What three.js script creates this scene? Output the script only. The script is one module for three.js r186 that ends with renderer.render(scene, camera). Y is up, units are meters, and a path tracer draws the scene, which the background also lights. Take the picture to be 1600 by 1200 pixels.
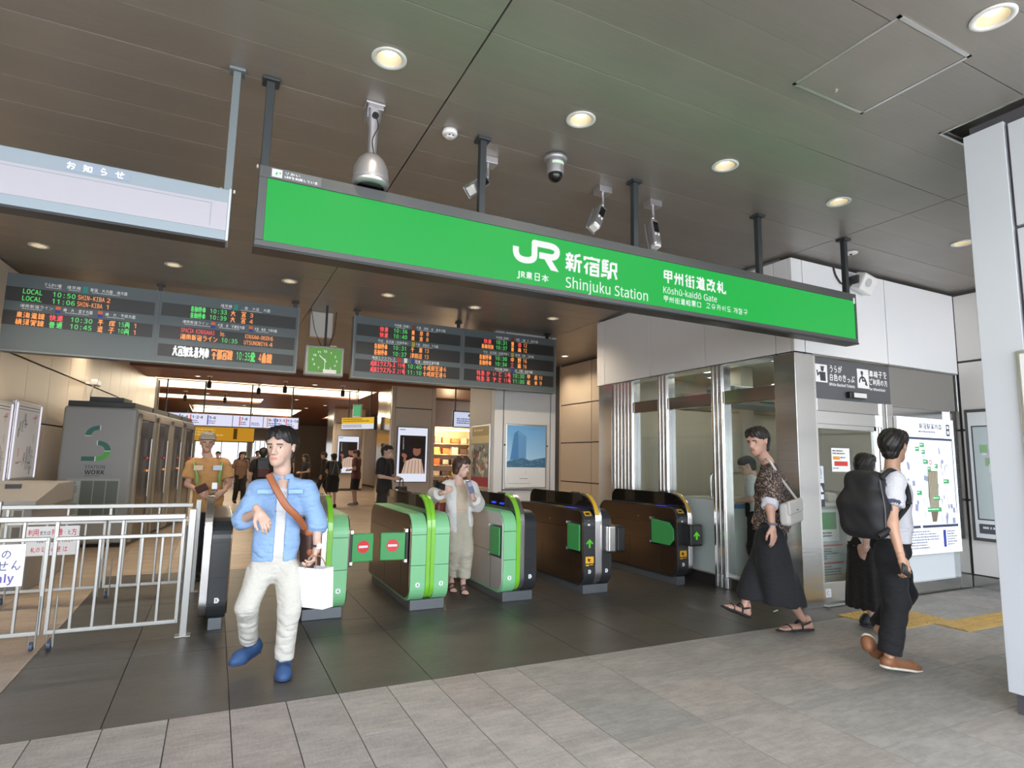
import * as THREE from 'three';
import { RoundedBoxGeometry } from 'three/addons/geometries/RoundedBoxGeometry.js';
import { mergeGeometries } from 'three/addons/utils/BufferGeometryUtils.js';
import { RectAreaLightUniformsLib } from 'three/addons/lights/RectAreaLightUniformsLib.js';

// ---------- camera, sky, exposure ----------
const scene = new THREE.Scene();
const EYE = new THREE.Vector3(0, 1.5, 0);
const FOCAL = 928.1; // pixels in the 1600 x 1200 frame
const camera = new THREE.PerspectiveCamera(2 * Math.atan(600 / FOCAL) * 180 / Math.PI, 4 / 3, 0.05, 200);
camera.rotation.order = 'YXZ';
camera.position.copy(EYE);
camera.rotation.set(0.128063, -0.45846, 0.0196172);
camera.updateMatrixWorld(true);
const renderer = new THREE.WebGLRenderer({ antialias: true });
renderer.toneMapping = THREE.LinearToneMapping;
renderer.toneMappingExposure = 1.06;
renderer.shadowMap.enabled = true;
RectAreaLightUniformsLib.init();
scene.background = new THREE.Color().setRGB(5.9, 6.4, 7.1); // even bright summer sky
const sun = new THREE.DirectionalLight(new THREE.Color().setRGB(1, 0.96, 0.9), 15); // high sun on the street behind the camera; the canopy keeps it off the picture
sun.name = 'sun'; sun.position.set(-6, 22, 10.5); sun.target.position.set(0, 0, 2); sun.castShadow = true; sun.shadow.mapSize.set(2048, 2048);
Object.assign(sun.shadow.camera, { left: -18, right: 18, top: 18, bottom: -18, near: 1, far: 60 });
scene.add(sun, sun.target);
const CEIL = 3.88;         // height of the outer ceiling
const OX = 5.66, OZ = -4.42; // corner of the ticket office
const WARM = new THREE.Color().setRGB(1, 0.82, 0.6);

// ---------- helpers ----------
let seed = 7;
const rnd = () => { seed = (seed * 1664525 + 1013904223) >>> 0; return seed / 4294967296; };
const V = (x, y, z) => new THREE.Vector3(x, y, z);
const ray = (px, py) => V((px - 800) / FOCAL, -(py - 600) / FOCAL, -1).applyQuaternion(camera.quaternion);
const atZ = (px, py, z) => { const d = ray(px, py); return EYE.clone().addScaledVector(d, z / d.z); };
const atX = (px, py, x) => { const d = ray(px, py); return EYE.clone().addScaledVector(d, x / d.x); };
const atY = (px, py, y = 0) => { const d = ray(px, py); return EYE.clone().addScaledVector(d, (y - EYE.y) / d.y); };
const used = {};
const numbered = (n) => { const k = used[n] = (used[n] ?? -1) + 1; return k ? n + '_' + String(k).padStart(3, '0') : n; };
const rgb = (r, g, b) => new THREE.Color().setRGB(r, g, b);
const S = (hex) => new THREE.Color(hex);
function mat(color, roughness = 0.6, metalness = 0, extra = {}) {
  return new THREE.MeshPhysicalMaterial({ color: color.isColor ? color : S(color), roughness, metalness, ...extra });
}
const glow = (color, k = 1, extra = {}) => new THREE.MeshStandardMaterial({ color: S('#111'), roughness: 0.5, emissive: color.isColor ? color : S(color), emissiveIntensity: k, ...extra });
function mesh(name, geo, m, parent) {
  const o = new THREE.Mesh(Array.isArray(geo) ? merge(geo) : geo, m);
  o.name = name; o.castShadow = o.receiveShadow = true;
  if (parent) parent.add(o);
  return o;
}
function merge(list) {
  const flat = list.map((g) => { const h = g.index ? g.toNonIndexed() : g; for (const k of Object.keys(h.attributes)) if (!['position', 'normal', 'uv'].includes(k)) h.deleteAttribute(k);
    if (!h.attributes.uv) h.setAttribute('uv', new THREE.BufferAttribute(new Float32Array(h.attributes.position.count * 2), 2)); return h; });
  return flat.length === 1 ? flat[0] : mergeGeometries(flat);
}
function tag(o, label, category, group) { o.userData.label = label; o.userData.category = category; if (group) o.userData.group = group; return o; }
function thing(name, label, category, pos = [0, 0, 0], turn = 0, group) {
  const o = new THREE.Group(); o.name = numbered(name); o.position.set(...pos); o.rotation.y = turn;
  tag(o, label, category, group); scene.add(o); return o;
}
function struct(name, geo, m) {
  const o = geo ? mesh(name, geo, m) : new THREE.Group(); o.name = name; o.userData.kind = 'structure'; scene.add(o); return o;
}
const bx = (w, h, d, x = 0, y = 0, z = 0) => new THREE.BoxGeometry(w, h, d).translate(x, y, z);
const span = (x0, x1, y0, y1, z0, z1) => { const g = bx(Math.abs(x1 - x0), Math.abs(y1 - y0), Math.abs(z1 - z0), (x0 + x1) / 2, (y0 + y1) / 2, (z0 + z1) / 2); return g; };
const rb = (w, h, d, x = 0, y = 0, z = 0, r = 0.01, s = 2) => new RoundedBoxGeometry(w, h, d, s, Math.min(r, w / 2.01, h / 2.01, d / 2.01)).translate(x, y, z);
const rspan = (x0, x1, y0, y1, z0, z1, r = 0.006, s = 1) => rb(Math.abs(x1 - x0), Math.abs(y1 - y0), Math.abs(z1 - z0), (x0 + x1) / 2, (y0 + y1) / 2, (z0 + z1) / 2, r, s);
const UPV = V(0, 1, 0);
function rod(a, b, r, r2 = r, seg = 12) {
  const d = b.clone().sub(a), g = new THREE.CylinderGeometry(r2, r, d.length(), seg);
  g.applyQuaternion(new THREE.Quaternion().setFromUnitVectors(UPV, d.clone().normalize()));
  return g.translate((a.x + b.x) / 2, (a.y + b.y) / 2, (a.z + b.z) / 2);
}
const tube = (pts, r, seg = 24, rad = 8, closed = false) => new THREE.TubeGeometry(new THREE.CatmullRomCurve3(pts, closed, 'catmullrom', 0.4), seg, r, rad, closed);
const disc = (r, h, x, y, z, seg = 32) => new THREE.CylinderGeometry(r, r, h, seg).translate(x, y, z);
function extrude(pts, depth, bevel = 0, curve = 6) {
  const s = !Array.isArray(pts) ? pts : new THREE.Shape(pts.map((p) => new THREE.Vector2(p[0], p[1])));
  return new THREE.ExtrudeGeometry(s, { depth: depth - 2 * bevel, bevelEnabled: bevel > 0, bevelSize: bevel, bevelThickness: bevel, bevelSegments: 1, curveSegments: curve }).translate(0, 0, bevel);
}
const lathe = (pts, seg = 32) => new THREE.LatheGeometry(pts.map((p) => new THREE.Vector2(p[0], p[1])), seg);
function planarUV(g, ax = 'x', ay = 'z', sx = 1, sy = 1, ox = 0, oy = 0) {
  const p = g.attributes.position, uv = new Float32Array(p.count * 2), f = { x: 'getX', y: 'getY', z: 'getZ' };
  for (let i = 0; i < p.count; i++) { uv[2 * i] = p[f[ax]](i) * sx + ox; uv[2 * i + 1] = p[f[ay]](i) * sy + oy; }
  g.setAttribute('uv', new THREE.BufferAttribute(uv, 2)); return g;
}
function boxUV(g) { // metres on every face, by the way it points
  const p = g.attributes.position, n = g.attributes.normal, uv = new Float32Array(p.count * 2);
  for (let i = 0; i < p.count; i++) {
    const ax = Math.abs(n.getX(i)), ay = Math.abs(n.getY(i)), az = Math.abs(n.getZ(i));
    const [u, v] = ay >= ax && ay >= az ? [p.getX(i), p.getZ(i)] : ax >= az ? [p.getZ(i), p.getY(i)] : [p.getX(i), p.getY(i)];
    uv[2 * i] = u; uv[2 * i + 1] = v;
  }
  g.setAttribute('uv', new THREE.BufferAttribute(uv, 2)); return g;
}
// an upright picture plate facing +z, uv 0..1 across its front
function plate(w, h, t = 0.006) {
  const g = bx(w, h, t), p = g.attributes.position, uv = g.attributes.uv;
  for (let i = 0; i < p.count; i++) uv.setXY(i, p.getX(i) / w + 0.5, p.getY(i) / h + 0.5);
  return g;
}
function canvasTex(w, h, draw) {
  const c = document.createElement('canvas'); c.width = w; c.height = h;
  const g = c.getContext('2d'); draw(g, w, h);
  const t = new THREE.CanvasTexture(c); t.colorSpace = THREE.SRGBColorSpace; t.magFilter = THREE.LinearFilter; t.anisotropy = 8; return t;
}
// tiling value noise as a texture
function noiseTex(n, fn, srgb = true) {
  const d = new Uint8Array(n * n * 4);
  for (let y = 0; y < n; y++) for (let x = 0; x < n; x++) { const c = fn(x / n, y / n, x, y), o = (y * n + x) * 4; for (let k = 0; k < 3; k++) d[o + k] = Math.max(0, Math.min(255, (c.length ? c[k] : c) * 255)); d[o + 3] = 255; }
  const t = new THREE.DataTexture(d, n, n); t.magFilter = THREE.LinearFilter; t.wrapS = t.wrapT = THREE.RepeatWrapping; if (srgb) t.colorSpace = THREE.SRGBColorSpace; t.needsUpdate = true; return t;
}
const hash = (x, y, s) => { let h = (x * 374761393 + y * 668265263 + s * 1274126177) | 0; h = Math.imul(h ^ (h >>> 13), 1274126177); return ((h ^ (h >>> 16)) >>> 0) / 4294967296; };
function vnoise(u, v, nx, ny, s) { // periodic value noise
  const x = u * nx, y = v * ny, xi = Math.floor(x), yi = Math.floor(y), fx = x - xi, fy = y - yi, sx = fx * fx * (3 - 2 * fx), sy = fy * fy * (3 - 2 * fy);
  const h = (a, b) => hash(((a % nx) + nx) % nx, ((b % ny) + ny) % ny, s);
  return (h(xi, yi) * (1 - sx) + h(xi + 1, yi) * sx) * (1 - sy) + (h(xi, yi + 1) * (1 - sx) + h(xi + 1, yi + 1) * sx) * sy;
}
function withSize(g, u, v) { const uv = g.attributes.uv; for (let i = 0; i < uv.count; i++) uv.setXY(i, uv.getX(i) * u, uv.getY(i) * v); return g; }
// ---------- shared materials ----------
const brushed = noiseTex(256, (u, v) => 0.42 + 0.2 * vnoise(u, v, 4, 128, 3) + 0.12 * vnoise(u, v, 9, 256, 4), false);
const M = {
  steel: mat(rgb(0.62, 0.62, 0.61), 0.28, 0.95, { roughnessMap: brushed }),
  steelBright: mat(rgb(0.78, 0.78, 0.77), 0.22, 0.95),
  alu: mat(rgb(0.7, 0.7, 0.69), 0.32, 0.9),
  darkPole: mat(rgb(0.035, 0.042, 0.046), 0.42, 0.2),
  greyPole: mat(rgb(0.16, 0.19, 0.2), 0.45, 0.3),
  signFrame: mat(rgb(0.075, 0.08, 0.08), 0.45, 0.2),
  black: mat(rgb(0.012, 0.012, 0.013), 0.35),
  blackGloss: mat(rgb(0.008, 0.008, 0.008), 0.12),
  rubber: mat(rgb(0.03, 0.03, 0.032), 0.75),
  white: mat(rgb(0.78, 0.78, 0.77), 0.4),
  joint: mat(rgb(0.085, 0.08, 0.09), 0.75),
  enamel: mat(rgb(0.80, 0.81, 0.83), 0.42),
  enamelCool: mat(rgb(0.57, 0.60, 0.65), 0.42),
  beige: mat(rgb(0.64, 0.54, 0.43), 0.42),
  greyBox: mat(rgb(0.34, 0.38, 0.37), 0.45),
};
// ---------- floor ----------
const stoneTex = noiseTex(512, (u, v) => { const f = 0.5 * vnoise(u, v, 150, 150, 1) + 0.5 * vnoise(u, v, 256, 40, 2), c = vnoise(u, v, 5, 9, 8), st = vnoise(u, v, 14, 60, 5); const k = 0.93 + 0.12 * (f - 0.5) + 0.1 * (c - 0.5) + 0.09 * (st - 0.5); return [k, k, k]; });
const stoneBump = noiseTex(256, (u, v) => 0.5 * vnoise(u, v, 128, 128, 11) + 0.5 * vnoise(u, v, 40, 40, 12), false);
const tileMat = (c, r, bump = 0.0006) => mat(c, r, 0, { map: stoneTex, bumpMap: stoneBump, bumpScale: bump, specularIntensity: 0.9 });
const LIGHT_TILES = [rgb(0.43, 0.405, 0.38), rgb(0.46, 0.435, 0.405), rgb(0.44, 0.40, 0.375), rgb(0.42, 0.40, 0.38)].map((c) => tileMat(c, 0.62, 0.001));
const GREY_TILES = [rgb(0.37, 0.36, 0.335), rgb(0.34, 0.335, 0.315), rgb(0.39, 0.365, 0.335)].map((c) => tileMat(c, 0.58, 0.001));
const DARK_TILES = [rgb(0.088, 0.08, 0.068), rgb(0.094, 0.085, 0.073), rgb(0.084, 0.078, 0.068)].map((c) => tileMat(c, 0.4, 0.0004));
const WARM_TILES = [rgb(0.46, 0.37, 0.28), rgb(0.5, 0.41, 0.32), rgb(0.43, 0.34, 0.26)].map((c) => tileMat(c, 0.42, 0.0004));
const floor = struct('floor');
mesh('subfloor', span(-22, 16, -0.12, -0.012, 18, -46), mat(rgb(0.17, 0.16, 0.15), 0.9), floor);
const tileGeo = {};
function tile(name, x0, x1, z0, z1, list, gap = 0.005) {
  const w = Math.abs(x1 - x0) - gap, d = Math.abs(z1 - z0) - gap; if (w < 0.02 || d < 0.02) return;
  const v = Math.floor(rnd() * 3), key = w.toFixed(3) + '_' + d.toFixed(3) + '_' + v;
  if (!tileGeo[key]) { const g = boxUV(bx(w, 0.02, d)); const uv = g.attributes.uv; for (let i = 0; i < uv.count; i++) uv.setXY(i, uv.getX(i) * 0.9 + v * 0.37, uv.getY(i) * 0.9 + v * 0.21); tileGeo[key] = g; }
  const o = mesh(name, tileGeo[key], list[Math.floor(rnd() * list.length)], floor); o.position.set((x0 + x1) / 2, -0.01, (z0 + z1) / 2); return o;
}
const ZB = -4.085; // front edge of the dark band
// narrow light planks in front of the dark band
const stagger = { 0: -2.95, 1: -3.05, 2: -2.6, 3: -3.44, 4: -2.55, 5: -3.43, 6: -2.79 };
for (let k = -9; k < 7; k++) {
  const x0 = -0.125 + 0.3145 * k, x1 = x0 + 0.3145; let z = ZB; const s = stagger[k] ?? (-2.4 - rnd() * 1.2);
  for (const zz of [s, s + 1.26, s + 2.52]) { if (zz > z + 0.05) { tile('paving_stone', x0, x1, z, Math.min(zz, 0.6), LIGHT_TILES, 0.006); z = Math.min(zz, 0.6); } if (z >= 0.6) break; }
}
const XR = -0.125 + 0.3145 * 7; // long joint, square slabs to its right
for (let i = 0; i < 11; i++) {
  const x0 = XR + 0.625 * i, x1 = Math.min(x0 + 0.625, 8.86);
  if (x0 < OX + 0.3) tile('paving_slab', x0, x1, ZB, -3.41, GREY_TILES, 0.005); else tile('paving_slab', x0, x1, OZ + 0.02, -3.41, GREY_TILES, 0.005);
  for (let j = 0; j < 6; j++) tile('paving_slab', x0, x1, -3.41 + 0.62 * j, -3.41 + 0.62 * (j + 1), GREY_TILES, 0.005);
}
for (const [a, b, c, d] of [[-22, -0.125 - 0.3145 * 9, ZB, 0.62], [-22, 16, 0.62, 18], [-22, -3.2, -4.9, ZB], [8.86, 16, -5, 0.62]]) mesh('paving_field', boxUV(span(a, b, -0.02, 0, c, d)), LIGHT_TILES[0], floor);
// dark band through the gates
const dx = [-1.085, -0.45, 0.19, 0.815, 1.45, 2.73, 3.36, 3.99, 4.62, 5.25, 5.95], dz = [ZB, -5.37, -5.83, -7.1, -8.3, -8.9];
for (let i = 0; i + 1 < dx.length; i++) for (let j = 0; j + 1 < dz.length; j++) tile('dark_tile', dx[i], dx[i + 1], dz[j], dz[j + 1], DARK_TILES, 0.006);
tile('dark_tile', XR + 0.02 + 3.75, OX + 0.3, OZ, ZB, DARK_TILES);
// warm tiles inside and to the left of the band
for (let i = 0; i < 4; i++) for (let j = 0; j < 4; j++) tile('warm_tile', -1.085 - 0.635 * i, -1.085 - 0.635 * (i + 1), ZB - 1.27 * j, ZB - 1.27 * (j + 1) + (j === 3 ? 0.27 : 0), WARM_TILES, 0.005);
for (let i = -3; i < 12; i++) for (let j = 0; j < 12; j++) tile('warm_tile', -1.085 + 0.635 * i, -1.085 + 0.635 * (i + 1), -8.9 - 1.27 * j, -8.9 - 1.27 * (j + 1), WARM_TILES, 0.005);
mesh('warm_floor_field', boxUV(span(-14, -3, -0.02, 0, -24.15, -4.9)), WARM_TILES[1], floor);
mesh('warm_floor_field', boxUV(span(-14, 12, -0.02, 0, -24.15, -46)), WARM_TILES[1], floor);
mesh('warm_floor_field', boxUV(span(6.54, 12, -0.02, 0, -8.7, -24.15)), WARM_TILES[1], floor);
mesh('office_floor', boxUV(span(OX + 0.3, 8.9, -0.02, 0.005, OZ - 0.05, -8.7)), mat(rgb(0.2, 0.18, 0.14), 0.5), floor);
// yellow tactile paving beside the office door
const tactYellow = mat(rgb(0.62, 0.40, 0.1), 0.55, 0, { map: stoneTex });
{
  const dot = new THREE.CylinderGeometry(0.012, 0.018, 0.008, 8), bar = (l) => rb(l, 0.006, 0.02, 0, 0, 0, 0.004, 1);
  const block = (x, z, kind) => {
    const b = mesh('tactile_tile', bx(0.296, 0.014, 0.296), tactYellow, floor); b.position.set(x, 0, z);
    const g = [];
    if (kind === 'dot') for (let i = 0; i < 5; i++) for (let j = 0; j < 5; j++) g.push(dot.clone().translate((i - 2) * 0.058, 0.010, (j - 2) * 0.058));
    else for (let j = 0; j < 4; j++) g.push(bar(0.28).translate(0, 0.009, (j - 1.5) * 0.072));
    mesh('raised_pattern', g, tactYellow, b);
  };
  for (let i = 0; i < 3; i++) for (let j = 0; j < 2; j++) block(5.95 + 0.3 * i, -4.02 + 0.3 * j, 'dot');
  for (let i = 0; i < 7; i++) block(6.55 + 0.3 * i, -3.42, 'bar');
}
// ---------- ceiling ----------
const ceilTex = noiseTex(256, (u, v) => { const k = 0.95 + 0.022 * (vnoise(u, v, 6, 128, 21) - 0.5) + 0.05 * (vnoise(u, v, 3, 3, 22) - 0.5); return [k, k, k]; });
const CEIL_MATS = [rgb(0.34, 0.315, 0.285), rgb(0.352, 0.327, 0.296), rgb(0.332, 0.308, 0.28)].map((c) => mat(c, 0.4, 0.5, { map: ceilTex }));
const ceiling = struct('ceiling');
const DOWNLIGHTS = [[3.52, -1.46], ...[0.76, 2.12, 3.49, 4.88].map((x) => [x, -3.29]), [6.93, -3.32], ...[-2.02, -0.65, 0.74, 2.11, 3.49, 4.91].map((x) => [x, -8.45]), ...[-1.95, -0.65, 0.74, 2.12, 3.49, 4.9].map((x) => [x, -13.08])], HOLE = 0.078;
mesh('ceiling_slab', span(-18, 13, CEIL + 0.18, CEIL + 0.4, 2.3, -17.6), mat(rgb(0.34, 0.33, 0.31), 0.9), ceiling);
{
  const xs = [-7.75, -3.27, 1.21, 5.69, 8.95], geo = {};
  for (let i = 0; i < 4; i++) {
    let z = 0.42;
    for (let r = 0; z > -17.4; r++) {
      const d = 0.3585, z1 = z - d;
      const major = (r + 1) % 3 === 0, gap = major ? 0.006 : 0.001;
      const w = xs[i + 1] - xs[i] - 0.01, key = w.toFixed(2) + (major ? 'a' : 'b');
      if (!(i === 3 && z1 < OZ - 0.3)) {
        geo[key] ??= boxUV(rb(w, 0.03, d - gap, 0, 0, 0, 0.0016, 1));
        const pc = [(xs[i] + xs[i + 1]) / 2, (z + z1) / 2 + (major ? 0.002 : 0)], holes = DOWNLIGHTS.filter(([hx, hz]) => hx > xs[i] && hx < xs[i + 1] && hz < z && hz > z1);
        let pg = geo[key];
        if (i === 2 && z > -2.21) { // cut back round the column head
          const x1 = 4.475 - pc[0], n = z1 < -2.21 ? -2.215 - pc[1] : -(d - gap) / 2, w2 = w / 2, h2 = (d - gap) / 2;
          const pts = z1 < -2.21 ? [[-w2, -h2], [x1, -h2], [x1, -n], [w2, -n], [w2, h2], [-w2, h2]] : [[-w2, -h2], [x1, -h2], [x1, h2], [-w2, h2]];
          const sh = new THREE.Shape(pts.map((q) => new THREE.Vector2(...q)));
          for (const [hx, hz] of holes) { const c = new THREE.Path(); c.absarc(hx - pc[0], -(hz - pc[1]), HOLE, 0, Math.PI * 2, true); sh.holes.push(c); }
          pg = boxUV(extrude(sh, 0.03, 0, 24).translate(0, 0, -0.015).rotateX(-Math.PI / 2));
        } else
        if (holes.length) {
          const sh = new THREE.Shape([[-w / 2, -(d - gap) / 2], [w / 2, -(d - gap) / 2], [w / 2, (d - gap) / 2], [-w / 2, (d - gap) / 2]].map((q) => new THREE.Vector2(...q)));
          for (const [hx, hz] of holes) { const c = new THREE.Path(); c.absarc(hx - pc[0], -(hz - pc[1]), HOLE, 0, Math.PI * 2, true); sh.holes.push(c); }
          pg = boxUV(extrude(sh, 0.03, 0, 24).translate(0, 0, -0.015).rotateX(-Math.PI / 2));
        }
        const p = mesh('ceiling_panel', pg, CEIL_MATS[(r * 7 + i * 3 + Math.floor(r / 3)) % 3], ceiling);
        p.position.set(pc[0], CEIL + 0.015, pc[1]);
      }
      z = z1;
    }
  }
  mesh('ceiling_field', boxUV(span(5.69, 9.5, CEIL, CEIL + 0.03, -8.3, -17.4)), CEIL_MATS[0], ceiling);
  mesh('ceiling_field', boxUV(span(-18, -7.76, CEIL, CEIL + 0.03, 0.42, -17.4)), CEIL_MATS[1], ceiling);
  mesh('ceiling_field', boxUV(span(-18, 13, CEIL, CEIL + 0.03, 0.425, 2.2)), CEIL_MATS[2], ceiling);
  mesh('ceiling_field', boxUV(span(8.96, 13, CEIL, CEIL + 0.03, 0.42, -8.3)), CEIL_MATS[2], ceiling);
  // inspection hatch with its slim frame
  const h = mesh('access_hatch', [span(3.10, 3.73, CEIL - 0.004, CEIL + 0.002, -1.70, -2.31)], CEIL_MATS[1], ceiling);
  h.userData.label = 'square inspection hatch flush with the panels';
  const fr = []; for (const [a, b, c, d] of [[3.075, 3.095, -1.675, -2.335], [3.735, 3.755, -1.675, -2.335], [3.075, 3.755, -1.675, -1.695], [3.075, 3.755, -2.315, -2.335]]) fr.push(span(a, b, CEIL - 0.006, CEIL + 0.002, c, d));
  mesh('hatch_frame', fr, M.alu, h);
  mesh('hatch_lock', disc(0.012, 0.006, 3.37, CEIL - 0.007, -2.25, 12), M.steelBright, h);
}
mesh('ceiling_edge', span(-18, 13, CEIL - 0.02, CEIL + 0.4, 2.2, 2.3), M.alu, ceiling);
// ---------- walls, near column, ticket office shell ----------
const panel = (parent, x0, x1, y0, y1, z0, z1, m, name = 'wall_panel') => mesh(name, rspan(x0, x1, y0, y1, z0, z1, 0.004, 1), m, parent);
const enamelWarm = mat(rgb(0.80, 0.78, 0.75), 0.4);
{ // near column on the right with enamel panels and dark joints
  const col = struct('wall_column');
  const X0 = 4.56, X1 = 6.1, Z0 = -2.13, Z1 = -0.6;
  mesh('column_core', span(X0 + 0.03, X1 - 0.03, 0, CEIL, Z0 + 0.03, Z1), M.joint, col);
  mesh('column_base', rspan(X0 + 0.035, X1, 0, 0.115, Z0 + 0.035, Z1, 0.005), mat(rgb(0.3, 0.3, 0.29), 0.4, 0.3), col);
  const ys = [0.125, 1.3, 2.24, 3.08, CEIL - 0.07];
  // left face: narrow corner strip and one wide panel, front face the same
  for (let i = 0; i < 1; i++) panel(col, X0, X0 + 0.34, 0.125, CEIL - 0.06, Z0, Z0 + 0.24, M.enamelCool, 'corner_panel');
  for (let i = 0; i + 1 < ys.length; i++) {
    panel(col, X0, X0 + 0.05, ys[i], ys[i + 1] - 0.022, Z0 + 0.262, Z1, M.enamelCool);
    panel(col, X0 + 0.362, X1, ys[i], ys[i + 1] - 0.022, Z0, Z0 + 0.05, M.enamelCool);
  }
  // ceiling cut-out trim round the column head
  mesh('ceiling_trim', [span(X0 - 0.1, X0 - 0.085, CEIL - 0.012, CEIL + 0.01, Z0 - 0.1, Z1), span(X0 - 0.1, X1, CEIL - 0.012, CEIL + 0.01, Z0 - 0.1, Z0 - 0.085)], M.alu, col);
  // framed notice on its left face, at the edge of the view
  const n = thing('framed_notice', 'slim white notice in a rounded metal frame on the near column', 'notice', [X0 - 0.012, 1.6, -1.62], -Math.PI / 2);
  mesh('frame', rb(0.62, 1.32, 0.03, 0, 0, 0, 0.014, 3), M.alu, n);
  mesh('sheet', bx(0.57, 1.27, 0.004, 0, 0, 0.0155), M.white, n);
}
// wall to the right of the map panel, returning towards the street
{
  const w = struct('wall_right'); const X = 8.86;
  mesh('wall_core', span(X + 0.03, X + 0.2, 0, CEIL, OZ - 0.2, 0.4), M.joint, w);
  const ys = [0.17, 1.12, 2.03, 2.94, CEIL - 0.02], zs = [OZ, -3.45, -2.45, -1.45, -0.45, 0.4];
  for (let j = 0; j + 1 < zs.length; j++) for (let i = 0; i + 1 < ys.length; i++) panel(w, X, X + 0.05, ys[i], ys[i + 1] - 0.03, zs[j] + 0.008, zs[j + 1], enamelWarm);
  mesh('kick_plate', span(X + 0.005, X + 0.05, 0, 0.15, OZ, 0.4), M.steel, w);
}
// ---------- ticket office: front (door and map) and side (windows) ----------
const office = struct('wall_office');
const SOFF = 2.755;
{
  const g = M.enamel;
  mesh('fascia_core', [span(OX + 0.03, 8.86, SOFF + 0.01, CEIL - 0.05, OZ - 0.03, OZ - 0.2), span(OX + 0.03, OX + 0.2, SOFF + 0.01, CEIL - 0.05, OZ - 0.03, -8.2)], M.joint, office);
  mesh('head_channel', [span(OX + 0.14, 8.86, CEIL - 0.04, CEIL, OZ - 0.14, OZ - 0.2), span(OX + 0.14, OX + 0.2, CEIL - 0.04, CEIL, OZ - 0.14, -8.2)], M.greyBox, office);
  for (const [a, b] of [[OX, 5.835], [5.847, 7.345], [7.357, 8.86]]) panel(office, a, b, SOFF, CEIL - 0.04, OZ - 0.04, OZ, M.enamel, 'fascia_panel');
  for (const [a, b] of [[OZ - 0.045, -4.66], [-4.672, -5.76], [-5.772, -6.88], [-6.892, -8.02], [-8.032, -8.2]]) panel(office, OX, OX + 0.04, SOFF, CEIL - 0.04, a, b, g, 'fascia_panel');
  panel(office, OX, 6.2, SOFF, CEIL - 0.04, -8.2, -8.24, g, 'fascia_panel');
  // soffit underside
  mesh('soffit', [span(OX, 8.86, SOFF, SOFF + 0.012, OZ, OZ - 0.3), span(OX, OX + 0.3, SOFF, SOFF + 0.012, OZ, -8.24)], M.steel, office);
  // steel corner jamb
  mesh('corner_jamb', [boxUV(rspan(OX + 0.02, 5.99, 0, SOFF, OZ - 0.02, OZ - 0.3, 0.004))], M.steel, office);
  mesh('door_jamb', [rspan(5.995, 6.035, 0, SOFF, OZ - 0.03, OZ - 0.13, 0.004)], M.steelBright, office);
  // window kerb along the side
  mesh('window_kerb', [span(OX + 0.05, OX + 0.2, 0, 0.135, -4.72, -8.0), ], mat(rgb(0.06, 0.05, 0.045), 0.4, 0.4), office);
  mesh('window_sill', rspan(OX + 0.02, OX + 0.2, 0.135, 0.155, -4.72, -8.0), M.alu, office);
  // transom band
  mesh('transom', boxUV(rspan(OX + 0.03, OX + 0.13, 2.255, 2.42, -4.72, -7.75)), mat(rgb(0.34, 0.3, 0.27), 0.22, 0.9, { roughnessMap: brushed }), office);
  // mullions: ribbed steel posts
  const ribs = (z, w, n, y0 = 0, y1 = SOFF) => { const gs = [span(OX + 0.03, OX + 0.15, y0, y1, z, z - w)]; const p = w / n; for (let i = 0; i < n; i++) gs.push(rspan(OX, OX + 0.05, y0, y1, z - p * (i + 0.14), z - p * (i + 0.86), 0.012, 2)); return gs; };
  for (const [z, w, n] of [[-5.49, 0.2, 3], [-6.52, 0.21, 3], [-7.3, 0.52, 6]]) mesh('window_mullion', ribs(z, w, n), M.steelBright, office);
  mesh('end_jamb', boxUV(rspan(OX + 0.01, 6.1, 0, SOFF, -7.84, -8.2, 0.004)), M.steel, office);
  // glazing
  const glass = mat(rgb(0.93, 0.96, 0.95), 0.03, 0, { transmission: 1, thickness: 0, ior: 1.5 });
  M.glass = glass;
  [[-4.72, -5.49], [-5.69, -6.52], [-6.73, -7.3]].forEach(([a, b], i) => {
    const w = struct('window_' + (i + 1));
    mesh('upper_pane', span(OX + 0.085, OX + 0.091, 2.42, SOFF, a, b), glass, w);
    mesh('pane', span(OX + 0.085, OX + 0.091, i ? 1.05 : 0.155, 2.255, a, b), glass, w);
    if (i) mesh('frosted_pane', span(OX + 0.08, OX + 0.09, 0.155, 1.05, a, b), mat(rgb(0.62, 0.7, 0.69), 0.5, 0, { transmission: 0.25 }), w);
  });
  // inside of the office
  const inner = mat(rgb(0.66, 0.62, 0.52), 0.6);
  mesh('inner_wall', span(OX + 0.3, 9.1, 0, 3.0, -8.2, -8.35), inner, office);
  mesh('inner_wall', span(9.0, 9.15, 0, 3.0, OZ - 0.2, -8.3), inner, office);
  mesh('inner_wall', span(7.2, 9.0, 0, 2.5, -6.6, -6.7), mat(rgb(0.74, 0.69, 0.58), 0.6), office);
  mesh('inner_ceiling', span(OX + 0.2, 9.1, 2.98, 3.05, OZ - 0.18, -8.3), mat(rgb(0.6, 0.58, 0.5), 0.7), office);
  mesh('inner_beam', span(OX + 0.3, 9.0, 2.28, 2.5, -6.5, -6.7), mat(rgb(0.42, 0.38, 0.28), 0.7), office);
  mesh('inner_pilaster', rspan(7.05, 7.3, 0, 2.98, -6.45, -6.75), inner, office);
  mesh('inner_pilaster', rspan(6.65, 6.78, 0, 2.35, -7.6, -7.75), M.steel, office);
}
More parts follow.
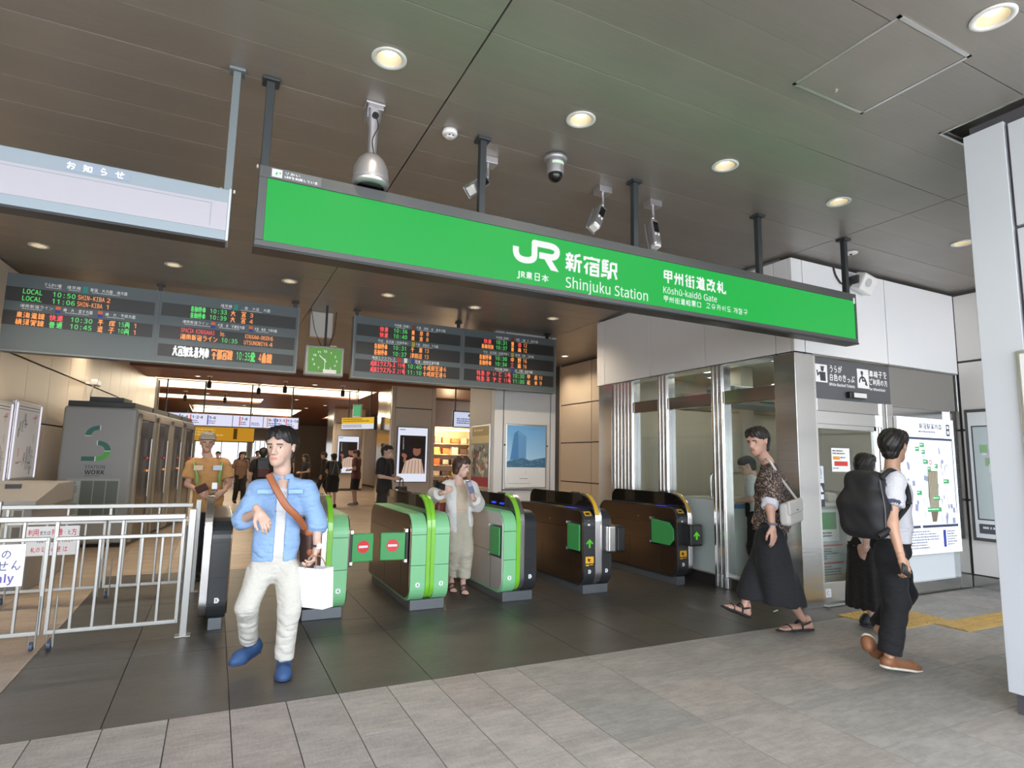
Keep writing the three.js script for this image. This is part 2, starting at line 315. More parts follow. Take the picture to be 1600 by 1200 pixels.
// ---------- left wall: beige panels, slightly askew ----------
{
  const w = struct('wall_left'); w.position.set(-2.55, 0, -9.5); w.rotation.y = -0.06;
  const L0 = 2.9, L1 = -12.9; // along its own z
  mesh('wall_core', span(-0.3, -0.03, 0, CEIL, L0, L1), M.joint, w);
  const zs = []; for (let z = L0; z > L1; z -= 1.0) zs.push(z);
  const ys = [0.12, 1.0, 1.93, 2.8, CEIL];
  for (let j = 0; j + 1 < zs.length; j++) for (let i = 0; i + 1 < ys.length; i++) panel(w, -0.04, 0, ys[i], ys[i + 1] - 0.022, zs[j], zs[j + 1] + 0.008, M.beige);
  mesh('kick_plate', span(-0.05, -0.01, 0, 0.11, L0, L1), M.steel, w);
  mesh('wall_end', span(-0.35, 0, 0, CEIL, L1, L1 - 0.02), M.beige, w);
}
// ---------- gallery beyond the office, on the right ----------
{
  const w = struct('wall_gallery'); const X = 7.6;
  mesh('wall_core', span(X + 0.03, X + 0.25, 0, CEIL, -8.4, -13), M.joint, w);
  const ys = [0.1, 1.04, 1.96, 2.88, CEIL - 0.02], zs = [-8.4, -9.9, -11.3, -12.65];
  for (let j = 0; j + 1 < zs.length; j++) for (let i = 0; i + 1 < ys.length; i++) panel(w, X, X + 0.04, ys[i], ys[i + 1] - 0.024, zs[j], zs[j + 1] + 0.02, M.beige);
  panel(w, X, 9, 0, CEIL, -12.66, -12.7, M.beige, 'return_panel');
  const red = mat(rgb(0.2, 0.09, 0.06), 0.35, 0, { map: stoneTex });
  for (let i = 0; i < 4; i++) panel(w, 9.2, 9.3, ys[i], ys[i + 1] - 0.03, -12.9, -17.5, i === 1 ? red : M.beige, 'far_panel');
  mesh('back_of_office', span(6.1, 7.6, 0, CEIL, -8.36, -8.4), M.beige, w);
}

{ // unseen wall added left of the view to block light from that side
  const w = struct('wall_blocker');
  mesh('blocker_wall', span(-7.2, -6.8, 0, CEIL + 0.02, -9, 1.6), M.beige, w);
  mesh('blocker_return', span(-6.8, -2.9, 0, CEIL + 0.02, -6.75, -6.95), M.beige, w);
}
// ---------- stroke lettering: Japanese and Korean characters as pen strokes on a 10 x 10 grid, y down ----------
const PARTS = {
  tree: [[0, 3, 10, 3], [5, 0, 5, 10], [5, 3, 0.5, 8], [5, 3, 9.5, 8]],
  water: [[1, 0.5, 5, 2], [0, 3.5, 4, 5], [0.5, 10, 5.5, 6]],
  thread: [[5, 0, 1, 2.5, 5.5, 3.5], [8, 1.5, 2, 5.5, 9, 5], [5, 5.5, 5, 10], [2, 7, 1, 9.5], [8, 7, 9, 9]],
  road: [[1, 0.5, 3, 2], [0.3, 4, 2.8, 4, 2.8, 8, 0.3, 9.6], [2.8, 8, 4.5, 9.4, 10, 9.6]],
  horse: [[1.5, 0.5, 1.5, 6.5, 9, 6.5, 8.5, 10, 7, 10], [1.5, 0.5, 9, 0.5], [1.5, 2.5, 8.5, 2.5], [1.5, 4.5, 8.5, 4.5], [5, 0.5, 5, 6.5], [0.8, 8, 0, 10], [2.8, 8, 3, 9.5], [4.8, 8, 5.2, 9.3]],
  man: [[8, 0, 0.5, 5], [5, 3, 5, 10]],
  roof: [[5, 0, 5, 2.5], [0.3, 6, 0.3, 2.5, 9.7, 2.5, 9.2, 6]],
  grass: [[0, 5, 10, 5], [3, 0, 3, 10], [7, 0, 7, 10]],
  sun: [[1.5, 0.5, 1.5, 9.5, 8.5, 9.5, 8.5, 0.5, 1.5, 0.5], [1.5, 5, 8.5, 5]],
  field: [[1, 1, 1, 9, 9, 9, 9, 1, 1, 1], [1, 5, 9, 5], [5, 1, 5, 9]],
  mouth: [[1, 1, 1, 9, 9, 9, 9, 1, 1, 1]],
  earth: [[1, 4.5, 9, 4.5], [5, 0, 5, 10], [0, 10, 10, 10]],
  child: [[1.5, 0.8, 8, 0.8, 5, 3.5, 5, 10, 3, 9.5], [0, 5, 10, 5]],
  heart: [[5, 0, 5, 10], [1.5, 2.5, 1, 5], [8, 2, 9, 4.5]],
  city: [[1, 0, 1, 10], [1, 0.5, 8, 0.5, 5, 4, 9, 6, 7, 9, 4, 8.5]],
  cart: [[1, 1.5, 9, 1.5], [5, 0, 5, 10], [1.8, 3, 8.2, 3, 8.2, 6.6, 1.8, 6.6, 1.8, 3], [1.8, 4.8, 8.2, 4.8], [0, 8.2, 10, 8.2]],
  shell: [[2, 0.5, 2, 7, 8, 7, 8, 0.5, 2, 0.5], [2, 2.7, 8, 2.7], [2, 4.8, 8, 4.8], [3.5, 7.2, 0.5, 10], [6.5, 7.2, 9.5, 10]],
  hit: [[3, 0, 0.5, 4.5], [2, 2.5, 9.5, 2.5], [7.5, 2.5, 5, 7, 0.5, 10], [3, 4.5, 6, 8, 10, 10]],
  capital: [[5, 0, 5, 1.8], [0.3, 1.8, 9.7, 1.8], [2.2, 3.6, 7.8, 3.6, 7.8, 6.2, 2.2, 6.2, 2.2, 3.6], [5, 6.2, 5, 10, 4, 10], [2.5, 7.4, 0.8, 9.4], [7.5, 7.4, 9.2, 9.2]],
  halt: [[5, 0, 5, 1.2], [0.5, 1.3, 9.5, 1.3], [2.5, 2.5, 7.5, 2.5, 7.5, 4, 2.5, 4, 2.5, 2.5], [0.5, 6.5, 0.5, 5.2, 9.5, 5.2, 9.5, 6.4], [2.5, 7, 7.5, 7], [5, 7, 5, 10, 3.8, 9.8]],
  stretch: [[1, 1, 9, 1, 9, 5, 1, 5], [1, 1, 1, 5, 0, 10], [6, 5, 9.5, 10]],
  grain: [[8, 0.3, 2, 1.5], [0, 3.3, 10, 3.3], [5, 1, 5, 10], [5, 3.5, 0.5, 8], [5, 3.5, 9.5, 8]],
  knife: [[2, 1, 2, 7], [8.5, 0, 8.5, 10, 6.5, 9.5]],
};
const COMPOSE = {
  甲: [[1.2, 0.6, 1.2, 5.8, 8.8, 5.8, 8.8, 0.6, 1.2, 0.6], [1.2, 3.2, 8.8, 3.2], [5, 0.6, 5, 10]],
  州: [[2, 0.5, 2, 6, 0.6, 10], [5.2, 0.8, 5.2, 9.5], [8.6, 0.3, 8.6, 10], [0.2, 3, 0.7, 5.2], [3.4, 3, 4, 5.2], [6.7, 3, 7.3, 5.2]],
  街: [[2, 0.2, 0.2, 2.6], [2.5, 3, 0.2, 5.8], [1.5, 4.8, 1.5, 10], ['earth', 3, 0.2, 6.6, 4.6], ['earth', 3, 5, 6.6, 9.4], [7, 1.2, 9.8, 1.2], [7, 4, 10, 4], [8.7, 4, 8.7, 9.8, 7.6, 9.5]],
  道: [['road', 0, 0, 10, 10], [4.2, 0, 5, 1.4], [7.9, 0, 7, 1.4], [3.4, 1.9, 9.4, 1.9], [4.4, 3, 4.4, 8, 8.4, 8, 8.4, 3, 4.4, 3], [6.3, 1.9, 6, 3], [4.4, 4.7, 8.4, 4.7], [4.4, 6.4, 8.4, 6.4]],
  改: [[0.5, 1.2, 4, 1.2, 4, 4.8, 0.8, 4.8, 0.8, 9, 4.4, 8], ['hit', 4.6, 0, 10, 10]],
  札: [['tree', 0.2, 0, 5, 10], [6.2, 0.5, 6.2, 8.6, 7, 9.4, 9.6, 9.4, 9.8, 7.4]],
  新: [[2.4, 0, 2.4, 1.3], [0.2, 1.5, 4.8, 1.5], [1.2, 2, 1.8, 3.6], [3.8, 2, 3.2, 3.6], [0, 4, 5, 4], [0.3, 6, 4.8, 6], [2.5, 4, 2.5, 10], [2.4, 6.2, 0.2, 9], [2.7, 6.4, 4.6, 8.4], [9, 0.4, 5.8, 1.4], [6, 1.2, 6, 6, 5.2, 10], [6, 4, 10, 4], [8.2, 4, 8.2, 10]],
  宿: [['roof', 0.2, 0, 9.8, 4.4], ['man', 0.2, 3.6, 3.4, 10], [3.6, 3.8, 9.8, 3.8], [6.6, 3.8, 6, 5.4], [4.4, 5.4, 4.4, 9.8, 9, 9.8, 9, 5.4, 4.4, 5.4], [4.4, 7.6, 9, 7.6]],
  駅: [['horse', 0.2, 0.2, 5.2, 10], ['stretch', 5.6, 0.6, 10, 10]],
  东: [], 東: [[1, 1.5, 9, 1.5], [2, 3, 8, 3, 8, 6.4, 2, 6.4, 2, 3], [2, 4.7, 8, 4.7], [5, 0, 5, 10], [4.8, 6.4, 0.8, 9.4], [5.2, 6.4, 9.2, 9.4]],
  日: [['sun', 0.6, 0, 9.4, 10]], 本: [['tree', 0, 0, 10, 10], [3, 7.6, 7, 7.6]],
  检: [['tree', 0, 0, 4.2, 10], [7, 0, 3.8, 4.4], [7, 0, 10, 4.2], [5.4, 4, 8.6, 4], [5, 5.6, 5.6, 8], [7, 5.4, 7.3, 7.8], [9.2, 5.2, 8.4, 9], [4.4, 9.4, 10, 9.4]],
  票: [[0.6, 0.8, 9.4, 0.8], [1.4, 2, 8.6, 2, 8.6, 4.4, 1.4, 4.4, 1.4, 2], [3.8, 0.8, 3.8, 4.4], [6.2, 0.8, 6.2, 4.4], [2, 5.6, 8, 5.6], [0.4, 7, 9.6, 7], [5, 7, 5, 10, 4, 9.8], [2.6, 8, 1, 9.8], [7.4, 8, 9, 9.6]],
  口: [['mouth', 0.4, 0.6, 9.6, 9.8]], 知: [[2, 0, 0.4, 3], [1.4, 2, 4.8, 2], [0, 5, 5.2, 5], [2.8, 2, 2.6, 6, 0.2, 10], [2.8, 6, 5, 9], ['mouth', 5.4, 1.4, 10, 9.6]],
  白: [['sun', 0.6, 1.6, 9.4, 10], [5, 0, 4, 2]], 色: [[3.4, 0, 0.6, 3], [2.6, 1.2, 7, 1.2, 5.6, 3.4], [1.4, 3.4, 8.6, 3.4, 8.6, 6.4, 1.4, 6.4], [5, 3.4, 5, 6.4], [1.4, 3.4, 1.4, 9.4, 9.4, 9.4, 9.4, 7.6]],
  車: [['cart', 0, 0, 10, 10]], 椅: [['tree', 0, 0, 4, 10], [4.2, 2, 9.8, 2], [7, 0, 4.6, 3.6], [7, 2, 9.4, 3.6], [4, 4.6, 10, 4.6], [8.8, 4.6, 8.8, 10, 7.6, 9.8], ['mouth', 4.4, 5.8, 7.6, 9]],
  子: [['child', 0, 0, 10, 10]], 利: [['grain', 0, 0, 5.8, 10], ['knife', 5.8, 0.4, 10, 10]], 用: [[1.6, 0.6, 1.6, 6, 0.4, 10], [1.6, 0.6, 8.8, 0.6, 8.8, 9.8, 7.4, 9.6], [1.6, 3.6, 8.8, 3.6], [1.6, 6.4, 8.8, 6.4], [5.2, 0.6, 5.2, 9.6]],
  方: [[5, 0, 5, 2], [0.2, 2.2, 9.8, 2.2], [4, 2.2, 3.4, 6.4, 0.6, 10], [3.8, 5, 8.6, 5, 8, 9.8, 6, 9.6]],
  海: [['water', 0, 0, 3, 10], [5, 0, 3.6, 3], [4.4, 1.6, 9.6, 1.6], [4.6, 3.4, 4.2, 8.4, 9.4, 8.4], [4.8, 3.4, 9, 3.4, 8.6, 10], [3.2, 6, 10, 6], [6.4, 3.6, 6.2, 8.2]],
  線: [['thread', 0, 0, 4.4, 10], [7, 0, 6.4, 1.4], [5.2, 1.4, 9.2, 1.4, 9.2, 5, 5.2, 5, 5.2, 1.4], [5.2, 3.2, 9.2, 3.2], [7.2, 5, 7.2, 10], [4.8, 6.4, 6.6, 6.4, 4.8, 9.4], [9.6, 5.8, 7.8, 7.4, 10, 9.8]],
  横: [['tree', 0, 0, 3.8, 10], ['grass', 4.4, 0, 9.6, 3.4], [4, 3.4, 10, 3.4], ['field', 4.6, 4, 9.4, 8], [5.6, 8, 4, 10], [8, 8, 9.8, 10]],
  須: [[3, 0, 0.4, 2.6], [3.4, 3, 0.4, 5.8], [4, 6, 0.4, 10], [4.6, 0.6, 10, 0.6], ['shell', 4.8, 1.8, 9.8, 10]],
  賀: [[0.6, 1.2, 4.4, 1.2, 4, 4.2], [2.2, 0, 0.4, 4.4], ['mouth', 5.6, 0.6, 9.6, 4.4], ['shell', 1.4, 4.6, 8.6, 10]],
  快: [['heart', 0, 0, 3.4, 10], [4.4, 2.4, 8.8, 2.4, 8.8, 5.4], [3.6, 5.4, 10, 5.4], [6.4, 0, 6.4, 5.4, 3.8, 10], [6.6, 5.6, 9.8, 10]],
  速: [['road', 0, 0, 10, 10], [3.4, 1.4, 9.8, 1.4], ['mouth', 4, 2.4, 9, 5.2], [6.5, 0, 6.5, 8.6], [6.3, 5, 3.6, 7.8], [6.7, 5, 9.6, 7.6]],
  普: [[3, 0, 3.8, 1.2], [7, 0, 6.2, 1.2], [1, 1.4, 9, 1.4], [3.8, 1.4, 3.8, 4.4], [6.2, 1.4, 6.2, 4.4], [2, 2.2, 2.6, 3.8], [8, 2.2, 7.4, 3.8], [0, 4.5, 10, 4.5], ['sun', 1.2, 5.2, 8.8, 10]],
  通: [['road', 0, 0, 10, 10], [4.2, 0.4, 8.8, 0.4, 6.8, 1.8], [4.2, 2.4, 4.2, 8.4], [4.2, 2.4, 9, 2.4, 9, 8.2], [4.2, 4.3, 9, 4.3], [4.2, 6.2, 9, 6.2], [6.6, 2.4, 6.6, 8.2]],
  平: [[1, 0.8, 9, 0.8], [2.6, 2, 3.4, 4.2], [7.4, 2, 6.6, 4.2], [0, 5.4, 10, 5.4], [5, 0.8, 5, 10]],
  塚: [['earth', 0, 1, 3.4, 8.6], [3.8, 3, 3.8, 1, 9.8, 1, 9.8, 3], [4.6, 3, 9.2, 3], [7, 3, 4, 5.6], [5.6, 4.4, 7.2, 7, 6, 10], [6.6, 6, 3.8, 8.6], [9.2, 4.4, 7.4, 6], [7.4, 5.6, 9.8, 9.2]],
  逗: [['road', 0, 0, 10, 10], [3.6, 0.6, 9.6, 0.6], ['mouth', 4.2, 1.8, 9, 4.6], [4.8, 5.2, 5.4, 7], [8.6, 5.2, 7.8, 7], [3.4, 8, 10, 8]],
  両: [[0.6, 0.8, 9.4, 0.8], [1.2, 3, 1.2, 10], [1.2, 3, 8.8, 3, 8.8, 9.8, 7.6, 9.8], [5, 0.8, 5, 6.6], [3, 4.8, 3, 6.8, 7, 6.8, 7, 4.8]],
  大: [[0.4, 3.2, 9.6, 3.2], [5, 0, 5, 3.2, 0.6, 10], [5, 3.4, 9.6, 10]], 宮: [['roof', 0.2, 0, 9.8, 4], ['mouth', 2, 3.2, 8, 6], ['mouth', 1, 6.2, 9, 10], [5, 5.8, 4.6, 6.6]],
  各: [[4, 0, 0.8, 4], [3.4, 1.4, 7.6, 1.4, 4, 5.4, 0.2, 6.8], [3, 2.8, 9.8, 6.2], ['mouth', 2, 6.2, 8, 10]], 停: [['man', 0, 0, 3.2, 10], ['halt', 3.2, 0, 10, 10]],
  湘: [['water', 0, 0, 2.8, 10], ['tree', 2.8, 0, 6.4, 10], ['sun', 6.2, 0.6, 10, 9.8], [6.8, 3.4, 9.4, 3.4]], 南: [[0.4, 1.4, 9.6, 1.4], [5, 0, 5, 3.2], [1, 10, 1, 3.2, 9, 3.2, 9, 9.8], [3.2, 4, 4, 5.4], [6.8, 4, 6, 5.4], [2.6, 5.8, 7.4, 5.8], [2.6, 7.6, 7.4, 7.6], [5, 5.8, 5, 9.8]],
  先: [[2.6, 0.6, 1, 3.4], [1.6, 2.4, 8.6, 2.4], [5, 0, 5, 5], [0.2, 5, 9.8, 5], [3.6, 5, 3.2, 7.6, 0.4, 10], [6.2, 5, 6.2, 9.2, 9.4, 9.2, 9.6, 7.6]],
  着: [[3, 0, 3.6, 1.2], [7, 0, 6.4, 1.2], [1, 1.3, 9, 1.3], [1.6, 2.8, 8.4, 2.8], [0.2, 4.2, 9.8, 4.2], [5, 1.3, 4.4, 4.2, 0.4, 9], ['sun', 2.2, 5, 8.8, 10], [3.4, 6.6, 7.6, 6.6]],
  列: [[0.2, 0.8, 5.6, 0.8], [2.8, 0.8, 0.4, 5], [1.8, 3, 5, 3, 3.6, 7, 0.4, 10], [1.6, 4.6, 3.2, 6], ['knife', 5.6, 0.4, 10, 10]],
  宇: [['roof', 0.2, 0, 9.8, 4], [2.4, 4.2, 7.6, 4.2], [0.8, 6.2, 9.2, 6.2], [5, 4.2, 5, 10, 3.4, 9.8]], 都: [[0.4, 2, 5.2, 2], [2.8, 0, 2.8, 4], [0, 4, 6, 4], [5.8, 0.8, 0.2, 7], ['sun', 1.4, 5, 5.2, 10], ['city', 6.2, 0.4, 10, 10]],
  発: [[1.4, 0.8, 4, 0.8, 0.4, 5], [1.6, 2, 3, 3], [6, 0, 9.8, 5], [8.6, 0.4, 7, 1.8], [9.4, 2, 8, 3.4], [2.4, 4.2, 7.6, 4.2], [1, 6.2, 9, 6.2], [3.8, 4.2, 3.4, 7.6, 0.6, 10], [6.2, 4.2, 6.2, 9.2, 9.4, 9.2, 9.6, 7.8]],
  番: [[8, 0, 2, 0.8], [0.4, 2.8, 9.6, 2.8], [5, 0.6, 5, 5], [3, 1.2, 3.6, 2.4], [7, 1.2, 6.4, 2.4], [4.8, 2.8, 0.6, 5.2], [5.2, 2.8, 9.4, 5.2], ['field', 1.2, 4.8, 8.8, 10]],
  京: [['capital', 0, 0, 10, 10]], 千: [[8, 0.4, 2, 1.8], [0.2, 4.6, 9.8, 4.6], [5, 1.2, 5, 10]], 葉: [['grass', 0.4, 0, 9.6, 3], [0.4, 3.4, 9.6, 3.4], [2.4, 2.6, 2.4, 5.4, 8, 5.4], [5, 2.6, 5, 5.4], [7.4, 2.6, 7.4, 5.4], [0.2, 6.6, 9.8, 6.6], [5, 5.4, 5, 10], [4.8, 6.8, 0.8, 9.4], [5.2, 6.8, 9.2, 9.4]],
  津: [['water', 0, 0, 3, 10], [4.2, 1.2, 8.8, 1.2, 8.8, 4.4, 4.2, 4.4], [3.4, 2.8, 10, 2.8], [4, 6, 9.2, 6], [3.4, 7.8, 10, 7.8], [6.5, 0, 6.5, 10]], 田: [['field', 0.2, 0.2, 9.8, 9.8]],
  沼: [['water', 0, 0, 3.2, 10], [4, 1, 9.2, 1, 8.6, 4.4, 7.4, 4.2], [6, 1, 3.6, 5], ['mouth', 4, 5.2, 9.4, 9.8]], 成: [[1.4, 2.2, 9.8, 2.2], [1.4, 2.2, 1.4, 6, 0.2, 10], [1.6, 4.8, 4.6, 4.8, 4.2, 8], [6, 0, 6.4, 5, 9.4, 9.8, 9.8, 8], [9, 4, 5, 9.4], [7.8, 0.2, 9, 1.4]],
  空: [['roof', 0.2, 0, 9.8, 3.6], [3.6, 2.6, 1.2, 5], [6, 2.6, 6.2, 4.4, 9, 4.4], [2, 6, 8, 6], [5, 6, 5, 9.4], [0.4, 9.4, 9.6, 9.4]], 港: [['water', 0, 0, 3, 10], ['grass', 4, 0, 9.4, 4], [3.2, 4, 10, 4], [5.4, 4, 3.4, 6.8], [7.6, 4, 9.8, 6.6], [4.8, 5.8, 8.4, 5.8, 8.4, 7.6, 4.8, 7.6], [4.8, 5.8, 4.8, 9.6, 9.2, 9.6]],
  号: [['mouth', 2, 0.2, 8, 3.8], [0.4, 5, 9.6, 5], [3.4, 5, 3, 6.8, 8.2, 6.8, 7.8, 9.8, 5.6, 9.6]], 特: [[1.4, 0.8, 0.4, 3.4], [0.8, 2.6, 4.2, 2.6], [2.6, 0, 2.6, 10], [0.2, 6.4, 4.6, 5], [5.2, 1.6, 9.2, 1.6], [7.2, 0, 7.2, 3.4], [4.6, 3.6, 9.8, 3.6], [4.8, 5.8, 9.8, 5.8], [8.4, 4, 8.4, 9.8, 7, 9.6], [5.8, 6.8, 6.8, 8.4]],
  急: [[3.6, 0, 1, 2.6], [3, 1, 6.6, 1, 5.4, 2.4], [1.6, 2.6, 8.4, 2.6, 8.4, 6, 1.4, 6], [1.6, 4.3, 8.4, 4.3], [0.8, 7.4, 0.2, 9.4], [3, 7, 3.2, 9.4, 7, 9.4, 7.4, 8], [5, 6.8, 5.6, 8], [8.4, 7, 9.6, 9]],
  府: [[5, 0, 5, 1.4], [1.4, 1.5, 9.6, 1.5], [1.4, 1.5, 1.4, 6, 0.2, 10], [4.2, 2.4, 2.4, 5.6], [3.4, 4.4, 3.4, 10], [4.6, 4.6, 9.8, 4.6], [8, 2.6, 8, 9.8, 6.6, 9.6], [5.4, 6, 6.2, 7.4]], 松: [['tree', 0, 0, 4.4, 10], [6.4, 0.6, 4.8, 5], [8, 0.4, 9.8, 4.6], [7.2, 4.4, 5.2, 9, 9, 8.4], [8.2, 6.6, 9.8, 9.8]],
  豊: [[1.6, 0.8, 8.4, 0.8, 8.4, 4.2, 1.6, 4.2, 1.6, 0.8], [1.6, 2.5, 8.4, 2.5], [4, 0, 4, 4.2], [6, 0, 6, 4.2], [0.6, 5.2, 9.4, 5.2], ['mouth', 2, 5.8, 8, 8.4], [3.2, 8.4, 3.8, 9.6], [6.8, 8.4, 6.2, 9.6], [0.2, 9.8, 9.8, 9.8]],
  青: [[1, 1, 9, 1], [1.6, 2.6, 8.4, 2.6], [0.2, 4.2, 9.8, 4.2], [5, 0, 5, 4.2], [2.2, 5.4, 2.2, 10], [2.2, 5.4, 7.8, 5.4, 7.8, 9.8, 6.6, 9.8], [2.2, 6.9, 7.8, 6.9], [2.2, 8.4, 7.8, 8.4]], 梅: [['tree', 0, 0, 4, 10], [5.4, 0, 4.2, 3], [4.8, 1.6, 9.8, 1.6], [5, 3.6, 4.6, 8.2, 9.6, 8.2], [5.2, 3.6, 9.2, 3.6, 8.8, 10], [3.8, 6, 10, 6], [7, 3.8, 6.8, 8]],
  中: [[0.8, 2, 0.8, 6.6, 9.2, 6.6, 9.2, 2, 0.8, 2], [5, 0, 5, 10]], 野: [['field', 0.2, 0.2, 4.8, 5], [2.5, 5, 2.5, 9.4], [0.4, 7, 4.6, 7], [0, 9.6, 5, 9], [5.6, 0.8, 9.4, 0.8, 7.4, 2.8], [6.4, 2, 8.4, 3.6], [5.2, 4.4, 9.8, 4.4, 9, 6], [7.6, 4.4, 7.6, 9.8, 6.2, 9.6]],
  三: [[1, 1.2, 9, 1.2], [1.8, 5, 8.2, 5], [0.2, 9.2, 9.8, 9.2]], 鷹: [[1, 1, 9.8, 1], [1, 1, 1, 6, 0.2, 10], [3, 2, 2, 4], [3.4, 3, 3.4, 6], [4.8, 2.4, 9.4, 2.4], [5.2, 3.8, 9, 3.8], [4.8, 5.2, 9.6, 5.2], [7, 1.2, 7, 5.2], [2.6, 6.4, 9, 6.4, 9, 9.6, 8, 9.8], [2.6, 7.6, 8, 7.6], [2.6, 6.4, 2.6, 8.8, 8.8, 8.8]],
  央: [[1.6, 2.2, 8.4, 2.2, 8.4, 5.6], [1.6, 2.2, 1.6, 5.6], [0.2, 5.6, 9.8, 5.6], [5, 0, 5, 5.6, 0.6, 10], [5.2, 5.8, 9.6, 10]], 総: [['thread', 0, 0, 4.2, 10], [6, 0, 4.8, 3], [8, 0, 9.6, 3], [6.8, 2.8, 5.2, 5.4, 9.2, 5], [5, 7, 4.6, 9.2], [6.4, 6.6, 6.4, 9.4, 9, 9.4], [7.4, 6.2, 8, 7.4], [9.2, 6.8, 10, 8.6]],
  武: [[1.4, 1, 6, 1], [0.4, 3, 9.8, 3], [6.6, 0, 7, 5, 9.4, 9.8, 9.8, 8], [8, 0.4, 9.2, 1.8], [1.6, 5, 1.6, 9], [3.6, 4.2, 3.6, 8.6], [3.6, 6.2, 5.6, 6.2], [0.2, 9.4, 6, 8.4]], 埼: [['earth', 0, 1, 3.4, 9], [4.2, 2, 9.8, 2], [7, 0, 4.6, 3.6], [7, 2, 9.4, 3.6], [4, 4.6, 10, 4.6], [8.8, 4.6, 8.8, 10, 7.6, 9.8], ['mouth', 4.4, 5.8, 7.6, 9]],
  面: [[0.2, 0.8, 9.8, 0.8], [5, 0.8, 4.4, 2.6], [1, 2.6, 1, 10, 9, 10, 9, 2.6, 1, 2.6], [3.6, 2.6, 3.6, 10], [6.4, 2.6, 6.4, 10], [3.6, 5, 6.4, 5], [3.6, 7.4, 6.4, 7.4]], 案: [['roof', 0.2, 0, 9.8, 3.4], [5, 2.4, 3, 4.8, 7.6, 6], [1.2, 3.8, 8.8, 3.8], ['tree', 0.6, 5.6, 9.4, 10]], 内: [[1, 2.4, 1, 10], [1, 2.4, 9, 2.4, 9, 9.8, 7.6, 9.6], [5, 0, 5, 4, 2.6, 8], [5.2, 4.4, 7.6, 7.6]], 図: [['mouth', 0.2, 0, 9.8, 10], [3, 2.4, 3.6, 4], [5, 2, 5.6, 3.6], [7.6, 2.4, 5.6, 6.6, 2.6, 8], [3, 5, 7.6, 8]],
  슈: [[5, 0.6, 1.2, 4], [5, 0.6, 8.8, 4], [0.4, 5.8, 9.6, 5.8], [3.4, 5.8, 3.4, 9.8], [6.6, 5.8, 6.6, 9.8]], 고: [[1.4, 1.2, 8.6, 1.2, 8.2, 5], [4.8, 4.6, 4.8, 8.6], [0.4, 8.8, 9.6, 8.8]], 카: [[0.6, 1.2, 5, 1.2, 4.6, 5, 0.6, 9], [0.8, 4.6, 4.8, 4.4], [7.6, 0.2, 7.6, 10], [7.6, 4.8, 10, 4.8]],
  이: [[3, 1.4, 1, 4.6, 3, 8, 5, 4.6, 3, 1.4], [8, 0.2, 8, 10]], 도: [[8, 1, 1.8, 1, 1.8, 5.2, 8.2, 5.2], [5, 5.2, 5, 8.6], [0.4, 8.8, 9.6, 8.8]], 개: [[0.6, 1.4, 4.4, 1.4, 4, 5, 0.6, 8.8], [6.4, 0.4, 6.4, 9.8], [9.2, 0.2, 9.2, 10], [6.4, 4.8, 9.2, 4.8]], 찰: [[2.4, 0.2, 4, 0.2], [0.6, 1.4, 5.6, 1.4], [3.2, 1.4, 0.6, 4.4], [3.2, 1.6, 5.6, 4.2], [7.6, 0, 7.6, 4.8], [7.6, 2.4, 9.6, 2.4], [1.6, 5.6, 8, 5.6, 8, 7.6, 1.8, 7.6, 1.8, 9.8, 8.4, 9.8]], 구: [[1.6, 0.8, 8.4, 0.8, 8, 5], [0.4, 5.6, 9.6, 5.6], [5, 5.6, 5, 10]],
  ラ: [[1.6, 0.8, 8.4, 0.8], [0.8, 3.6, 9, 3.6, 8, 7, 3, 10]], イ: [[8.4, 0.4, 1, 5.4], [5.4, 3, 5.4, 10]], ン: [[1, 1.4, 3.8, 3.4], [1, 9.4, 5, 8, 9.4, 3]], エ: [[1.2, 1.4, 8.8, 1.4], [5, 1.4, 5, 8.8], [0.4, 8.8, 9.6, 8.8]], ク: [[3.6, 0.2, 0.8, 4.6], [3, 1.6, 8.8, 1.6, 7.4, 6.4, 2, 10]], ス: [[1.2, 1.2, 8.2, 1.2, 5.4, 6, 0.6, 9.6], [5.6, 5.8, 9.4, 9.4]], プ: [[0.6, 1.8, 8, 1.8, 6.8, 6, 2, 9.8], [9, 0, 8.2, 0.8, 9, 1.6, 9.8, 0.8, 9, 0]], レ: [[2, 0.6, 2, 9.4, 9.2, 4.4]],
  '(': [[8, 0, 6, 5, 8, 10]], ')': [[2, 0, 4, 5, 2, 10]], '・': [[4.4, 5, 5.6, 5]], '+': [[5, 0, 5, 10], [0.4, 5.6, 5, 3.4, 9.6, 5.6], [3, 9.4, 5, 8.4, 7, 9.4]],
};
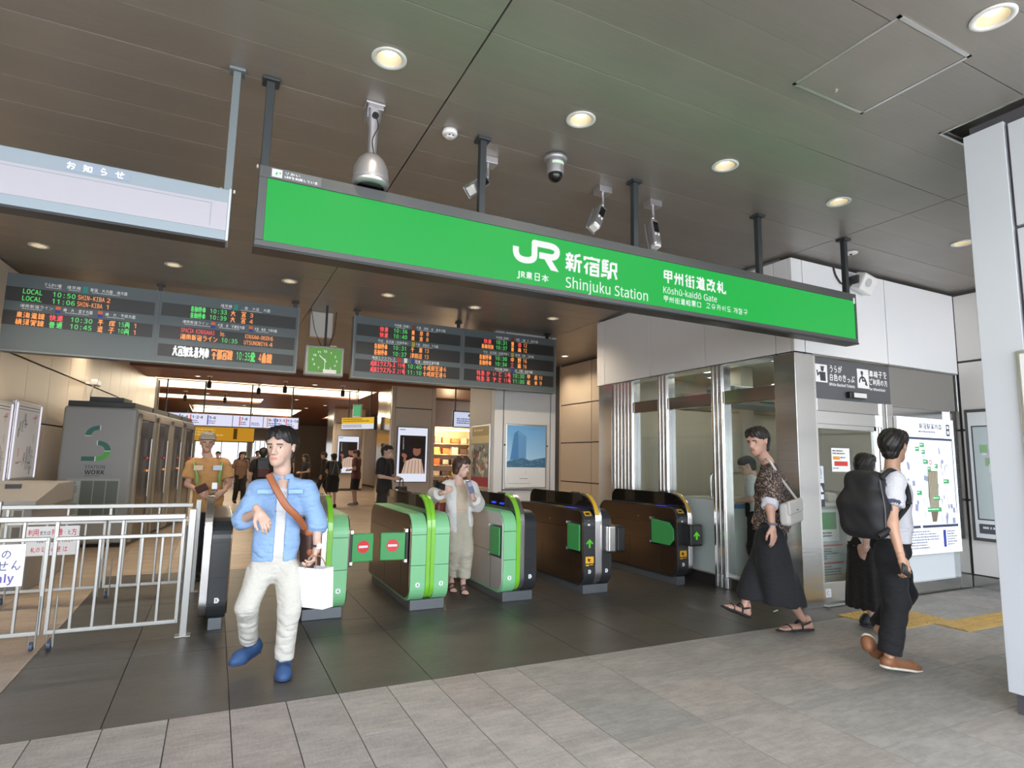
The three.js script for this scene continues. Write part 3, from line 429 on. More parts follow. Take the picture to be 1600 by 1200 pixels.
const KANA = {
  お: [[0.6, 2.4, 6, 2], [3, 0, 3, 9, 1.4, 8.8, 0.8, 7, 4, 5, 8, 5.2, 8.8, 7.4, 6, 9.4], [7, 1.4, 9.2, 3]], ら: [[3.4, 0.2, 6, 1.4], [2.4, 2.6, 1.8, 6.4, 5.4, 4.4, 8.4, 6, 7, 8.8, 3, 9.8]], せ: [[0.2, 4, 9.8, 3.2], [7.2, 0.6, 7.2, 5.4, 6, 6.2], [2.8, 1, 2.8, 8.4, 4, 9.2, 8.6, 9.2]], う: [[3, 0.4, 6.6, 1.4], [1.6, 4, 5.6, 2.8, 8.2, 4.6, 7, 8, 4, 10]], が: [[0.4, 3.2, 6.2, 2.6, 6.2, 6, 5, 9.6, 3.8, 9], [3.6, 0.4, 2.6, 5, 0.6, 9.6], [7.4, 2.6, 9, 5.6], [8, 0, 8.8, 1.4], [9.2, 0, 10, 1.2]],
  の: [[5.4, 1.6, 4, 7.2, 2, 8.4, 0.8, 6, 2.4, 2.6, 6, 1.4, 9.2, 4, 8.6, 7.6, 5.6, 9.4]], き: [[1.2, 1.8, 8.6, 1.4], [1, 4.2, 9, 3.8], [4, 0, 7.6, 7], [2.4, 6.6, 2, 8.8, 5, 9.8, 7.6, 9.4]], っ: [[2, 6, 6, 4.8, 8, 6.6, 6.6, 9, 4, 10]], ぷ: [[4, 0.6, 5.8, 1.8, 4, 4, 5.8, 6.6, 4.6, 9.4, 3, 8.8], [1, 6, 0.4, 9], [7, 6, 9.2, 8.8], [9, 0.4, 8.2, 1.2, 9, 2, 9.8, 1.2, 9, 0.4]], を: [[1, 1.6, 8, 1.4], [4.6, 0, 2, 4.8, 5.4, 4.4, 6, 7], [9, 3.8, 4, 6.6, 3.4, 9, 5, 9.8, 8.6, 9.6]], ご: [[2, 1.8, 7, 1.6, 6, 2.6], [1.8, 6, 1.4, 8.6, 4, 9.6, 8.6, 9.2], [8, 0, 8.8, 1.4], [9.2, 0, 10, 1.2]],
  ま: [[1, 1.8, 9, 1.8], [1.4, 4.2, 8.6, 4.2], [5, 0, 5, 8.4, 3, 9.8, 1.6, 8.6, 3.4, 7.2, 6, 7.8, 9, 9.6]], せ2: [], ん: [[5.4, 0.2, 1, 9.6, 3.8, 5.6, 5.6, 6.4, 6.2, 9.4, 8, 9, 9.6, 6]], り: [[2.4, 1, 2.4, 6], [7.4, 0.6, 7.4, 6, 4.4, 10]], か: [[0.6, 3.2, 6.6, 2.6, 6.6, 6, 5.2, 9.6, 4, 9], [4, 0.4, 2.8, 5, 0.8, 9.6], [8, 2, 9.6, 5.4]], い: [[1.6, 1.6, 1.6, 6.6, 3, 9, 4.4, 7], [7.6, 2.4, 9.2, 6.4]], じ: [[3, 0.6, 3, 7.6, 5, 9.6, 8.6, 7.6], [6.4, 1.4, 7.4, 2.8], [8, 0.8, 9, 2.2]], あ: [[1, 1.8, 8.4, 1.4], [4, 0, 4.4, 8.6], [7, 3.4, 4.8, 7.6, 2, 9, 1.2, 7, 3.6, 4.8, 7.6, 5, 8.8, 7.4, 6.4, 9.8]], ず: [[0.2, 2.2, 9.6, 2], [5.4, 0, 5.6, 5.6, 3.8, 6.4, 3.6, 4.4, 5.6, 4.4, 6, 7, 3.6, 10], [8, 3.4, 8.8, 4.6], [9.2, 3, 10, 4.2]], さ: [[1, 2.6, 9, 2], [4, 0, 7.2, 6], [2.4, 5.8, 2.2, 8.4, 5, 9.8, 7.6, 9.4]], た: [[0.6, 2.4, 6, 2], [3.6, 0.2, 0.6, 9.6], [5, 4.4, 9, 4], [5, 7.4, 5.4, 9, 9.4, 9]], は: [[1.2, 0.8, 1, 9.4], [3.6, 2.6, 9.6, 2.4], [7, 0.4, 7, 8.6, 5, 9.6, 4, 8.2, 6, 7.2, 9.6, 9]], て: [[0.8, 1.8, 9, 1.2, 5, 4.4, 5.2, 8.4, 8, 9.6]], く: [[7.4, 0.4, 2.4, 5, 7.8, 9.8]], だ: [[0.6, 2.4, 6, 2], [3.6, 0.2, 0.6, 9.6], [5, 4.4, 9, 4], [5, 7.4, 5.4, 9, 9.4, 9], [8, 0.4, 8.8, 1.8]], し: [[3, 0.4, 3, 7.6, 5, 9.6, 9, 7]], と: [[2.6, 0.6, 4, 4.4], [8.4, 3, 3.4, 5.6, 2.4, 8, 5, 9.6, 8.8, 9.2]], え: [[3.4, 0.2, 6, 1.2], [1.4, 3.4, 7.6, 3, 1, 9.6, 5, 6.8, 5.8, 9, 9.4, 9.4]],
};
function strokesOf(ch, x0 = 0, y0 = 0, x1 = 10, y1 = 10, src) {
  const list = src ?? COMPOSE[ch] ?? KANA[ch]; if (!list) return null;
  const out = [];
  for (const s of list) {
    if (typeof s[0] === 'string') out.push(...strokesOf('', s[1], s[2], s[3], s[4], PARTS[s[0]]).map((q) => q));
    else out.push(s);
  }
  return out.map((q) => q.map((v, i) => (i % 2 ? y0 + (v / 10) * (y1 - y0) : x0 + (v / 10) * (x1 - x0))));
}
// draw a mixed line of text; size is the body height in canvas pixels; returns its width
function write(g, text, x, y, size, color, { weight = 0.11, pitch = 1.04, latin = 'bold', squeeze = 1, font = 'sans-serif', max = 0 } = {}) {
  const measure = () => { let w = 0; g.font = `${latin} ${size * 0.98}px ${font}`; for (const ch of text) w += (COMPOSE[ch] || KANA[ch]) ? size * pitch * squeeze : g.measureText(ch).width * squeeze; return w; };
  const full = measure(); if (max && full > max) squeeze *= max / full;
  g.strokeStyle = g.fillStyle = color; g.lineCap = 'butt'; g.lineJoin = 'miter'; g.lineWidth = Math.max(size * weight, 0.8);
  let cx = x;
  for (const ch of text) {
    const st = strokesOf(ch);
    if (st) {
      const k = size * 0.088, round = !!KANA[ch]; g.lineCap = round ? 'round' : 'butt'; g.lineJoin = round ? 'round' : 'miter';
      for (const s of st) {
        g.beginPath(); const P = (i) => [cx + (0.6 + s[2 * i]) * k * squeeze, y + (0.7 + s[2 * i + 1]) * k], n = s.length / 2;
        g.moveTo(...P(0));
        if (round && n > 2) { for (let i = 1; i < n - 1; i++) { const a = P(i), b = P(i + 1), e = i === n - 2 ? b : [(a[0] + b[0]) / 2, (a[1] + b[1]) / 2]; g.quadraticCurveTo(a[0], a[1], e[0], e[1]); } } else for (let i = 1; i < n; i++) g.lineTo(...P(i));
        g.stroke();
      }
      cx += size * pitch * squeeze;
    } else {
      g.font = `${latin} ${size * 0.98}px ${font}`; const w = g.measureText(ch).width;
      g.save(); g.translate(cx, y + size * 0.84); g.scale(squeeze, 1); g.fillText(ch, 0, 0); g.restore(); cx += w * squeeze;
    }
  }
  return cx - x;
}
// lines too small to read: rows of short ticks
function fineLines(g, x, y, w, h, rows, color, s = 5) {
  g.fillStyle = color; let q = s * 7919 + 13; const r = () => (q = (q * 16807) % 2147483647) / 2147483647;
  const p = h / rows;
  for (let i = 0; i < rows; i++) { let cx = x; const end = x + w * (0.55 + 0.45 * r()); while (cx < end) { const l = p * (0.3 + 0.9 * r()); g.fillRect(cx, y + i * p, Math.min(l, end - cx), p * 0.5); cx += l + p * 0.22; } }
}
// ---------- hanging signs ----------
const hanger = (parent, x, z, yTop, yBot, m = M.darkPole, w = 0.05, name = 'hanger_pole') => {
  const p = mesh(name, rspan(x - w / 2, x + w / 2, yBot, yTop, z - w / 2, z + w / 2, 0.004), m, parent);
  mesh('ceiling_flange', rspan(x - w * 1.05, x + w * 1.05, yTop - 0.022, yTop, z - w * 1.05, z + w * 1.05, 0.006), m, p);
  for (const s of [-1, 1]) mesh('base_bolt', disc(0.008, 0.02, x + s * w * 0.8, yBot + 0.01, z + 0.01, 8), M.alu, p);
  return p;
};
function lightBehind(name, w, h, x, y, z, color, intensity, turn = 0) {
  const l = new THREE.RectAreaLight(color, intensity, w, h); l.name = name; l.position.set(x, y, z); l.rotation.y = Math.PI + turn; return l; // shines towards +z when turn is 0
}
{ // the long green station name sign
  const X0 = 0.115, X1 = 5.82, Y0 = 2.752, Y1 = 3.275, ZF = -3.80, D = 0.13, gx0 = 0.165, gx1 = 5.795, gy0 = 2.80, gy1 = 3.20;
  const s = thing('station_name_sign', 'long backlit green station name sign in a grey frame hung on black poles', 'sign', [0, 0, 0]);
  mesh('sign_case', rspan(X0, X1, Y0 + 0.012, Y1, ZF - D, ZF - 0.008, 0.008, 2), M.signFrame, s);
  mesh('frame_rim', [rspan(X0, X1, gy1, Y1, ZF - 0.01, ZF + 0.012, 0.004), rspan(X0, X1, Y0, gy0, ZF - 0.03, ZF + 0.012, 0.004), rspan(X0, gx0, gy0, gy1, ZF - 0.01, ZF + 0.012, 0.004), rspan(gx1, X1, gy0, gy1, ZF - 0.01, ZF + 0.012, 0.004)], M.signFrame, s);
  mesh('drip_rail', rspan(X0 - 0.004, X1 + 0.004, Y0 - 0.006, Y0 + 0.012, ZF - D, ZF + 0.016, 0.004), M.black, s);
  const W = gx1 - gx0, Hh = gy1 - gy0, CW = 2048, CH = 146;
  const tex = canvasTex(CW, CH, (g) => {
    g.fillStyle = '#22bd50'; g.fillRect(0, 0, CW, CH);
    const k = CW / W, ux = (px, py) => (atZ(px, py, ZF).x - gx0) * k, uy = (px, py) => (gy1 - atZ(px, py, ZF).y) * k;
    // railway emblem: J and R joined in heavy strokes
    const e = (px, py) => [ux(px, py), uy(px, py)], L = e(801, 389), R = e(873, 426), w = R[0] - L[0], x = L[0], t = uy(836, 375), b = uy(868, 424), h = b - t, th = h * 0.235;
    g.strokeStyle = '#fff'; g.lineWidth = th; g.lineJoin = 'round'; g.lineCap = 'butt';
    g.beginPath(); g.moveTo(x + th * 0.5, t + h * 0.36); g.lineTo(x + th * 0.5, t + h * 0.52); g.quadraticCurveTo(x + th * 0.6, t + h * 0.80, x + w * 0.25, t + h * 0.80); g.quadraticCurveTo(x + w * 0.46, t + h * 0.80, x + w * 0.46, t + h * 0.55); g.lineTo(x + w * 0.46, t + th * 0.5); g.lineTo(x + w * 0.80, t + th * 0.5); g.quadraticCurveTo(x + w * 0.96, t + th * 0.6, x + w * 0.955, t + h * 0.3); g.quadraticCurveTo(x + w * 0.95, t + h * 0.52, x + w * 0.8, t + h * 0.53); g.lineTo(x + w * 0.56, t + h * 0.53); g.stroke();
    g.beginPath(); g.fillStyle = '#fff'; g.moveTo(x + w * 0.62, t + h * 0.5); g.lineTo(x + w * 0.78, t + h * 0.5); g.lineTo(x + w * 1.0, t + h * 1.02); g.lineTo(x + w * 0.82, t + h * 1.0); g.closePath(); g.fill();
    const put = (text, px, py, px2, size, o) => write(g, text, ux(px, py), uy(px, py), size, '#fff', { max: ux(px2, py) - ux(px, py), ...o });
    put('JR東日本', 809, 421, 864, 24, { weight: 0.12 });
    put('新宿駅', 882, 391, 968, 62, { weight: 0.125, pitch: 0.98 });
    put('Shinjuku Station', 883, 429, 1013, 44, { latin: 'normal' });
    put('甲州街道改札', 1035, 420, 1134, 46, { weight: 0.13 });
    put('Kōshū-kaidō Gate', 1035, 446, 1125, 29, { latin: 'normal' });
    put('甲州街道检票口', 1036, 461, 1096, 22, { weight: 0.11 });
    put('고슈카이도 개찰구', 1102, 472, 1168, 22, { weight: 0.1 });
  });
  const face = mesh('backlit_sign_face', plate(W, Hh, 0.006), new THREE.MeshPhysicalMaterial({ color: S('#0a0a0a'), roughness: 0.45, specularIntensity: 0.5, emissive: S('#fff'), emissiveMap: tex, emissiveIntensity: 0.88 }), s);
  face.position.set((gx0 + gx1) / 2, (gy0 + gy1) / 2, ZF);
  const note = canvasTex(256, 80, (g) => { g.fillStyle = '#5c6062'; g.fillRect(0, 0, 256, 80); g.fillStyle = '#e8eee9'; g.fillRect(6, 8, 50, 64); g.fillStyle = '#3d9a5c'; g.font = 'bold italic 58px serif'; g.fillText('e', 16, 58); write(g, 'りかいに', 68, 12, 26, '#e8e8e8', { weight: 0.1 }); write(g, 'LEDを利用しています', 68, 44, 24, '#e8e8e8', { weight: 0.1, max: 180 }); });
  const st = mesh('sticker', plate(0.3, 0.062, 0.002), mat('#fff', 0.5, 0, { map: note }), s); st.position.set(0.33, 3.238, ZF + 0.0135);
  mesh('edge_label', plate(0.03, 0.06, 0.002).translate(5.78, 3.2, ZF + 0.0135), M.white, s);
  for (const x of [0.145, 1.62, 3.03, 4.5, 5.77]) hanger(s, x, ZF - 0.06, CEIL, Y1);
  const l = lightBehind('sign_glow_light', W, Hh, (gx0 + gx1) / 2, (gy0 + gy1) / 2, ZF + 0.015, S('#2bbf57'), 0.35); s.add(l);
}
{ // notice board at the left edge
  const n = thing('notice_board', 'blank pale notice display with a white heading hung on grey poles', 'notice board', [0, 0, 0]);
  const X0 = -3.4, X1 = -0.03, Y0 = 2.745, Y1 = 3.075, Z = -3.79, cas = mat(rgb(0.25, 0.30, 0.335), 0.45, 0.2);
  mesh('board_case', rspan(X0, X1, Y0 + 0.014, Y1, Z - 0.12, Z, 0.006), cas, n);
  mesh('screen_panel', rspan(X0, X1 - 0.012, Y0 + 0.07, Y1 - 0.085, Z, Z + 0.004, 0.003), mat(rgb(0.37, 0.36, 0.40), 0.3), n);
  mesh('inner_border', [span(X0, X1 - 0.1, Y1 - 0.105, Y1 - 0.102, Z + 0.004, Z + 0.006), span(X1 - 0.1, X1 - 0.097, Y0 + 0.09, Y1 - 0.102, Z + 0.004, Z + 0.006)], cas, n);
  mesh('vent_strip', span(X0, X1 - 0.01, Y0, Y0 + 0.014, Z - 0.11, Z + 0.004), M.black, n);
  mesh('end_cap', rspan(X1 - 0.012, X1 + 0.004, Y0 + 0.01, Y1 + 0.004, Z - 0.122, Z + 0.006, 0.004), mat(rgb(0.45, 0.5, 0.53), 0.4, 0.3), n);
  const t = canvasTex(512, 100, (g) => { g.fillStyle = '#8592a0'; g.fillRect(0, 0, 512, 100); 'お知らせ'.split('').forEach((c, i) => write(g, c, 14 + i * 126, 12, 76, '#fdfdf6', { weight: 0.13 })); });
  const a = atZ(153, 268, Z); mesh('heading', plate(0.30, 0.058, 0.002).translate(a.x, Y1 - 0.042, Z + 0.0015), mat('#fff', 0.5, 0, { map: t }), n);
  hanger(n, -0.05, Z - 0.06, CEIL, Y1, M.greyPole, 0.045); hanger(n, -1.9, Z - 0.06, CEIL, Y1, M.greyPole, 0.045);
}
// ---------- departure boards ----------
const LEDC = { g: '#4fd866', o: '#ff9a4a', r: '#ff4a4f', w: '#f2f4f2' };
function departureUnit(parent, x0, x1, y0, y1, z, rows) {
  const W = x1 - x0, H = y1 - y0, CW = 1024, CH = Math.round(1024 * H / W), k = CW / W;
  const face = canvasTex(CW, CH, (g) => { g.fillStyle = '#5f6a6e'; g.fillRect(0, 0, CW, CH); for (const r of rows) if (r.head) {
    for (const [t, x, sub, xmax] of r.head) { write(g, t, x * CW, r.y * CH, CH * 0.05, '#e6ebee', { weight: 0.12, max: (xmax - x) * CW }); fineLines(g, (x + 0.012) * CW, (r.y + 0.057) * CH, (xmax - x) * CW, CH * 0.022, 1, '#d5dcdf', x * 97); }
    for (const [c, x, c2] of r.chips ?? []) { g.fillStyle = c; g.fillRect(x * CW, (r.y - 0.008) * CH, 0.03 * CW, CH * (c2 ? 0.044 : 0.088)); if (c2) { g.fillStyle = c2; g.fillRect(x * CW, (r.y + 0.036) * CH, 0.03 * CW, CH * 0.044); } }
  } });
  const unit = mesh('board_face', plate(W, H, 0.16), mat('#fff', 0.45, 0.1, { map: face }), parent); unit.position.set((x0 + x1) / 2, (y0 + y1) / 2, z - 0.08);
  for (const r of rows) if (r.lines) {
    const h = r.h * H, cw = 1024, ch = Math.round(cw * h / (W * 0.96)), lit = canvasTex(cw, ch, (g) => {
      g.fillStyle = '#000'; g.fillRect(0, 0, cw, ch);
      r.lines.forEach((line, i) => line.forEach(([t, c, x, xm]) => write(g, t, x * cw, ch * (i / r.lines.length) + ch * 0.01, ch / r.lines.length * 0.95, LEDC[c], { weight: 0.135, max: (xm - x) * cw, latin: 'bold', font: 'monospace' })));
    });
    const d = mesh('led_display', plate(W * 0.96, h, 0.006), new THREE.MeshStandardMaterial({ color: rgb(0.035, 0.036, 0.036), roughness: 0.35, emissive: S('#fff'), emissiveMap: lit, emissiveIntensity: 0.95 }), parent);
    d.position.set((x0 + x1) / 2, y1 - (r.y + r.h / 2) * H, z + 0.001);
  }
  mesh('board_rim', [rspan(x0 - 0.012, x1 + 0.012, y0 - 0.014, y0 + 0.008, z - 0.16, z + 0.012, 0.004), rspan(x0 - 0.012, x0 + 0.008, y0, y1, z - 0.16, z + 0.01, 0.004), rspan(x1 - 0.008, x1 + 0.012, y0, y1, z - 0.16, z + 0.01, 0.004)], mat(rgb(0.2, 0.22, 0.23), 0.4, 0.4), parent);
}
{
  const Z = -9.5, Y0 = 2.765, Y1 = 3.77, SH = '湘南新宿ライン';
  const A = thing('departure_board', 'wide grey departure board listing trains to Shin-Kiba and Omiya', 'departure board', [0, 0, 0]);
  departureUnit(A, -2.72, -0.87, Y0, Y1, Z, [
    { head: [['りんかい線', 0.30, 1, 0.40], ['埼京線', 0.43, 1, 0.515], ['新宿・大方面・海方面', 0.57, 1, 0.80]], chips: [['#2f9c8d', 0.525]], y: 0.075 },
    { y: 0.175, h: 0.185, lines: [[['LOCAL', 'g', 0.17, 0.29], ['10:50', 'g', 0.345, 0.49], ['SHIN-KIBA', 'o', 0.5, 0.67], ['2', 'o', 0.68, 0.71]], [['LOCAL', 'g', 0.17, 0.29], ['11:06', 'g', 0.345, 0.49], ['SHIN-KIBA', 'o', 0.5, 0.66], ['1', 'o', 0.68, 0.71]]] },
    { head: [[SH, 0.18, 1, 0.37], ['横・大・逗子方面', 0.425, 1, 0.60], ['横・大・平田方面', 0.675, 1, 0.865]], chips: [['#ee7a4c', 0.38, '#3144a8'], ['#ee7a4c', 0.63, '#3144a8']], y: 0.385 },
    { y: 0.485, h: 0.185, lines: [[['東海道線', 'o', 0.15, 0.32], ['快速', 'r', 0.345, 0.43], ['10:30', 'g', 0.47, 0.61], ['平', 'o', 0.64, 0.68], ['塚', 'o', 0.71, 0.755], ['15両', 'g', 0.77, 0.85], ['1', 'o', 0.87, 0.9]], [['横須賀線', 'o', 0.15, 0.32], ['普通', 'g', 0.345, 0.43], ['10:45', 'g', 0.47, 0.61], ['逗', 'o', 0.64, 0.68], ['子', 'o', 0.71, 0.755], ['10両', 'g', 0.77, 0.85], ['1', 'o', 0.87, 0.9]]] },
  ]);
  departureUnit(A, -0.86, 1.0, Y0, Y1, Z, [
    { head: [['埼京線', 0.415, 1, 0.50], ['赤・新・大宮・方面', 0.55, 1, 0.78]], chips: [['#2f9c8d', 0.51]], y: 0.075 },
    { y: 0.155, h: 0.185, lines: [[['各駅停車', 'g', 0.20, 0.31], ['10:33', 'g', 0.335, 0.465], ['大', 'o', 0.49, 0.53], ['宮', 'o', 0.57, 0.61], ['3', 'o', 0.635, 0.665]], [['各駅停車', 'g', 0.20, 0.31], ['10:39', 'g', 0.335, 0.465], ['大', 'o', 0.49, 0.53], ['宮', 'o', 0.57, 0.61], ['4', 'o', 0.635, 0.665]]] },
    { head: [[SH, 0.165, 1, 0.345], ['大宮・京・宇都宮方面', 0.405, 1, 0.60], ['大宮・東武・千田方面', 0.67, 1, 0.84]], chips: [['#ee7a4c', 0.36, '#3144a8'], ['#ee7a4c', 0.63, '#3144a8']], y: 0.37 },
    { y: 0.475, h: 0.185, lines: [[['SPACIA KINUGAWA3', 'r', 0.145, 0.385], ['Dep.', 'o', 0.425, 0.465], ['KINUGAWA-ONSEN', 'o', 0.61, 0.80], ['6', 'o', 0.805, 0.83]], [['湘南新宿ライン', 'o', 0.145, 0.415], ['10:35', 'g', 0.435, 0.56], ['UTSUNOMIYA', 'o', 0.605, 0.79], ['4', 'o', 0.80, 0.83]]] },
    { y: 0.74, h: 0.17, lines: [[['大宮駅先着列車', 'w', 0.10, 0.36], ['宇都宮線', 'o', 0.375, 0.53], ['10:35発', 'g', 0.555, 0.70], ['4番線', 'o', 0.725, 0.83]]] },
  ]);
  for (const x of [-2.64, -0.865, 0.95]) hanger(A, x, Z - 0.08, CEIL, Y1);
  const B = thing('departure_board', 'wide dark departure board listing trains to Tokyo, Chiba and Matsumoto', 'departure board', [0, 0, 0]);
  departureUnit(B, 1.85, 3.71, Y0, Y1, Z, [
    { head: [['中央線(快速)', 0.35, 1, 0.50], ['千葉・津田・京・東京方面', 0.55, 1, 0.83]], chips: [['#8a4538', 0.515]], y: 0.06 },
    { y: 0.13, h: 0.19, lines: [[['快速', 'r', 0.21, 0.29], ['10:36', 'g', 0.335, 0.47], ['東', 'o', 0.505, 0.545], ['京', 'o', 0.585, 0.625], ['8', 'o', 0.65, 0.68]], [['快速', 'r', 0.21, 0.29], ['10:40', 'g', 0.335, 0.47], ['東', 'o', 0.505, 0.545], ['京', 'o', 0.585, 0.625], ['8', 'o', 0.65, 0.68]]] },
    { head: [['中央・総武線(各駅停車)', 0.21, 1, 0.495], ['千葉・津田沼・千方面', 0.55, 1, 0.765]], chips: [['#c8be4a', 0.515]], y: 0.345 },
    { y: 0.415, h: 0.2, lines: [[['各駅停車', 'o', 0.165, 0.29], ['10:31', 'g', 0.335, 0.47], ['千', 'o', 0.505, 0.545], ['葉', 'o', 0.585, 0.625], ['13', 'o', 0.64, 0.685]], [['各駅停車', 'o', 0.165, 0.29], ['10:37', 'g', 0.335, 0.47], ['津田沼', 'o', 0.505, 0.62], ['13', 'o', 0.64, 0.685]]] },
    { head: [['成田エクスプレス', 0.165, 1, 0.375], ['空港・成田空港方面', 0.55, 1, 0.78]], chips: [['#d93a4c', 0.39], ['#f0f0f0', 0.45], ['#33479e', 0.515]], y: 0.63 },
    { y: 0.70, h: 0.2, lines: [[['成田エクスプレス', 'r', 0.14, 0.37], ['19号', 'r', 0.385, 0.465], ['10:40', 'g', 0.48, 0.62], ['+成田空港', 'o', 0.63, 0.83], ['6', 'o', 0.835, 0.865]], [['成田エクスプレス', 'r', 0.14, 0.37], ['21号', 'r', 0.385, 0.465], ['11:10', 'g', 0.48, 0.62], ['+成田空港', 'o', 0.63, 0.83], ['6', 'o', 0.835, 0.865]]] },
  ]);
  departureUnit(B, 3.72, 5.58, Y0, Y1, Z, [
    { head: [['中央線(快速)', 0.34, 1, 0.49], ['中野・三鷹・千・東武方面', 0.555, 1, 0.80]], chips: [['#8a3a38', 0.505]], y: 0.06 },
    { y: 0.13, h: 0.19, lines: [[['快速', 'r', 0.20, 0.285], ['10:31', 'g', 0.33, 0.46], ['豊', 'o', 0.5, 0.54], ['田', 'r', 0.58, 0.62], ['12', 'o', 0.64, 0.685]], [['青梅特快', 'o', 0.175, 0.31], ['10:37', 'g', 0.33, 0.46], ['青', 'o', 0.5, 0.54], ['梅', 'o', 0.58, 0.62], ['12', 'o', 0.64, 0.685]]] },
    { head: [['中央・総武線(各駅停車)', 0.21, 1, 0.49], ['東中野・中野・三鷹方面', 0.55, 1, 0.755]], chips: [['#c8be4a', 0.505]], y: 0.345 },
    { y: 0.415, h: 0.2, lines: [[['各駅停車', 'o', 0.155, 0.29], ['10:30', 'g', 0.325, 0.46], ['中', 'o', 0.5, 0.54], ['野', 'o', 0.58, 0.62], ['16', 'o', 0.64, 0.685]], [['各駅停車', 'o', 0.155, 0.29], ['10:34', 'g', 0.325, 0.46], ['三', 'r', 0.5, 0.54], ['鷹', 'o', 0.58, 0.62], ['16', 'o', 0.64, 0.685]]] },
    { head: [['中央本線(特急)', 0.335, 1, 0.49], ['大・千野・松本方面', 0.55, 1, 0.745]], chips: [['#33479e', 0.51]], y: 0.63 },
    { y: 0.70, h: 0.2, lines: [[['特急', 'r', 0.13, 0.22], ['か', 'r', 0.235, 0.28], ['い', 'r', 0.305, 0.345], ['じ', 'r', 0.365, 0.405], ['5号', 'r', 0.435, 0.51], ['10:30', 'g', 0.525, 0.66], ['甲', 'o', 0.69, 0.73], ['府', 'o', 0.775, 0.815], ['10', 'o', 0.825, 0.87]], [['特急', 'r', 0.13, 0.22], ['あ', 'r', 0.235, 0.28], ['ず', 'r', 0.305, 0.345], ['さ', 'r', 0.365, 0.405], ['11号', 'r', 0.425, 0.51], ['11:00', 'g', 0.525, 0.66], ['松', 'o', 0.69, 0.73], ['本', 'o', 0.775, 0.815], ['9', 'o', 0.835, 0.865]]] },
  ]);
  for (const x of [1.9, 3.66, 5.45]) hanger(B, x, Z - 0.08, CEIL, Y1);
}
{ // hanging clock
  const Z = -9.5, c = thing('hanging_clock', 'square grey clock with a green lit dial hung between the departure boards', 'clock', [1.425, 0, Z]);
  mesh('clock_case', rb(0.58, 0.465, 0.16, 0, 2.985, -0.08, 0.02, 2), mat(rgb(0.42, 0.44, 0.43), 0.4, 0.3), c);
  const t = canvasTex(256, 200, (g) => { g.fillStyle = '#5d9e3c'; g.fillRect(0, 0, 256, 200); g.font = 'bold 25px sans-serif'; g.fillStyle = '#e8ffe0'; g.textAlign = 'center'; for (let i = 1; i <= 12; i++) { const a = i * Math.PI / 6; g.fillText(String(i), 128 + Math.sin(a) * 92, 109 - Math.cos(a) * 74); } g.strokeStyle = '#f4ffe8'; g.lineCap = 'round'; const hand = (a, l, w) => { g.lineWidth = w; g.beginPath(); g.moveTo(128 - Math.sin(a) * 14, 100 + Math.cos(a) * 14); g.lineTo(128 + Math.sin(a) * l, 100 - Math.cos(a) * l); g.stroke(); }; hand(-0.84, 56, 7); hand(3.12, 72, 5); });
  mesh('clock_dial_light', plate(0.5, 0.385, 0.008).translate(0, 2.99, 0.002), new THREE.MeshStandardMaterial({ color: S('#222'), roughness: 0.2, emissive: S('#fff'), emissiveMap: t, emissiveIntensity: 0.75 }), c);
  mesh('dial_rim', [rspan(-0.27, 0.27, 3.18, 3.2, 0, 0.014), rspan(-0.27, 0.27, 2.775, 2.797, 0, 0.014), rspan(-0.27, -0.25, 2.775, 3.2, 0, 0.014), rspan(0.25, 0.27, 2.775, 3.2, 0, 0.014)], mat(rgb(0.36, 0.38, 0.37), 0.4, 0.3), c);
  mesh('dial_sticker', plate(0.2, 0.06, 0.003).translate(0.08, 2.82, 0.009), M.white, c);
  mesh('hanger_pole', rod(V(0, 3.21, -0.06), V(0, CEIL, -0.06), 0.018), M.darkPole, c);
  for (const s of [-1, 1]) mesh('stay_chain', tube([V(s * 0.06, 3.22, -0.06), V(s * 0.15, 3.5, -0.2), V(s * 0.2, CEIL, -0.4)], 0.006, 12, 6), M.darkPole, c);
  const bxo = thing('junction_box', 'pale rectangular box under the ceiling behind the clock pole', 'box', [1.42, CEIL - 0.42, -10.1]);
  mesh('box_body', rb(0.36, 0.42, 0.12, 0, 0.21, 0, 0.01), mat(rgb(0.62, 0.6, 0.56), 0.5), bxo);
  mesh('box_bracket', bx(0.1, 0.02, 0.1, 0, 0.415, 0), M.alu, bxo);
}
// ---------- ticket gates ----------
const GZ = -5.88; // plane of the gate fronts
const GM = {
  green: mat(rgb(0.22, 0.56, 0.27), 0.38), finGreen: mat(rgb(0.2, 0.55, 0.03), 0.25, 0, { clearcoat: 0.6 }), dark: mat(rgb(0.028, 0.03, 0.032), 0.28), bronze: mat(rgb(0.17, 0.115, 0.075), 0.24, 0.85),
  steel: mat(rgb(0.68, 0.67, 0.66), 0.22, 0.95), yellow: mat(rgb(0.7, 0.42, 0.02), 0.35), plinth: mat(rgb(0.13, 0.14, 0.15), 0.4, 0.4), glass: mat(rgb(0.006, 0.006, 0.006), 0.08, 0, { clearcoat: 1 }), flap: mat(rgb(0.05, 0.34, 0.09), 0.42), silver: mat(rgb(0.6, 0.58, 0.56), 0.35, 0.6),
};
function profile(u0, u1, y0, y1, rfb, rft, rbt, n = 8) { // side outline, front at u0
  const p = [], arc = (cx, cy, r, a0, a1) => { if (r <= 0) { p.push([cx, cy]); return; } for (let i = 0; i <= n; i++) { const a = a0 + (a1 - a0) * i / n; p.push([cx + r * Math.cos(a), cy + r * Math.sin(a)]); } };
  p.push([u1, y0]); arc(u1 - rbt, y1 - rbt, rbt, 0, Math.PI / 2); arc(u0 + rft, y1 - rft, rft, Math.PI / 2, Math.PI); arc(u0 + rfb, y0 + rfb, rfb, Math.PI, 1.5 * Math.PI);
  return p;
}
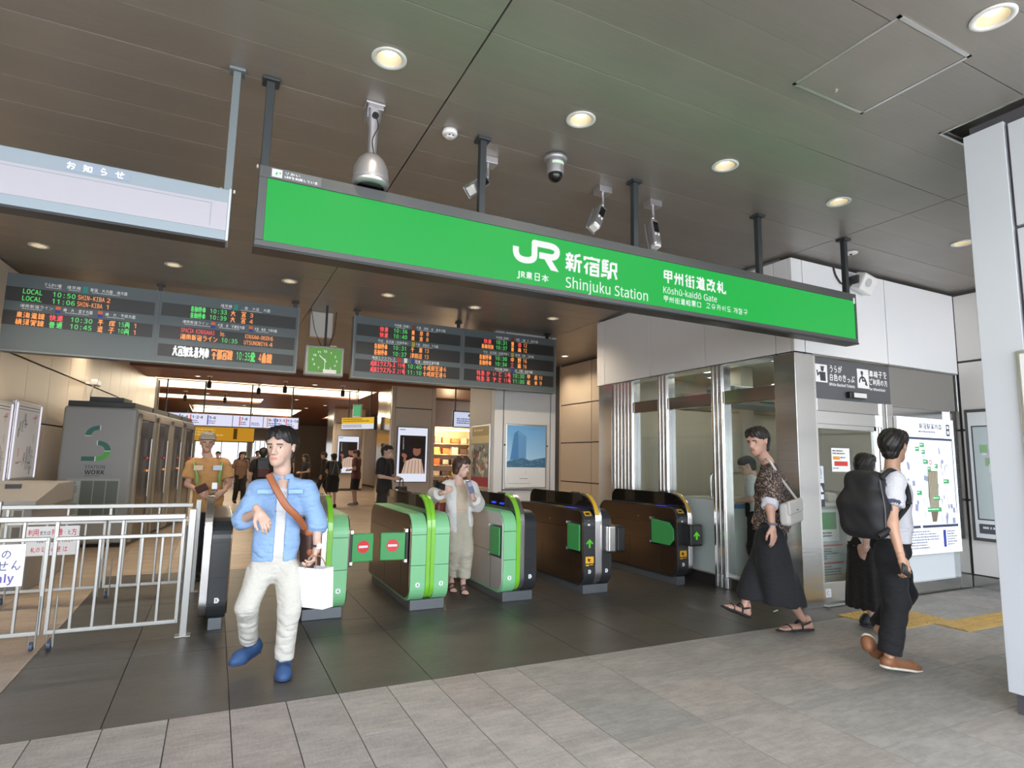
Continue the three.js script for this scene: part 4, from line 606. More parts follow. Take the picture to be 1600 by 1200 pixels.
function clipV(poly, lo, hi) {
  const cut = (pts, inside, y) => { const o = []; for (let i = 0; i < pts.length; i++) { const a = pts[i], b = pts[(i + 1) % pts.length], A = inside(a[1]), B = inside(b[1]); if (A) o.push(a); if (A !== B) { const t = (y - a[1]) / (b[1] - a[1]); o.push([a[0] + (b[0] - a[0]) * t, y]); } } return o; };
  return cut(cut(poly, (v) => v >= lo, lo), (v) => v <= hi, hi);
}
const side = (poly, x0, x1, bevel = 0) => extrude(poly, x1 - x0, bevel).rotateY(Math.PI / 2).translate(x0, 0, 0);
const stickerTex = {};
const sticker = (key, w, h, draw) => (stickerTex[key] ??= mat('#fff', 0.5, 0, { map: canvasTex(w, h, draw) }));
const numberSticker = (n, hex) => sticker('n' + n + hex, 64, 64, (g) => { g.fillStyle = hex; g.fillRect(0, 0, 64, 64); g.fillStyle = '#eef2ef'; g.beginPath(); if (hex[1] < '5') { g.moveTo(8, 4); g.lineTo(42, 4); g.lineTo(60, 32); g.lineTo(42, 60); g.lineTo(8, 60); } else g.arc(32, 32, 29, 0, 7); g.fill(); g.fillStyle = '#33363e'; g.font = 'bold 44px sans-serif'; g.textAlign = 'center'; g.fillText(n, hex[1] < '5' ? 27 : 32, 48); });
const arrowMat = new THREE.MeshStandardMaterial({ color: S('#0a0a0a'), roughness: 0.3, emissive: S('#5fd022'), emissiveIntensity: 0.75 });
const arrowGeo = extrude([[-0.012, 0], [0.012, 0], [0.012, 0.062], [0.036, 0.038], [0.05, 0.05], [0, 0.1], [-0.05, 0.05], [-0.036, 0.038], [-0.012, 0.062]], 0.004);
const ringGeo = (() => { const o = new THREE.Shape(); o.moveTo(-0.045, -0.032); o.lineTo(0.045, -0.032); o.lineTo(0.045, 0.032); o.lineTo(-0.045, 0.032); const h = new THREE.Path(); h.moveTo(-0.033, -0.02); h.lineTo(0.033, -0.02); h.lineTo(0.033, 0.02); h.lineTo(-0.033, 0.02); o.holes.push(h); return extrude(o, 0.005); })();
const L = 1.7, BODY = () => profile(0, L, 0.085, 0.945, 0.15, 0.17, 0.17), COVER = () => profile(0.012, 1.62, 0.6, 1.115, 0, 0.30, 0.13, 12);
function gate(cx, halves, fin, label, extra) {
  const t = thing('ticket_gate', label, 'ticket gate', [cx, 0, GZ], 0, 'row of automatic ticket gates');
  const xs = halves.map((h) => h.x).flat(), lo = Math.min(...xs), hi = Math.max(...xs);
  mesh('plinth', rspan(lo + 0.02, hi - 0.02, 0, 0.1, -0.045, -L + 0.05, 0.006), GM.plinth, t);
  for (const h of halves) {
    const [a, b] = h.x, s = h.out, m = GM[h.kind]; // s: -1 the outer side is to the left, 1 to the right
    mesh('half_core', side(profile(0.006, L - 0.006, 0.09, 0.938, 0.145, 0.165, 0.165), a + 0.003, b - 0.003), M.black, t);
    for (const [l, u] of [[0.085, 0.437], [0.447, 0.736], [0.746, 0.96]]) mesh('shell_panel', side(clipV(BODY(), l, u), a, b, 0.002), m, t);
    // bronze flank in two boards
    const out = s < 0 ? [a - 0.012, a + 0.004] : [b - 0.004, b + 0.012];
    const inset = profile(0.012, L - 0.012, 0.11, 0.933, 0.14, 0.158, 0.158);
    const flank = h.bright ? GM.silver : GM.bronze;
    mesh('flank_panel', side(clipV(inset, 0.11, 0.72), ...out), flank, t); mesh('flank_panel', side(clipV(inset, 0.724, 0.94), ...out), flank, t);
    mesh('flank_seam', [span(out[0] - 0.0015, out[1] + 0.0015, 0.11, 0.5, -0.30, -0.304), span(out[0] - 0.0015, out[1] + 0.0015, 0.11, 0.48, -0.95, -0.954), span(out[0] - 0.0015, out[1] + 0.0015, 0.5, 0.504, -0.30, -1.5)], M.black, t);
    mesh('lock', new THREE.CylinderGeometry(0.009, 0.009, 0.006, 12).rotateZ(Math.PI / 2).translate(s < 0 ? out[0] - 0.002 : out[1] + 0.002, 0.79, -0.75), M.steelBright, t);
    const xm = (a + b) / 2;
    const n = mesh('number_sticker', plate(0.05, 0.05, 0.001), numberSticker(h.no, h.kind === 'green' ? '#93d39a' : '#333638'), t); n.position.set(xm, 0.255, 0.0035);
    if (h.kind === 'dark' && h.arrow) { const ar = mesh('arrow_light', arrowGeo, arrowMat, t); ar.position.set(xm, 0.52, 0.001); }
    if (h.warn) { const y = mesh('warning_sticker', plate(0.11, 0.115, 0.001), sticker('warn', 64, 64, (g) => { g.fillStyle = '#111'; g.fillRect(0, 0, 64, 64); g.fillStyle = '#f0b428'; g.fillRect(0, 0, 64, 42); g.fillStyle = '#3a2a10'; g.beginPath(); g.moveTo(16, 8); g.lineTo(46, 20); g.lineTo(30, 24); g.lineTo(44, 36); g.lineTo(18, 28); g.fill(); g.fillStyle = '#d8a030'; g.fillRect(2, 48, 26, 10); g.fillRect(34, 48, 26, 6); }), t); y.position.set(xm, 0.365, 0.0035); }
    if (h.ring) { const r = mesh('reader_ring', ringGeo, GM.yellow, t); r.position.set(xm, 0.9, -0.045); r.rotation.x = -0.8; const f = mesh('hand_sticker', plate(0.03, 0.06, 0.001), M.white, t); f.position.set(xm - 0.01, 0.80, -0.002); f.rotation.x = -0.2;
      mesh('reader_light', new THREE.CylinderGeometry(0.055, 0.055, 0.004, 24).scale(1, 1, 1.6).translate(xm, 0.947, -0.4), glow('#2a3cff', 0.9), t); const y = mesh('ticket_mark', plate(0.08, 0.11, 0.002), GM.yellow, t); y.rotation.x = -Math.PI / 2; y.position.set(xm, 0.947, -0.68); }
    if (h.blue) for (const z of [-0.34, -0.56]) mesh('reader_light', span(xm - 0.012 + (s < 0 ? 0.08 : -0.08), xm + 0.012 + (s < 0 ? 0.08 : -0.08), 1.0, 1.018, z, z - 0.09), glow('#1c3cff', 1.2), t);
    // folded green flap in the flank
    if (h.folded) { const x = s < 0 ? out[0] : out[1], w = h.folded; mesh('flap_recess', span(x - 0.002, x + 0.002, 0.455, 0.80, -0.03, -0.03 - w - 0.06), M.black, t);
      mesh('flap', h.cham ? side([[0.045, 0.55], [0.045, 0.68], [0.12, 0.755], [0.04 + w, 0.78], [0.04 + w, 0.48], [0.12, 0.48]], x + s * 0.002 - (s < 0 ? 0.02 : 0), x + s * 0.002 + (s < 0 ? 0 : 0.02), 0.003) : rspan(x + s * 0.002, x + s * 0.022, 0.48, 0.78, -0.05, -0.05 - w, 0.008), GM.flap, t);
      for (const y of [0.47, 0.77]) mesh('flap_hinge', rspan(x + s * 0.002, x + s * 0.03, y, y + 0.03, -0.05 - w, -0.075 - w, 0.003), M.steelBright, t); }
    // flap swung across the passage
    if (h.closed) { const x = s < 0 ? out[0] : out[1], w = h.closed, f = mesh('flap', rb(w, 0.27, 0.03, s * w / 2, 0, 0, 0.012, 2), GM.flap, t); f.position.set(x + s * 0.03, 0.63, -0.07); f.rotation.y = s * 0.12;
      const d = mesh('no_entry_mark', new THREE.CylinderGeometry(0.06, 0.06, 0.003, 32).rotateX(Math.PI / 2).translate(s * w * 0.52, 0.01, 0.0165), mat(rgb(0.72, 0.02, 0.03), 0.4), f); mesh('no_entry_bar', bx(0.09, 0.022, 0.002, s * w * 0.52, 0.01, 0.019), M.white, f); d.castShadow = false;
      mesh('flap_post', rspan(x - 0.004, x + s * 0.035, 0.46, 0.80, -0.045, -0.1, 0.006), M.black, t); for (const y of [0.47, 0.765]) mesh('flap_hinge', rspan(x + s * 0.012, x + s * 0.045, y, y + 0.035, -0.04, -0.105, 0.004), M.steelBright, t); }
  }
  const [f0, f1] = fin.x; // standing fin with smoked cover
  mesh('fin_core', side(profile(0.004, 1.6, 0.105, 0.7, 0.14, 0.02, 0.02), f0 + 0.004, f1 - 0.004), M.black, t);
  mesh('smoked_cover', side(COVER(), f0 + 0.006, f1 - 0.006, 0.004), GM.glass, t);
  const outer = profile(-0.006, 1.3, 0.1, 1.125, 0.15, 0.31, 0.01, 14), front = outer.filter((p) => p[0] < 0.5), ring = (x0, x1, m, name) => { const inner = front.map(([u, v]) => { const c = [Math.max(0.31, 0.3), Math.max(Math.min(v, 0.815), 0.25)], d = [u - c[0], v - c[1]], l = Math.hypot(...d); return [u - d[0] / l * 0.02, v - d[1] / l * 0.02]; }); return mesh(name, side([...front, ...inner.reverse()], x0, x1, 0.003), m, t); };
  const n = fin.colors.length, w = (f1 - f0) / n; fin.colors.forEach((c, i) => ring(f0 + w * i + 0.001, f0 + w * (i + 1) - 0.001, GM[c], 'fin_band'));
  if (fin.cap) { const hood = profile(-0.01, 1.3, 0.1, 1.129, 0.15, 0.31, 0.01, 14).filter((p) => p[0] < 0.24 && p[1] > 0.86), inn = hood.map(([u, v]) => { const d = [u - 0.31, v - 0.815], l = Math.hypot(...d); return [u - d[0] / l * 0.006, v - d[1] / l * 0.006]; }); mesh('yellow_label', side([...hood, ...inn.reverse()], f0 + 0.004, f0 + (f1 - f0) * 0.6), GM.yellow, t); }
  mesh('sensor_cap', rspan((f0 + f1) / 2 - 0.02, (f0 + f1) / 2 + 0.02, 1.11, 1.13, -0.42, -0.58, 0.008), M.black, t);
  extra?.(t);
  return t;
}
gate(0.0, [{ x: [0.03, 0.18], out: 1, kind: 'dark', no: '5' }], { x: [-0.035, 0.03], colors: ['steel'] }, 'charcoal end gate with a steel fin numbered 5 beside the barrier post');
gate(1.0, [{ x: [-0.2, -0.05], out: -1, kind: 'dark', no: '5' }, { x: [0.05, 0.2], out: 1, kind: 'green', no: '4', closed: 0.22 }], { x: [-0.05, 0.05], colors: ['steel', 'finGreen'] }, 'ticket gate half charcoal half green behind the man in the blue shirt');
gate(2.02, [{ x: [-0.2, -0.045], out: -1, kind: 'green', no: '4', closed: 0.25 }, { x: [0.045, 0.2], out: 1, kind: 'green', no: '3' }], { x: [-0.045, 0.045], colors: ['finGreen', 'finGreen'] }, 'all green ticket gate numbered 4 and 3 with a closed no-entry flap');
gate(3.04, [{ x: [-0.2, -0.05], out: -1, kind: 'green', no: '3', folded: 0.24, blue: 1, bright: 1 }, { x: [0.05, 0.2], out: 1, kind: 'dark', no: '2' }], { x: [-0.05, 0.05], colors: ['finGreen', 'steel'] }, 'ticket gate with a green left half and charcoal right half numbered 3 and 2');
gate(4.06, [{ x: [-0.2, -0.045], out: -1, kind: 'dark', no: '2', arrow: 1, warn: 1, ring: 1, folded: 0.26 }, { x: [0.045, 0.18], out: 1, kind: 'dark', no: '1' }], { x: [-0.045, 0.045], colors: ['steel', 'steel'], cap: 1 }, 'black ticket gate numbered 2 and 1 with a green arrow and a side box', (t) => {
  mesh('ticket_box', [rb(0.2, 0.3, 0.42, 0.215, 0.62, -0.12, 0.03, 3)], GM.dark, t); mesh('box_bezel', rb(0.11, 0.31, 0.12, 0.13, 0.62, 0.04, 0.025, 3), GM.steel, t); mesh('box_front', rb(0.11, 0.28, 0.06, 0.25, 0.615, 0.08, 0.02, 2), M.black, t);
});
gate(5.4, [{ x: [-0.15, 0.02], out: -1, kind: 'dark', no: '1', warn: 1, ring: 1, folded: 0.42, cham: 1 }], { x: [0.02, 0.09], colors: ['steel'], cap: 1 }, 'bronze wide-aisle gate with a large green flap beside the office window', (t) => {
  mesh('ticket_box', rb(0.2, 0.27, 0.3, 0.03, 0.62, 0.0, 0.03, 3), GM.dark, t); const a = mesh('arrow_light', arrowGeo, arrowMat, t); a.position.set(0.02, 0.57, 0.152);
});
// ---------- barrier fence beside the gates: two folding rows ----------
const FM = mat(rgb(0.38, 0.375, 0.35), 0.34, 0.8);
function barrier(label, post, z, x0, hTop, hRail, y0, folds) {
  const t = thing('folding_barrier', label, 'barrier', [0, 0, z]);
  const p = mesh('post', rspan(post - 0.028, post + 0.028, 0, hTop + 0.04, -0.028, 0.028, 0.006), FM, t); mesh('post_foot', rspan(post - 0.06, post + 0.06, 0, 0.012, -0.05, 0.05, 0.004), FM, p);
  mesh('top_rail', rspan(x0, post - 0.05, hTop - 0.045, hTop, -0.018, 0.018, 0.008, 2), FM, t);
  mesh('hinge_plate', rspan(post - 0.04, post - 0.028, 0.3, hTop - 0.1, -0.02, 0.02, 0.002), M.darkPole, t);
  for (const [a, b] of folds) {
    const g = mesh('leaf_top_rail', rspan(a, b, hRail - 0.03, hRail, -0.014, 0.014, 0.005), FM, t); mesh('leaf_bottom_rail', rspan(a, b, y0, y0 + 0.032, -0.014, 0.014, 0.005), FM, t);
    const n = Math.round((b - a) / 0.155);
    for (let i = 0; i <= n; i++) { const x = a + (b - a) * i / n, w = i && i < n ? 0.011 : 0.014; mesh('bar', rspan(x - w, x + w, y0, i % 3 === 0 ? hTop - 0.04 : hRail, -0.011, 0.011, 0.004), FM, g); }
    for (const x of [a + 0.03, b - 0.03]) if (x > -2.2 && x < post - 0.25) {
      const w = mesh('caster', new THREE.CylinderGeometry(0.032, 0.032, 0.022, 16).rotateZ(Math.PI / 2).translate(x, 0.033, 0), mat(rgb(0.05, 0.07, 0.12), 0.5), t); mesh('caster_fork', [rspan(x - 0.018, x - 0.013, 0.03, y0 + 0.01, -0.012, 0.012, 0.002), rspan(x + 0.013, x + 0.018, 0.03, y0 + 0.01, -0.012, 0.012, 0.002)], FM, w);
      mesh('drop_bolt', rod(V(x + 0.025, 0.02, 0.02), V(x + 0.025, 0.4, 0.02), 0.006, 0.006, 8), FM, t);
    }
  }
  return t;
}
const frontBarrier = barrier('steel bar barrier on castors with a white sign, nearer row', -0.13, -5.83, -3.4, 1.0, 0.84, 0.11, [[-3.3, -2.22], [-2.19, -1.11], [-1.06, -0.19]]);
const backBarrier = barrier('steel bar barrier behind the nearer row, in front of the booths', -0.12, -7.62, -1.86, 0.96, 0.79, 0.1, [[-1.8, -0.98], [-0.94, -0.2]]);
mesh('end_post', rspan(-1.93, -1.85, 0, 1.0, -0.03, 0.03, 0.006), FM, backBarrier);
{
  const t1 = canvasTex(512, 400, (g) => { g.fillStyle = '#f4f4f4'; g.fillRect(0, 0, 512, 400); write(g, 'の', 300, 40, 100, '#4a5078', { weight: 0.1 }); write(g, 'きません', 60, 150, 104, '#4a5078', { weight: 0.1 }); g.fillStyle = '#5a52a0'; g.font = 'bold 110px sans-serif'; g.fillText('only', 210, 360); });
  const s = thing('barrier_sign', 'white plastic sign with blue lettering hung on the nearer barrier', 'sign', [0, 0, 0]), a = atZ(42, 850, -5.80), b = atZ(42, 915, -5.80), W = 0.36, Hs = a.y - b.y;
  mesh('sign_plate', plate(W, Hs, 0.008).translate(a.x - W / 2, (a.y + b.y) / 2, -5.798), mat('#fff', 0.4, 0, { map: t1 }), s);
  const c = atZ(41, 827, -7.59), d = atZ(121, 862, -7.59);
  const s2 = thing('barrier_notice', 'white paper notice with red heading tied to the rear barrier', 'notice', [0, 0, 0]);
  const t2 = canvasTex(512, 230, (g) => { g.fillStyle = '#f2efec'; g.fillRect(0, 0, 512, 230); write(g, '利', 18, 20, 56, '#d85a60'); write(g, '用', 70, 20, 56, '#d85a60'); write(g, 'または', 130, 36, 34, '#444'); write(g, '特番', 240, 20, 56, '#d85a60'); write(g, '・と', 350, 30, 40, '#444'); write(g, '方', 430, 20, 56, '#d85a60'); write(g, '利用・停車してください', 110, 92, 40, '#444', { max: 360 }); write(g, '札のえての通行は', 60, 160, 46, '#d85a60', { max: 380 }); });
  mesh('sign_plate', plate(Math.abs(d.x - c.x), Math.abs(c.y - d.y) + 0.05, 0.004).translate((c.x + d.x) / 2, (c.y + d.y) / 2, -7.59), mat('#fff', 0.5, 0, { map: t2 }), s2);
}
// ---------- work booths along the left wall ----------
{
  const A = -0.155, base = [-1.2, 0, -11.55], W = 1.04, D = 1.14, H = 2.26;
  const shell = mat(rgb(0.33, 0.335, 0.32), 0.45), trim = mat(rgb(0.36, 0.32, 0.25), 0.4, 0.2), smoke = mat(rgb(0.03, 0.03, 0.024), 0.22);
  for (let i = 0; i < 4; i++) {
    const c = Math.cos(A), s = Math.sin(A);
    const t = thing('work_booth', ['grey work booth with a printed green S emblem on its end', 'work booth next after the one with the S emblem', 'work booth third along the left wall', 'work booth farthest along the left wall'][i], 'booth', [base[0] - s * i * (D + 0.01) * 1.0, 0, base[2] - c * i * (D + 0.01)], A, 'row of four work booths');
    // own axes: x to the right with the right face at x = 0, z towards the camera
    mesh('booth_shell', rspan(-W, 0, 0.05, H - 0.02, -D, 0, 0.05, 3), shell, t);
    mesh('booth_roof', rspan(-W + 0.03, -0.06, H - 0.02, H + 0.07, -D, -0.06, 0.01), mat(rgb(0.055, 0.06, 0.06), 0.5), t);
    if (!i) mesh('roof_fan_unit', rspan(-0.74, -0.25, H + 0.07, H + 0.15, -0.6, -0.12, 0.01), mat(rgb(0.055, 0.06, 0.06), 0.5), t);
    mesh('booth_foot', span(-W + 0.04, -0.04, 0, 0.05, -D + 0.04, -0.03), M.black, t);
    mesh('door_frame', [rspan(-0.01, 0.035, 0.06, H - 0.1, -0.1, -0.2, 0.006), rspan(-0.01, 0.035, 0.06, H - 0.1, -D + 0.04, -D + 0.16, 0.006), rspan(-0.01, 0.035, H - 0.2, H - 0.1, -0.1, -D + 0.04, 0.006)], trim, t);
    mesh('door_glass', rspan(0, 0.012, 0.08, H - 0.2, -0.2, -D + 0.16, 0.003), smoke, t);
    mesh('door_header_sign', rspan(0.005, 0.03, H - 0.46, H - 0.22, -0.24, -0.6, 0.006), M.black, t);
    mesh('door_handle', rod(V(0.05, 0.75, -0.82), V(0.05, 1.75, -0.82), 0.012), M.alu, t);
    mesh('status_light', new THREE.SphereGeometry(0.018, 12, 8).translate(0.03, 1.42, -0.72), glow('#e03a24', 0.8), t);
    mesh('lock_light', new THREE.SphereGeometry(0.02, 12, 8).translate(0.03, 1.2, -0.78), glow('#ffa050', 0.9), t);
    if (i) continue;
    // emblem: a broken S of four pieces with white ticks, each piece a thin plate on the end wall
    const cy = 1.70, cx = -0.50, R = 0.125, r = 0.07, Z = 0.003, teal = mat(rgb(0.035, 0.16, 0.13), 0.5), lime = mat(rgb(0.1, 0.46, 0.07), 0.5);
    const big = (g) => g.translate(-cx, -cy, 0).scale(1.5, 1.25, 1).translate(cx, cy, 0);
    const arc = (x, y, a0, a1) => { const p = []; for (let k = 0; k <= 14; k++) { const a = a0 + (a1 - a0) * k / 14; p.push([x + R * Math.cos(a), y + R * Math.sin(a)]); } for (let k = 14; k >= 0; k--) { const a = a0 + (a1 - a0) * k / 14; p.push([x + r * Math.cos(a), y + r * Math.sin(a)]); } return big(extrude(p, 0.003).translate(0, 0, Z - 0.002)); };
    mesh('emblem_piece', arc(cx - 0.01, cy + 0.06, Math.PI / 2, Math.PI), teal, t); mesh('emblem_piece', arc(cx - 0.01, cy - 0.135, 0, Math.PI / 2), teal, t);
    mesh('emblem_piece', arc(cx - 0.01, cy - 0.145, -Math.PI / 2, 0), lime, t); mesh('emblem_piece', big(bx(0.12, 0.055, 0.003, cx - 0.09, cy - 0.2425, Z)), teal, t);
    for (const [x, y, w, h] of [[0, 0.157, 0.01, 0.06], [-0.107, 0.053, 0.06, 0.009], [-0.016, -0.037, 0.01, 0.06], [0.087, -0.14, 0.06, 0.009], [-0.022, -0.2425, 0.01, 0.06]]) mesh('emblem_tick', big(bx(w, h, 0.003, cx + x, cy + y, Z)), M.white, t);
    const words = canvasTex(512, 200, (g) => { g.fillStyle = '#989c9a'; g.fillRect(0, 0, 512, 200); g.fillStyle = '#24292a'; g.textAlign = 'center'; g.font = '74px sans-serif'; g.fillText('STATION', 256, 70); g.font = 'bold 96px sans-serif'; g.fillText('WORK', 256, 162); fineLines(g, 120, 182, 300, 14, 1, '#333'); });
    mesh('lettering', plate(0.5, 0.2, 0.002).translate(cx - 0.02, 1.21, 0.001), mat('#fff', 0.5, 0, { map: words }), t);
    const sheet = canvasTex(512, 360, (g) => { g.fillStyle = '#a9b3ac'; g.fillRect(0, 0, 512, 360); g.fillStyle = '#bac4bd'; for (let k = 0; k < 4; k++) { g.fillRect(16 + k * 122, 20, 114, 330); fineLines(g, 22 + k * 122, 28, 104, 310, 24, '#6d7772', k + 3); } });
    mesh('info_sheet', plate(0.74, 0.62, 0.002).translate(cx - 0.02, 0.77, 0.001), mat('#fff', 0.5, 0, { map: sheet }), t);
  }
}
// ---------- things on and against the left wall ----------
{
  const turn = Math.PI / 2 - 0.06, onWall = (px, py, off = 0.03) => { // point on the skewed left wall
    const d = ray(px, py), n = V(Math.cos(0.06), 0, Math.sin(0.06)), p0 = V(-2.55, 0, -9.5).addScaledVector(n, off), k = p0.clone().sub(EYE).dot(n) / d.dot(n); return EYE.clone().addScaledVector(d, k); };
  const fareTex = canvasTex(256, 512, (g) => { g.fillStyle = '#d9d7d6'; g.fillRect(0, 0, 256, 512); g.fillStyle = '#333'; g.fillRect(10, 14, 236, 5); g.fillRect(10, 34, 236, 4); for (let i = 0; i < 26; i++) { const x = 20 + hash(i, 1, 5) * 190, y = 60 + hash(i, 2, 5) * 400, v = hash(i, 3, 5) > 0.4; g.fillStyle = ['#8b8b8f', '#b9b7b9', '#d79aa2', '#70747a'][i % 4]; g.fillRect(x, y, v ? 10 : 34, v ? 60 : 12); } fineLines(g, 140, 300, 90, 160, 22, '#8d8d90'); });
  [['framed fare chart on the beige wall, nearer the booths', 17, 59, 627, 750], ['framed fare chart on the beige wall, beyond the slim gap', -30, 13, 622, 756]].forEach(([label, xa, xb, ya, yb]) => {
    const a = onWall(xa, (ya + yb) / 2), b = onWall(xb, (ya + yb) / 2), up = onWall((xa + xb) / 2, ya), dn = onWall((xa + xb) / 2, yb), w = a.distanceTo(b), h = up.y - dn.y;
    const t = thing('fare_chart', label, 'wall chart', [(a.x + b.x) / 2, (up.y + dn.y) / 2, (a.z + b.z) / 2], turn);
    mesh('chart_frame', rb(w, h, 0.05, 0, 0, -0.015, 0.012, 2), M.alu, t);
    mesh('chart_print', plate(w - 0.16, h - 0.09, 0.004).translate(0, 0, 0.011), mat('#fff', 0.4, 0, { map: fareTex, emissive: S('#fff'), emissiveMap: fareTex, emissiveIntensity: 0.12 }), t);
    for (const s of [-1, 1]) mesh('edge_light', rb(0.035, h - 0.06, 0.02, s * (w / 2 - 0.045), 0, 0.012, 0.008, 2), glow(rgb(0.88, 0.85, 1), 0.9), t);
  });
  // sloped ticket counter in the corner
  const c = thing('counter_cabinet', 'low grey sloped counter with slots behind the barrier', 'counter', [-2.1, 0, -8.75], -0.06);
  mesh('cabinet_body', rspan(-0.25, 0.42, 0, 0.9, -0.75, 0.6, 0.02, 2), mat(rgb(0.28, 0.275, 0.265), 0.5), c);
  const top = mesh('sloped_top', side([[-0.62, 0.9], [0.78, 0.9], [0.78, 1.12], [0.1, 1.12], [-0.62, 0.96]], -0.27, 0.45, 0.01), mat(rgb(0.32, 0.31, 0.29), 0.45), c);
  for (const z of [0.15, -0.1, -0.35]) mesh('slot', rspan(0.02, 0.16, 1.1 + (z > -0.1 ? -0.04 : 0.018), 1.124, z, z - 0.05, 0.002), M.black, top);
  mesh('leaflet_front', plate(0.5, 0.4, 0.006).rotateY(0).translate(0.1, 0.7, 0.605), mat('#fff', 0.6, 0, { map: canvasTex(128, 96, (g) => { g.fillStyle = '#c9c4b6'; g.fillRect(0, 0, 128, 96); g.fillStyle = '#d86a6a'; g.fillRect(4, 6, 30, 26); for (let i = 0; i < 8; i++) { g.fillStyle = ['#8f9ea0', '#c8b060', '#a8b0a4', '#77706a'][i % 4]; g.fillRect(40 + (i % 4) * 22, 8 + Math.floor(i / 4) * 42, 18, 34); } }) }), c);
  // small camera high on the wall
  const q = onWall(140, 598, 0.06), cam = thing('wall_camera', 'small white wall camera with a cable above the booths', 'camera', [q.x, q.y, q.z], turn);
  mesh('camera_body', rb(0.3, 0.12, 0.12, 0, 0, 0.1, 0.03, 2), M.white, cam); mesh('mount_arm', rspan(-0.03, 0.03, -0.03, 0.03, -0.06, 0.06), M.white, cam); mesh('cable', tube([V(0.14, 0, 0.06), V(0.22, 0.02, 0.02), V(0.24, -0.25, -0.02)], 0.012, 16, 6), M.white, cam);
}
// ---------- ceiling fixtures ----------
const bulbGlow = glow(rgb(1, 0.93, 0.8), 4), canInner = mat(rgb(0.5, 0.44, 0.32), 0.35), canRim = mat(rgb(0.72, 0.72, 0.7), 0.35, 0.2);
function downlight(x, z, y, label, group, power = 3.2) {
  const t = thing('downlight', label, 'ceiling light', [x, y, z], 0, group);
  mesh('trim_ring', lathe([[0.074, 0.0], [0.074, -0.006], [0.088, -0.012], [0.104, -0.008], [0.104, 0.0], [0.074, 0.0]], 36), canRim, t);
  mesh('reflector_can', lathe([[0.0739, -0.004], [0.066, 0.05], [0.058, 0.12], [0.0, 0.121]], 32), canInner, t);
  mesh('lamp_bulb', lathe([[0, 0.045], [0.03, 0.05], [0.045, 0.068], [0.04, 0.1], [0.02, 0.118], [0, 0.119]], 24).translate(0, -0.025, 0), bulbGlow, t);
  const s = new THREE.SpotLight(WARM, power, 0, 1.15, 0.7, 2); s.name = 'downlight_beam'; s.position.set(0, 0.012, 0); s.target.position.set(0, -3, 0); s.castShadow = true; s.shadow.radius = 2; t.add(s, s.target);
  return t;
}
for (const [x, z] of DOWNLIGHTS) {
  const [label, group] = z > -2 ? ['recessed warm downlight beyond the inspection hatch', 'downlights beyond the hatch'] : z > -4 ? (x > 6 ? ['recessed warm downlight over the tactile paving', 'downlight over the paving'] : ['recessed warm downlight in the row before the green sign', 'downlights before the green sign']) : z > -9 ? ['recessed downlight in the row before the departure boards', 'downlights before the departure boards'] : ['recessed downlight in the ceiling behind the departure boards', 'downlights behind the boards'];
  downlight(x, z, CEIL, label, group, z > -4 ? 2.2 : 10);
}
const silver = mat(rgb(0.5, 0.5, 0.53), 0.3, 0.8), silverDull = mat(rgb(0.36, 0.36, 0.37), 0.4, 0.6);
{ // long pendant dome camera
  const p = atY(585, 165, CEIL), t = thing('pendant_dome_camera', 'large silver dome camera on a pendant arm behind the green sign', 'camera', [p.x, CEIL, p.z]);
  mesh('mount_plate', rb(0.13, 0.02, 0.11, 0, -0.01, 0, 0.006), silver, t);
  mesh('mount_bracket', [rspan(-0.055, -0.045, -0.12, -0.02, -0.05, 0.05, 0.003), rspan(-0.055, 0.055, -0.05, -0.02, 0.03, 0.05, 0.003)], silver, t);
  mesh('pendant_arm', lathe([[0.05, -0.02], [0.052, -0.08], [0.034, -0.18], [0.03, -0.36], [0.036, -0.37]], 24), silver, t);
  mesh('cable_gland', disc(0.022, 0.02, 0, 0, 0, 16).rotateX(Math.PI / 2).translate(0, -0.1, 0.05), M.black, t);
  mesh('cable', tube([V(0, -0.1, 0.06), V(0.02, -0.18, 0.06), V(-0.01, -0.27, 0.045), V(0, -0.38, 0.06)], 0.004, 20, 6), M.black, t);
  mesh('housing', lathe([[0.0, -0.355], [0.045, -0.36], [0.085, -0.40], [0.112, -0.46], [0.12, -0.53], [0.118, -0.545]], 32), silverDull, t);
  mesh('collar', lathe([[0.118, -0.545], [0.124, -0.55], [0.122, -0.575], [0.1, -0.59], [0.0, -0.592]], 32), silver, t);
  mesh('lens_window', disc(0.09, 0.004, 0, -0.594, 0), M.blackGloss, t);
}
{ // smoke detector
  const p = atY(703, 204, CEIL), t = thing('smoke_detector', 'round white smoke detector on the ceiling behind the sign', 'smoke detector', [p.x, CEIL, p.z]);
  mesh('base', lathe([[0, 0], [0.055, 0], [0.055, -0.03], [0.05, -0.04], [0, -0.04]], 28), M.white, t);
  mesh('sensor_cap', lathe([[0, -0.04], [0.034, -0.04], [0.032, -0.058], [0.02, -0.062], [0, -0.062]], 24), mat(rgb(0.6, 0.6, 0.6), 0.5), t);
  for (const s of [-1, 1]) mesh('vent_slot', bx(0.014, 0.006, 0.003, s * 0.014, -0.05, 0.034), M.black, t);
}
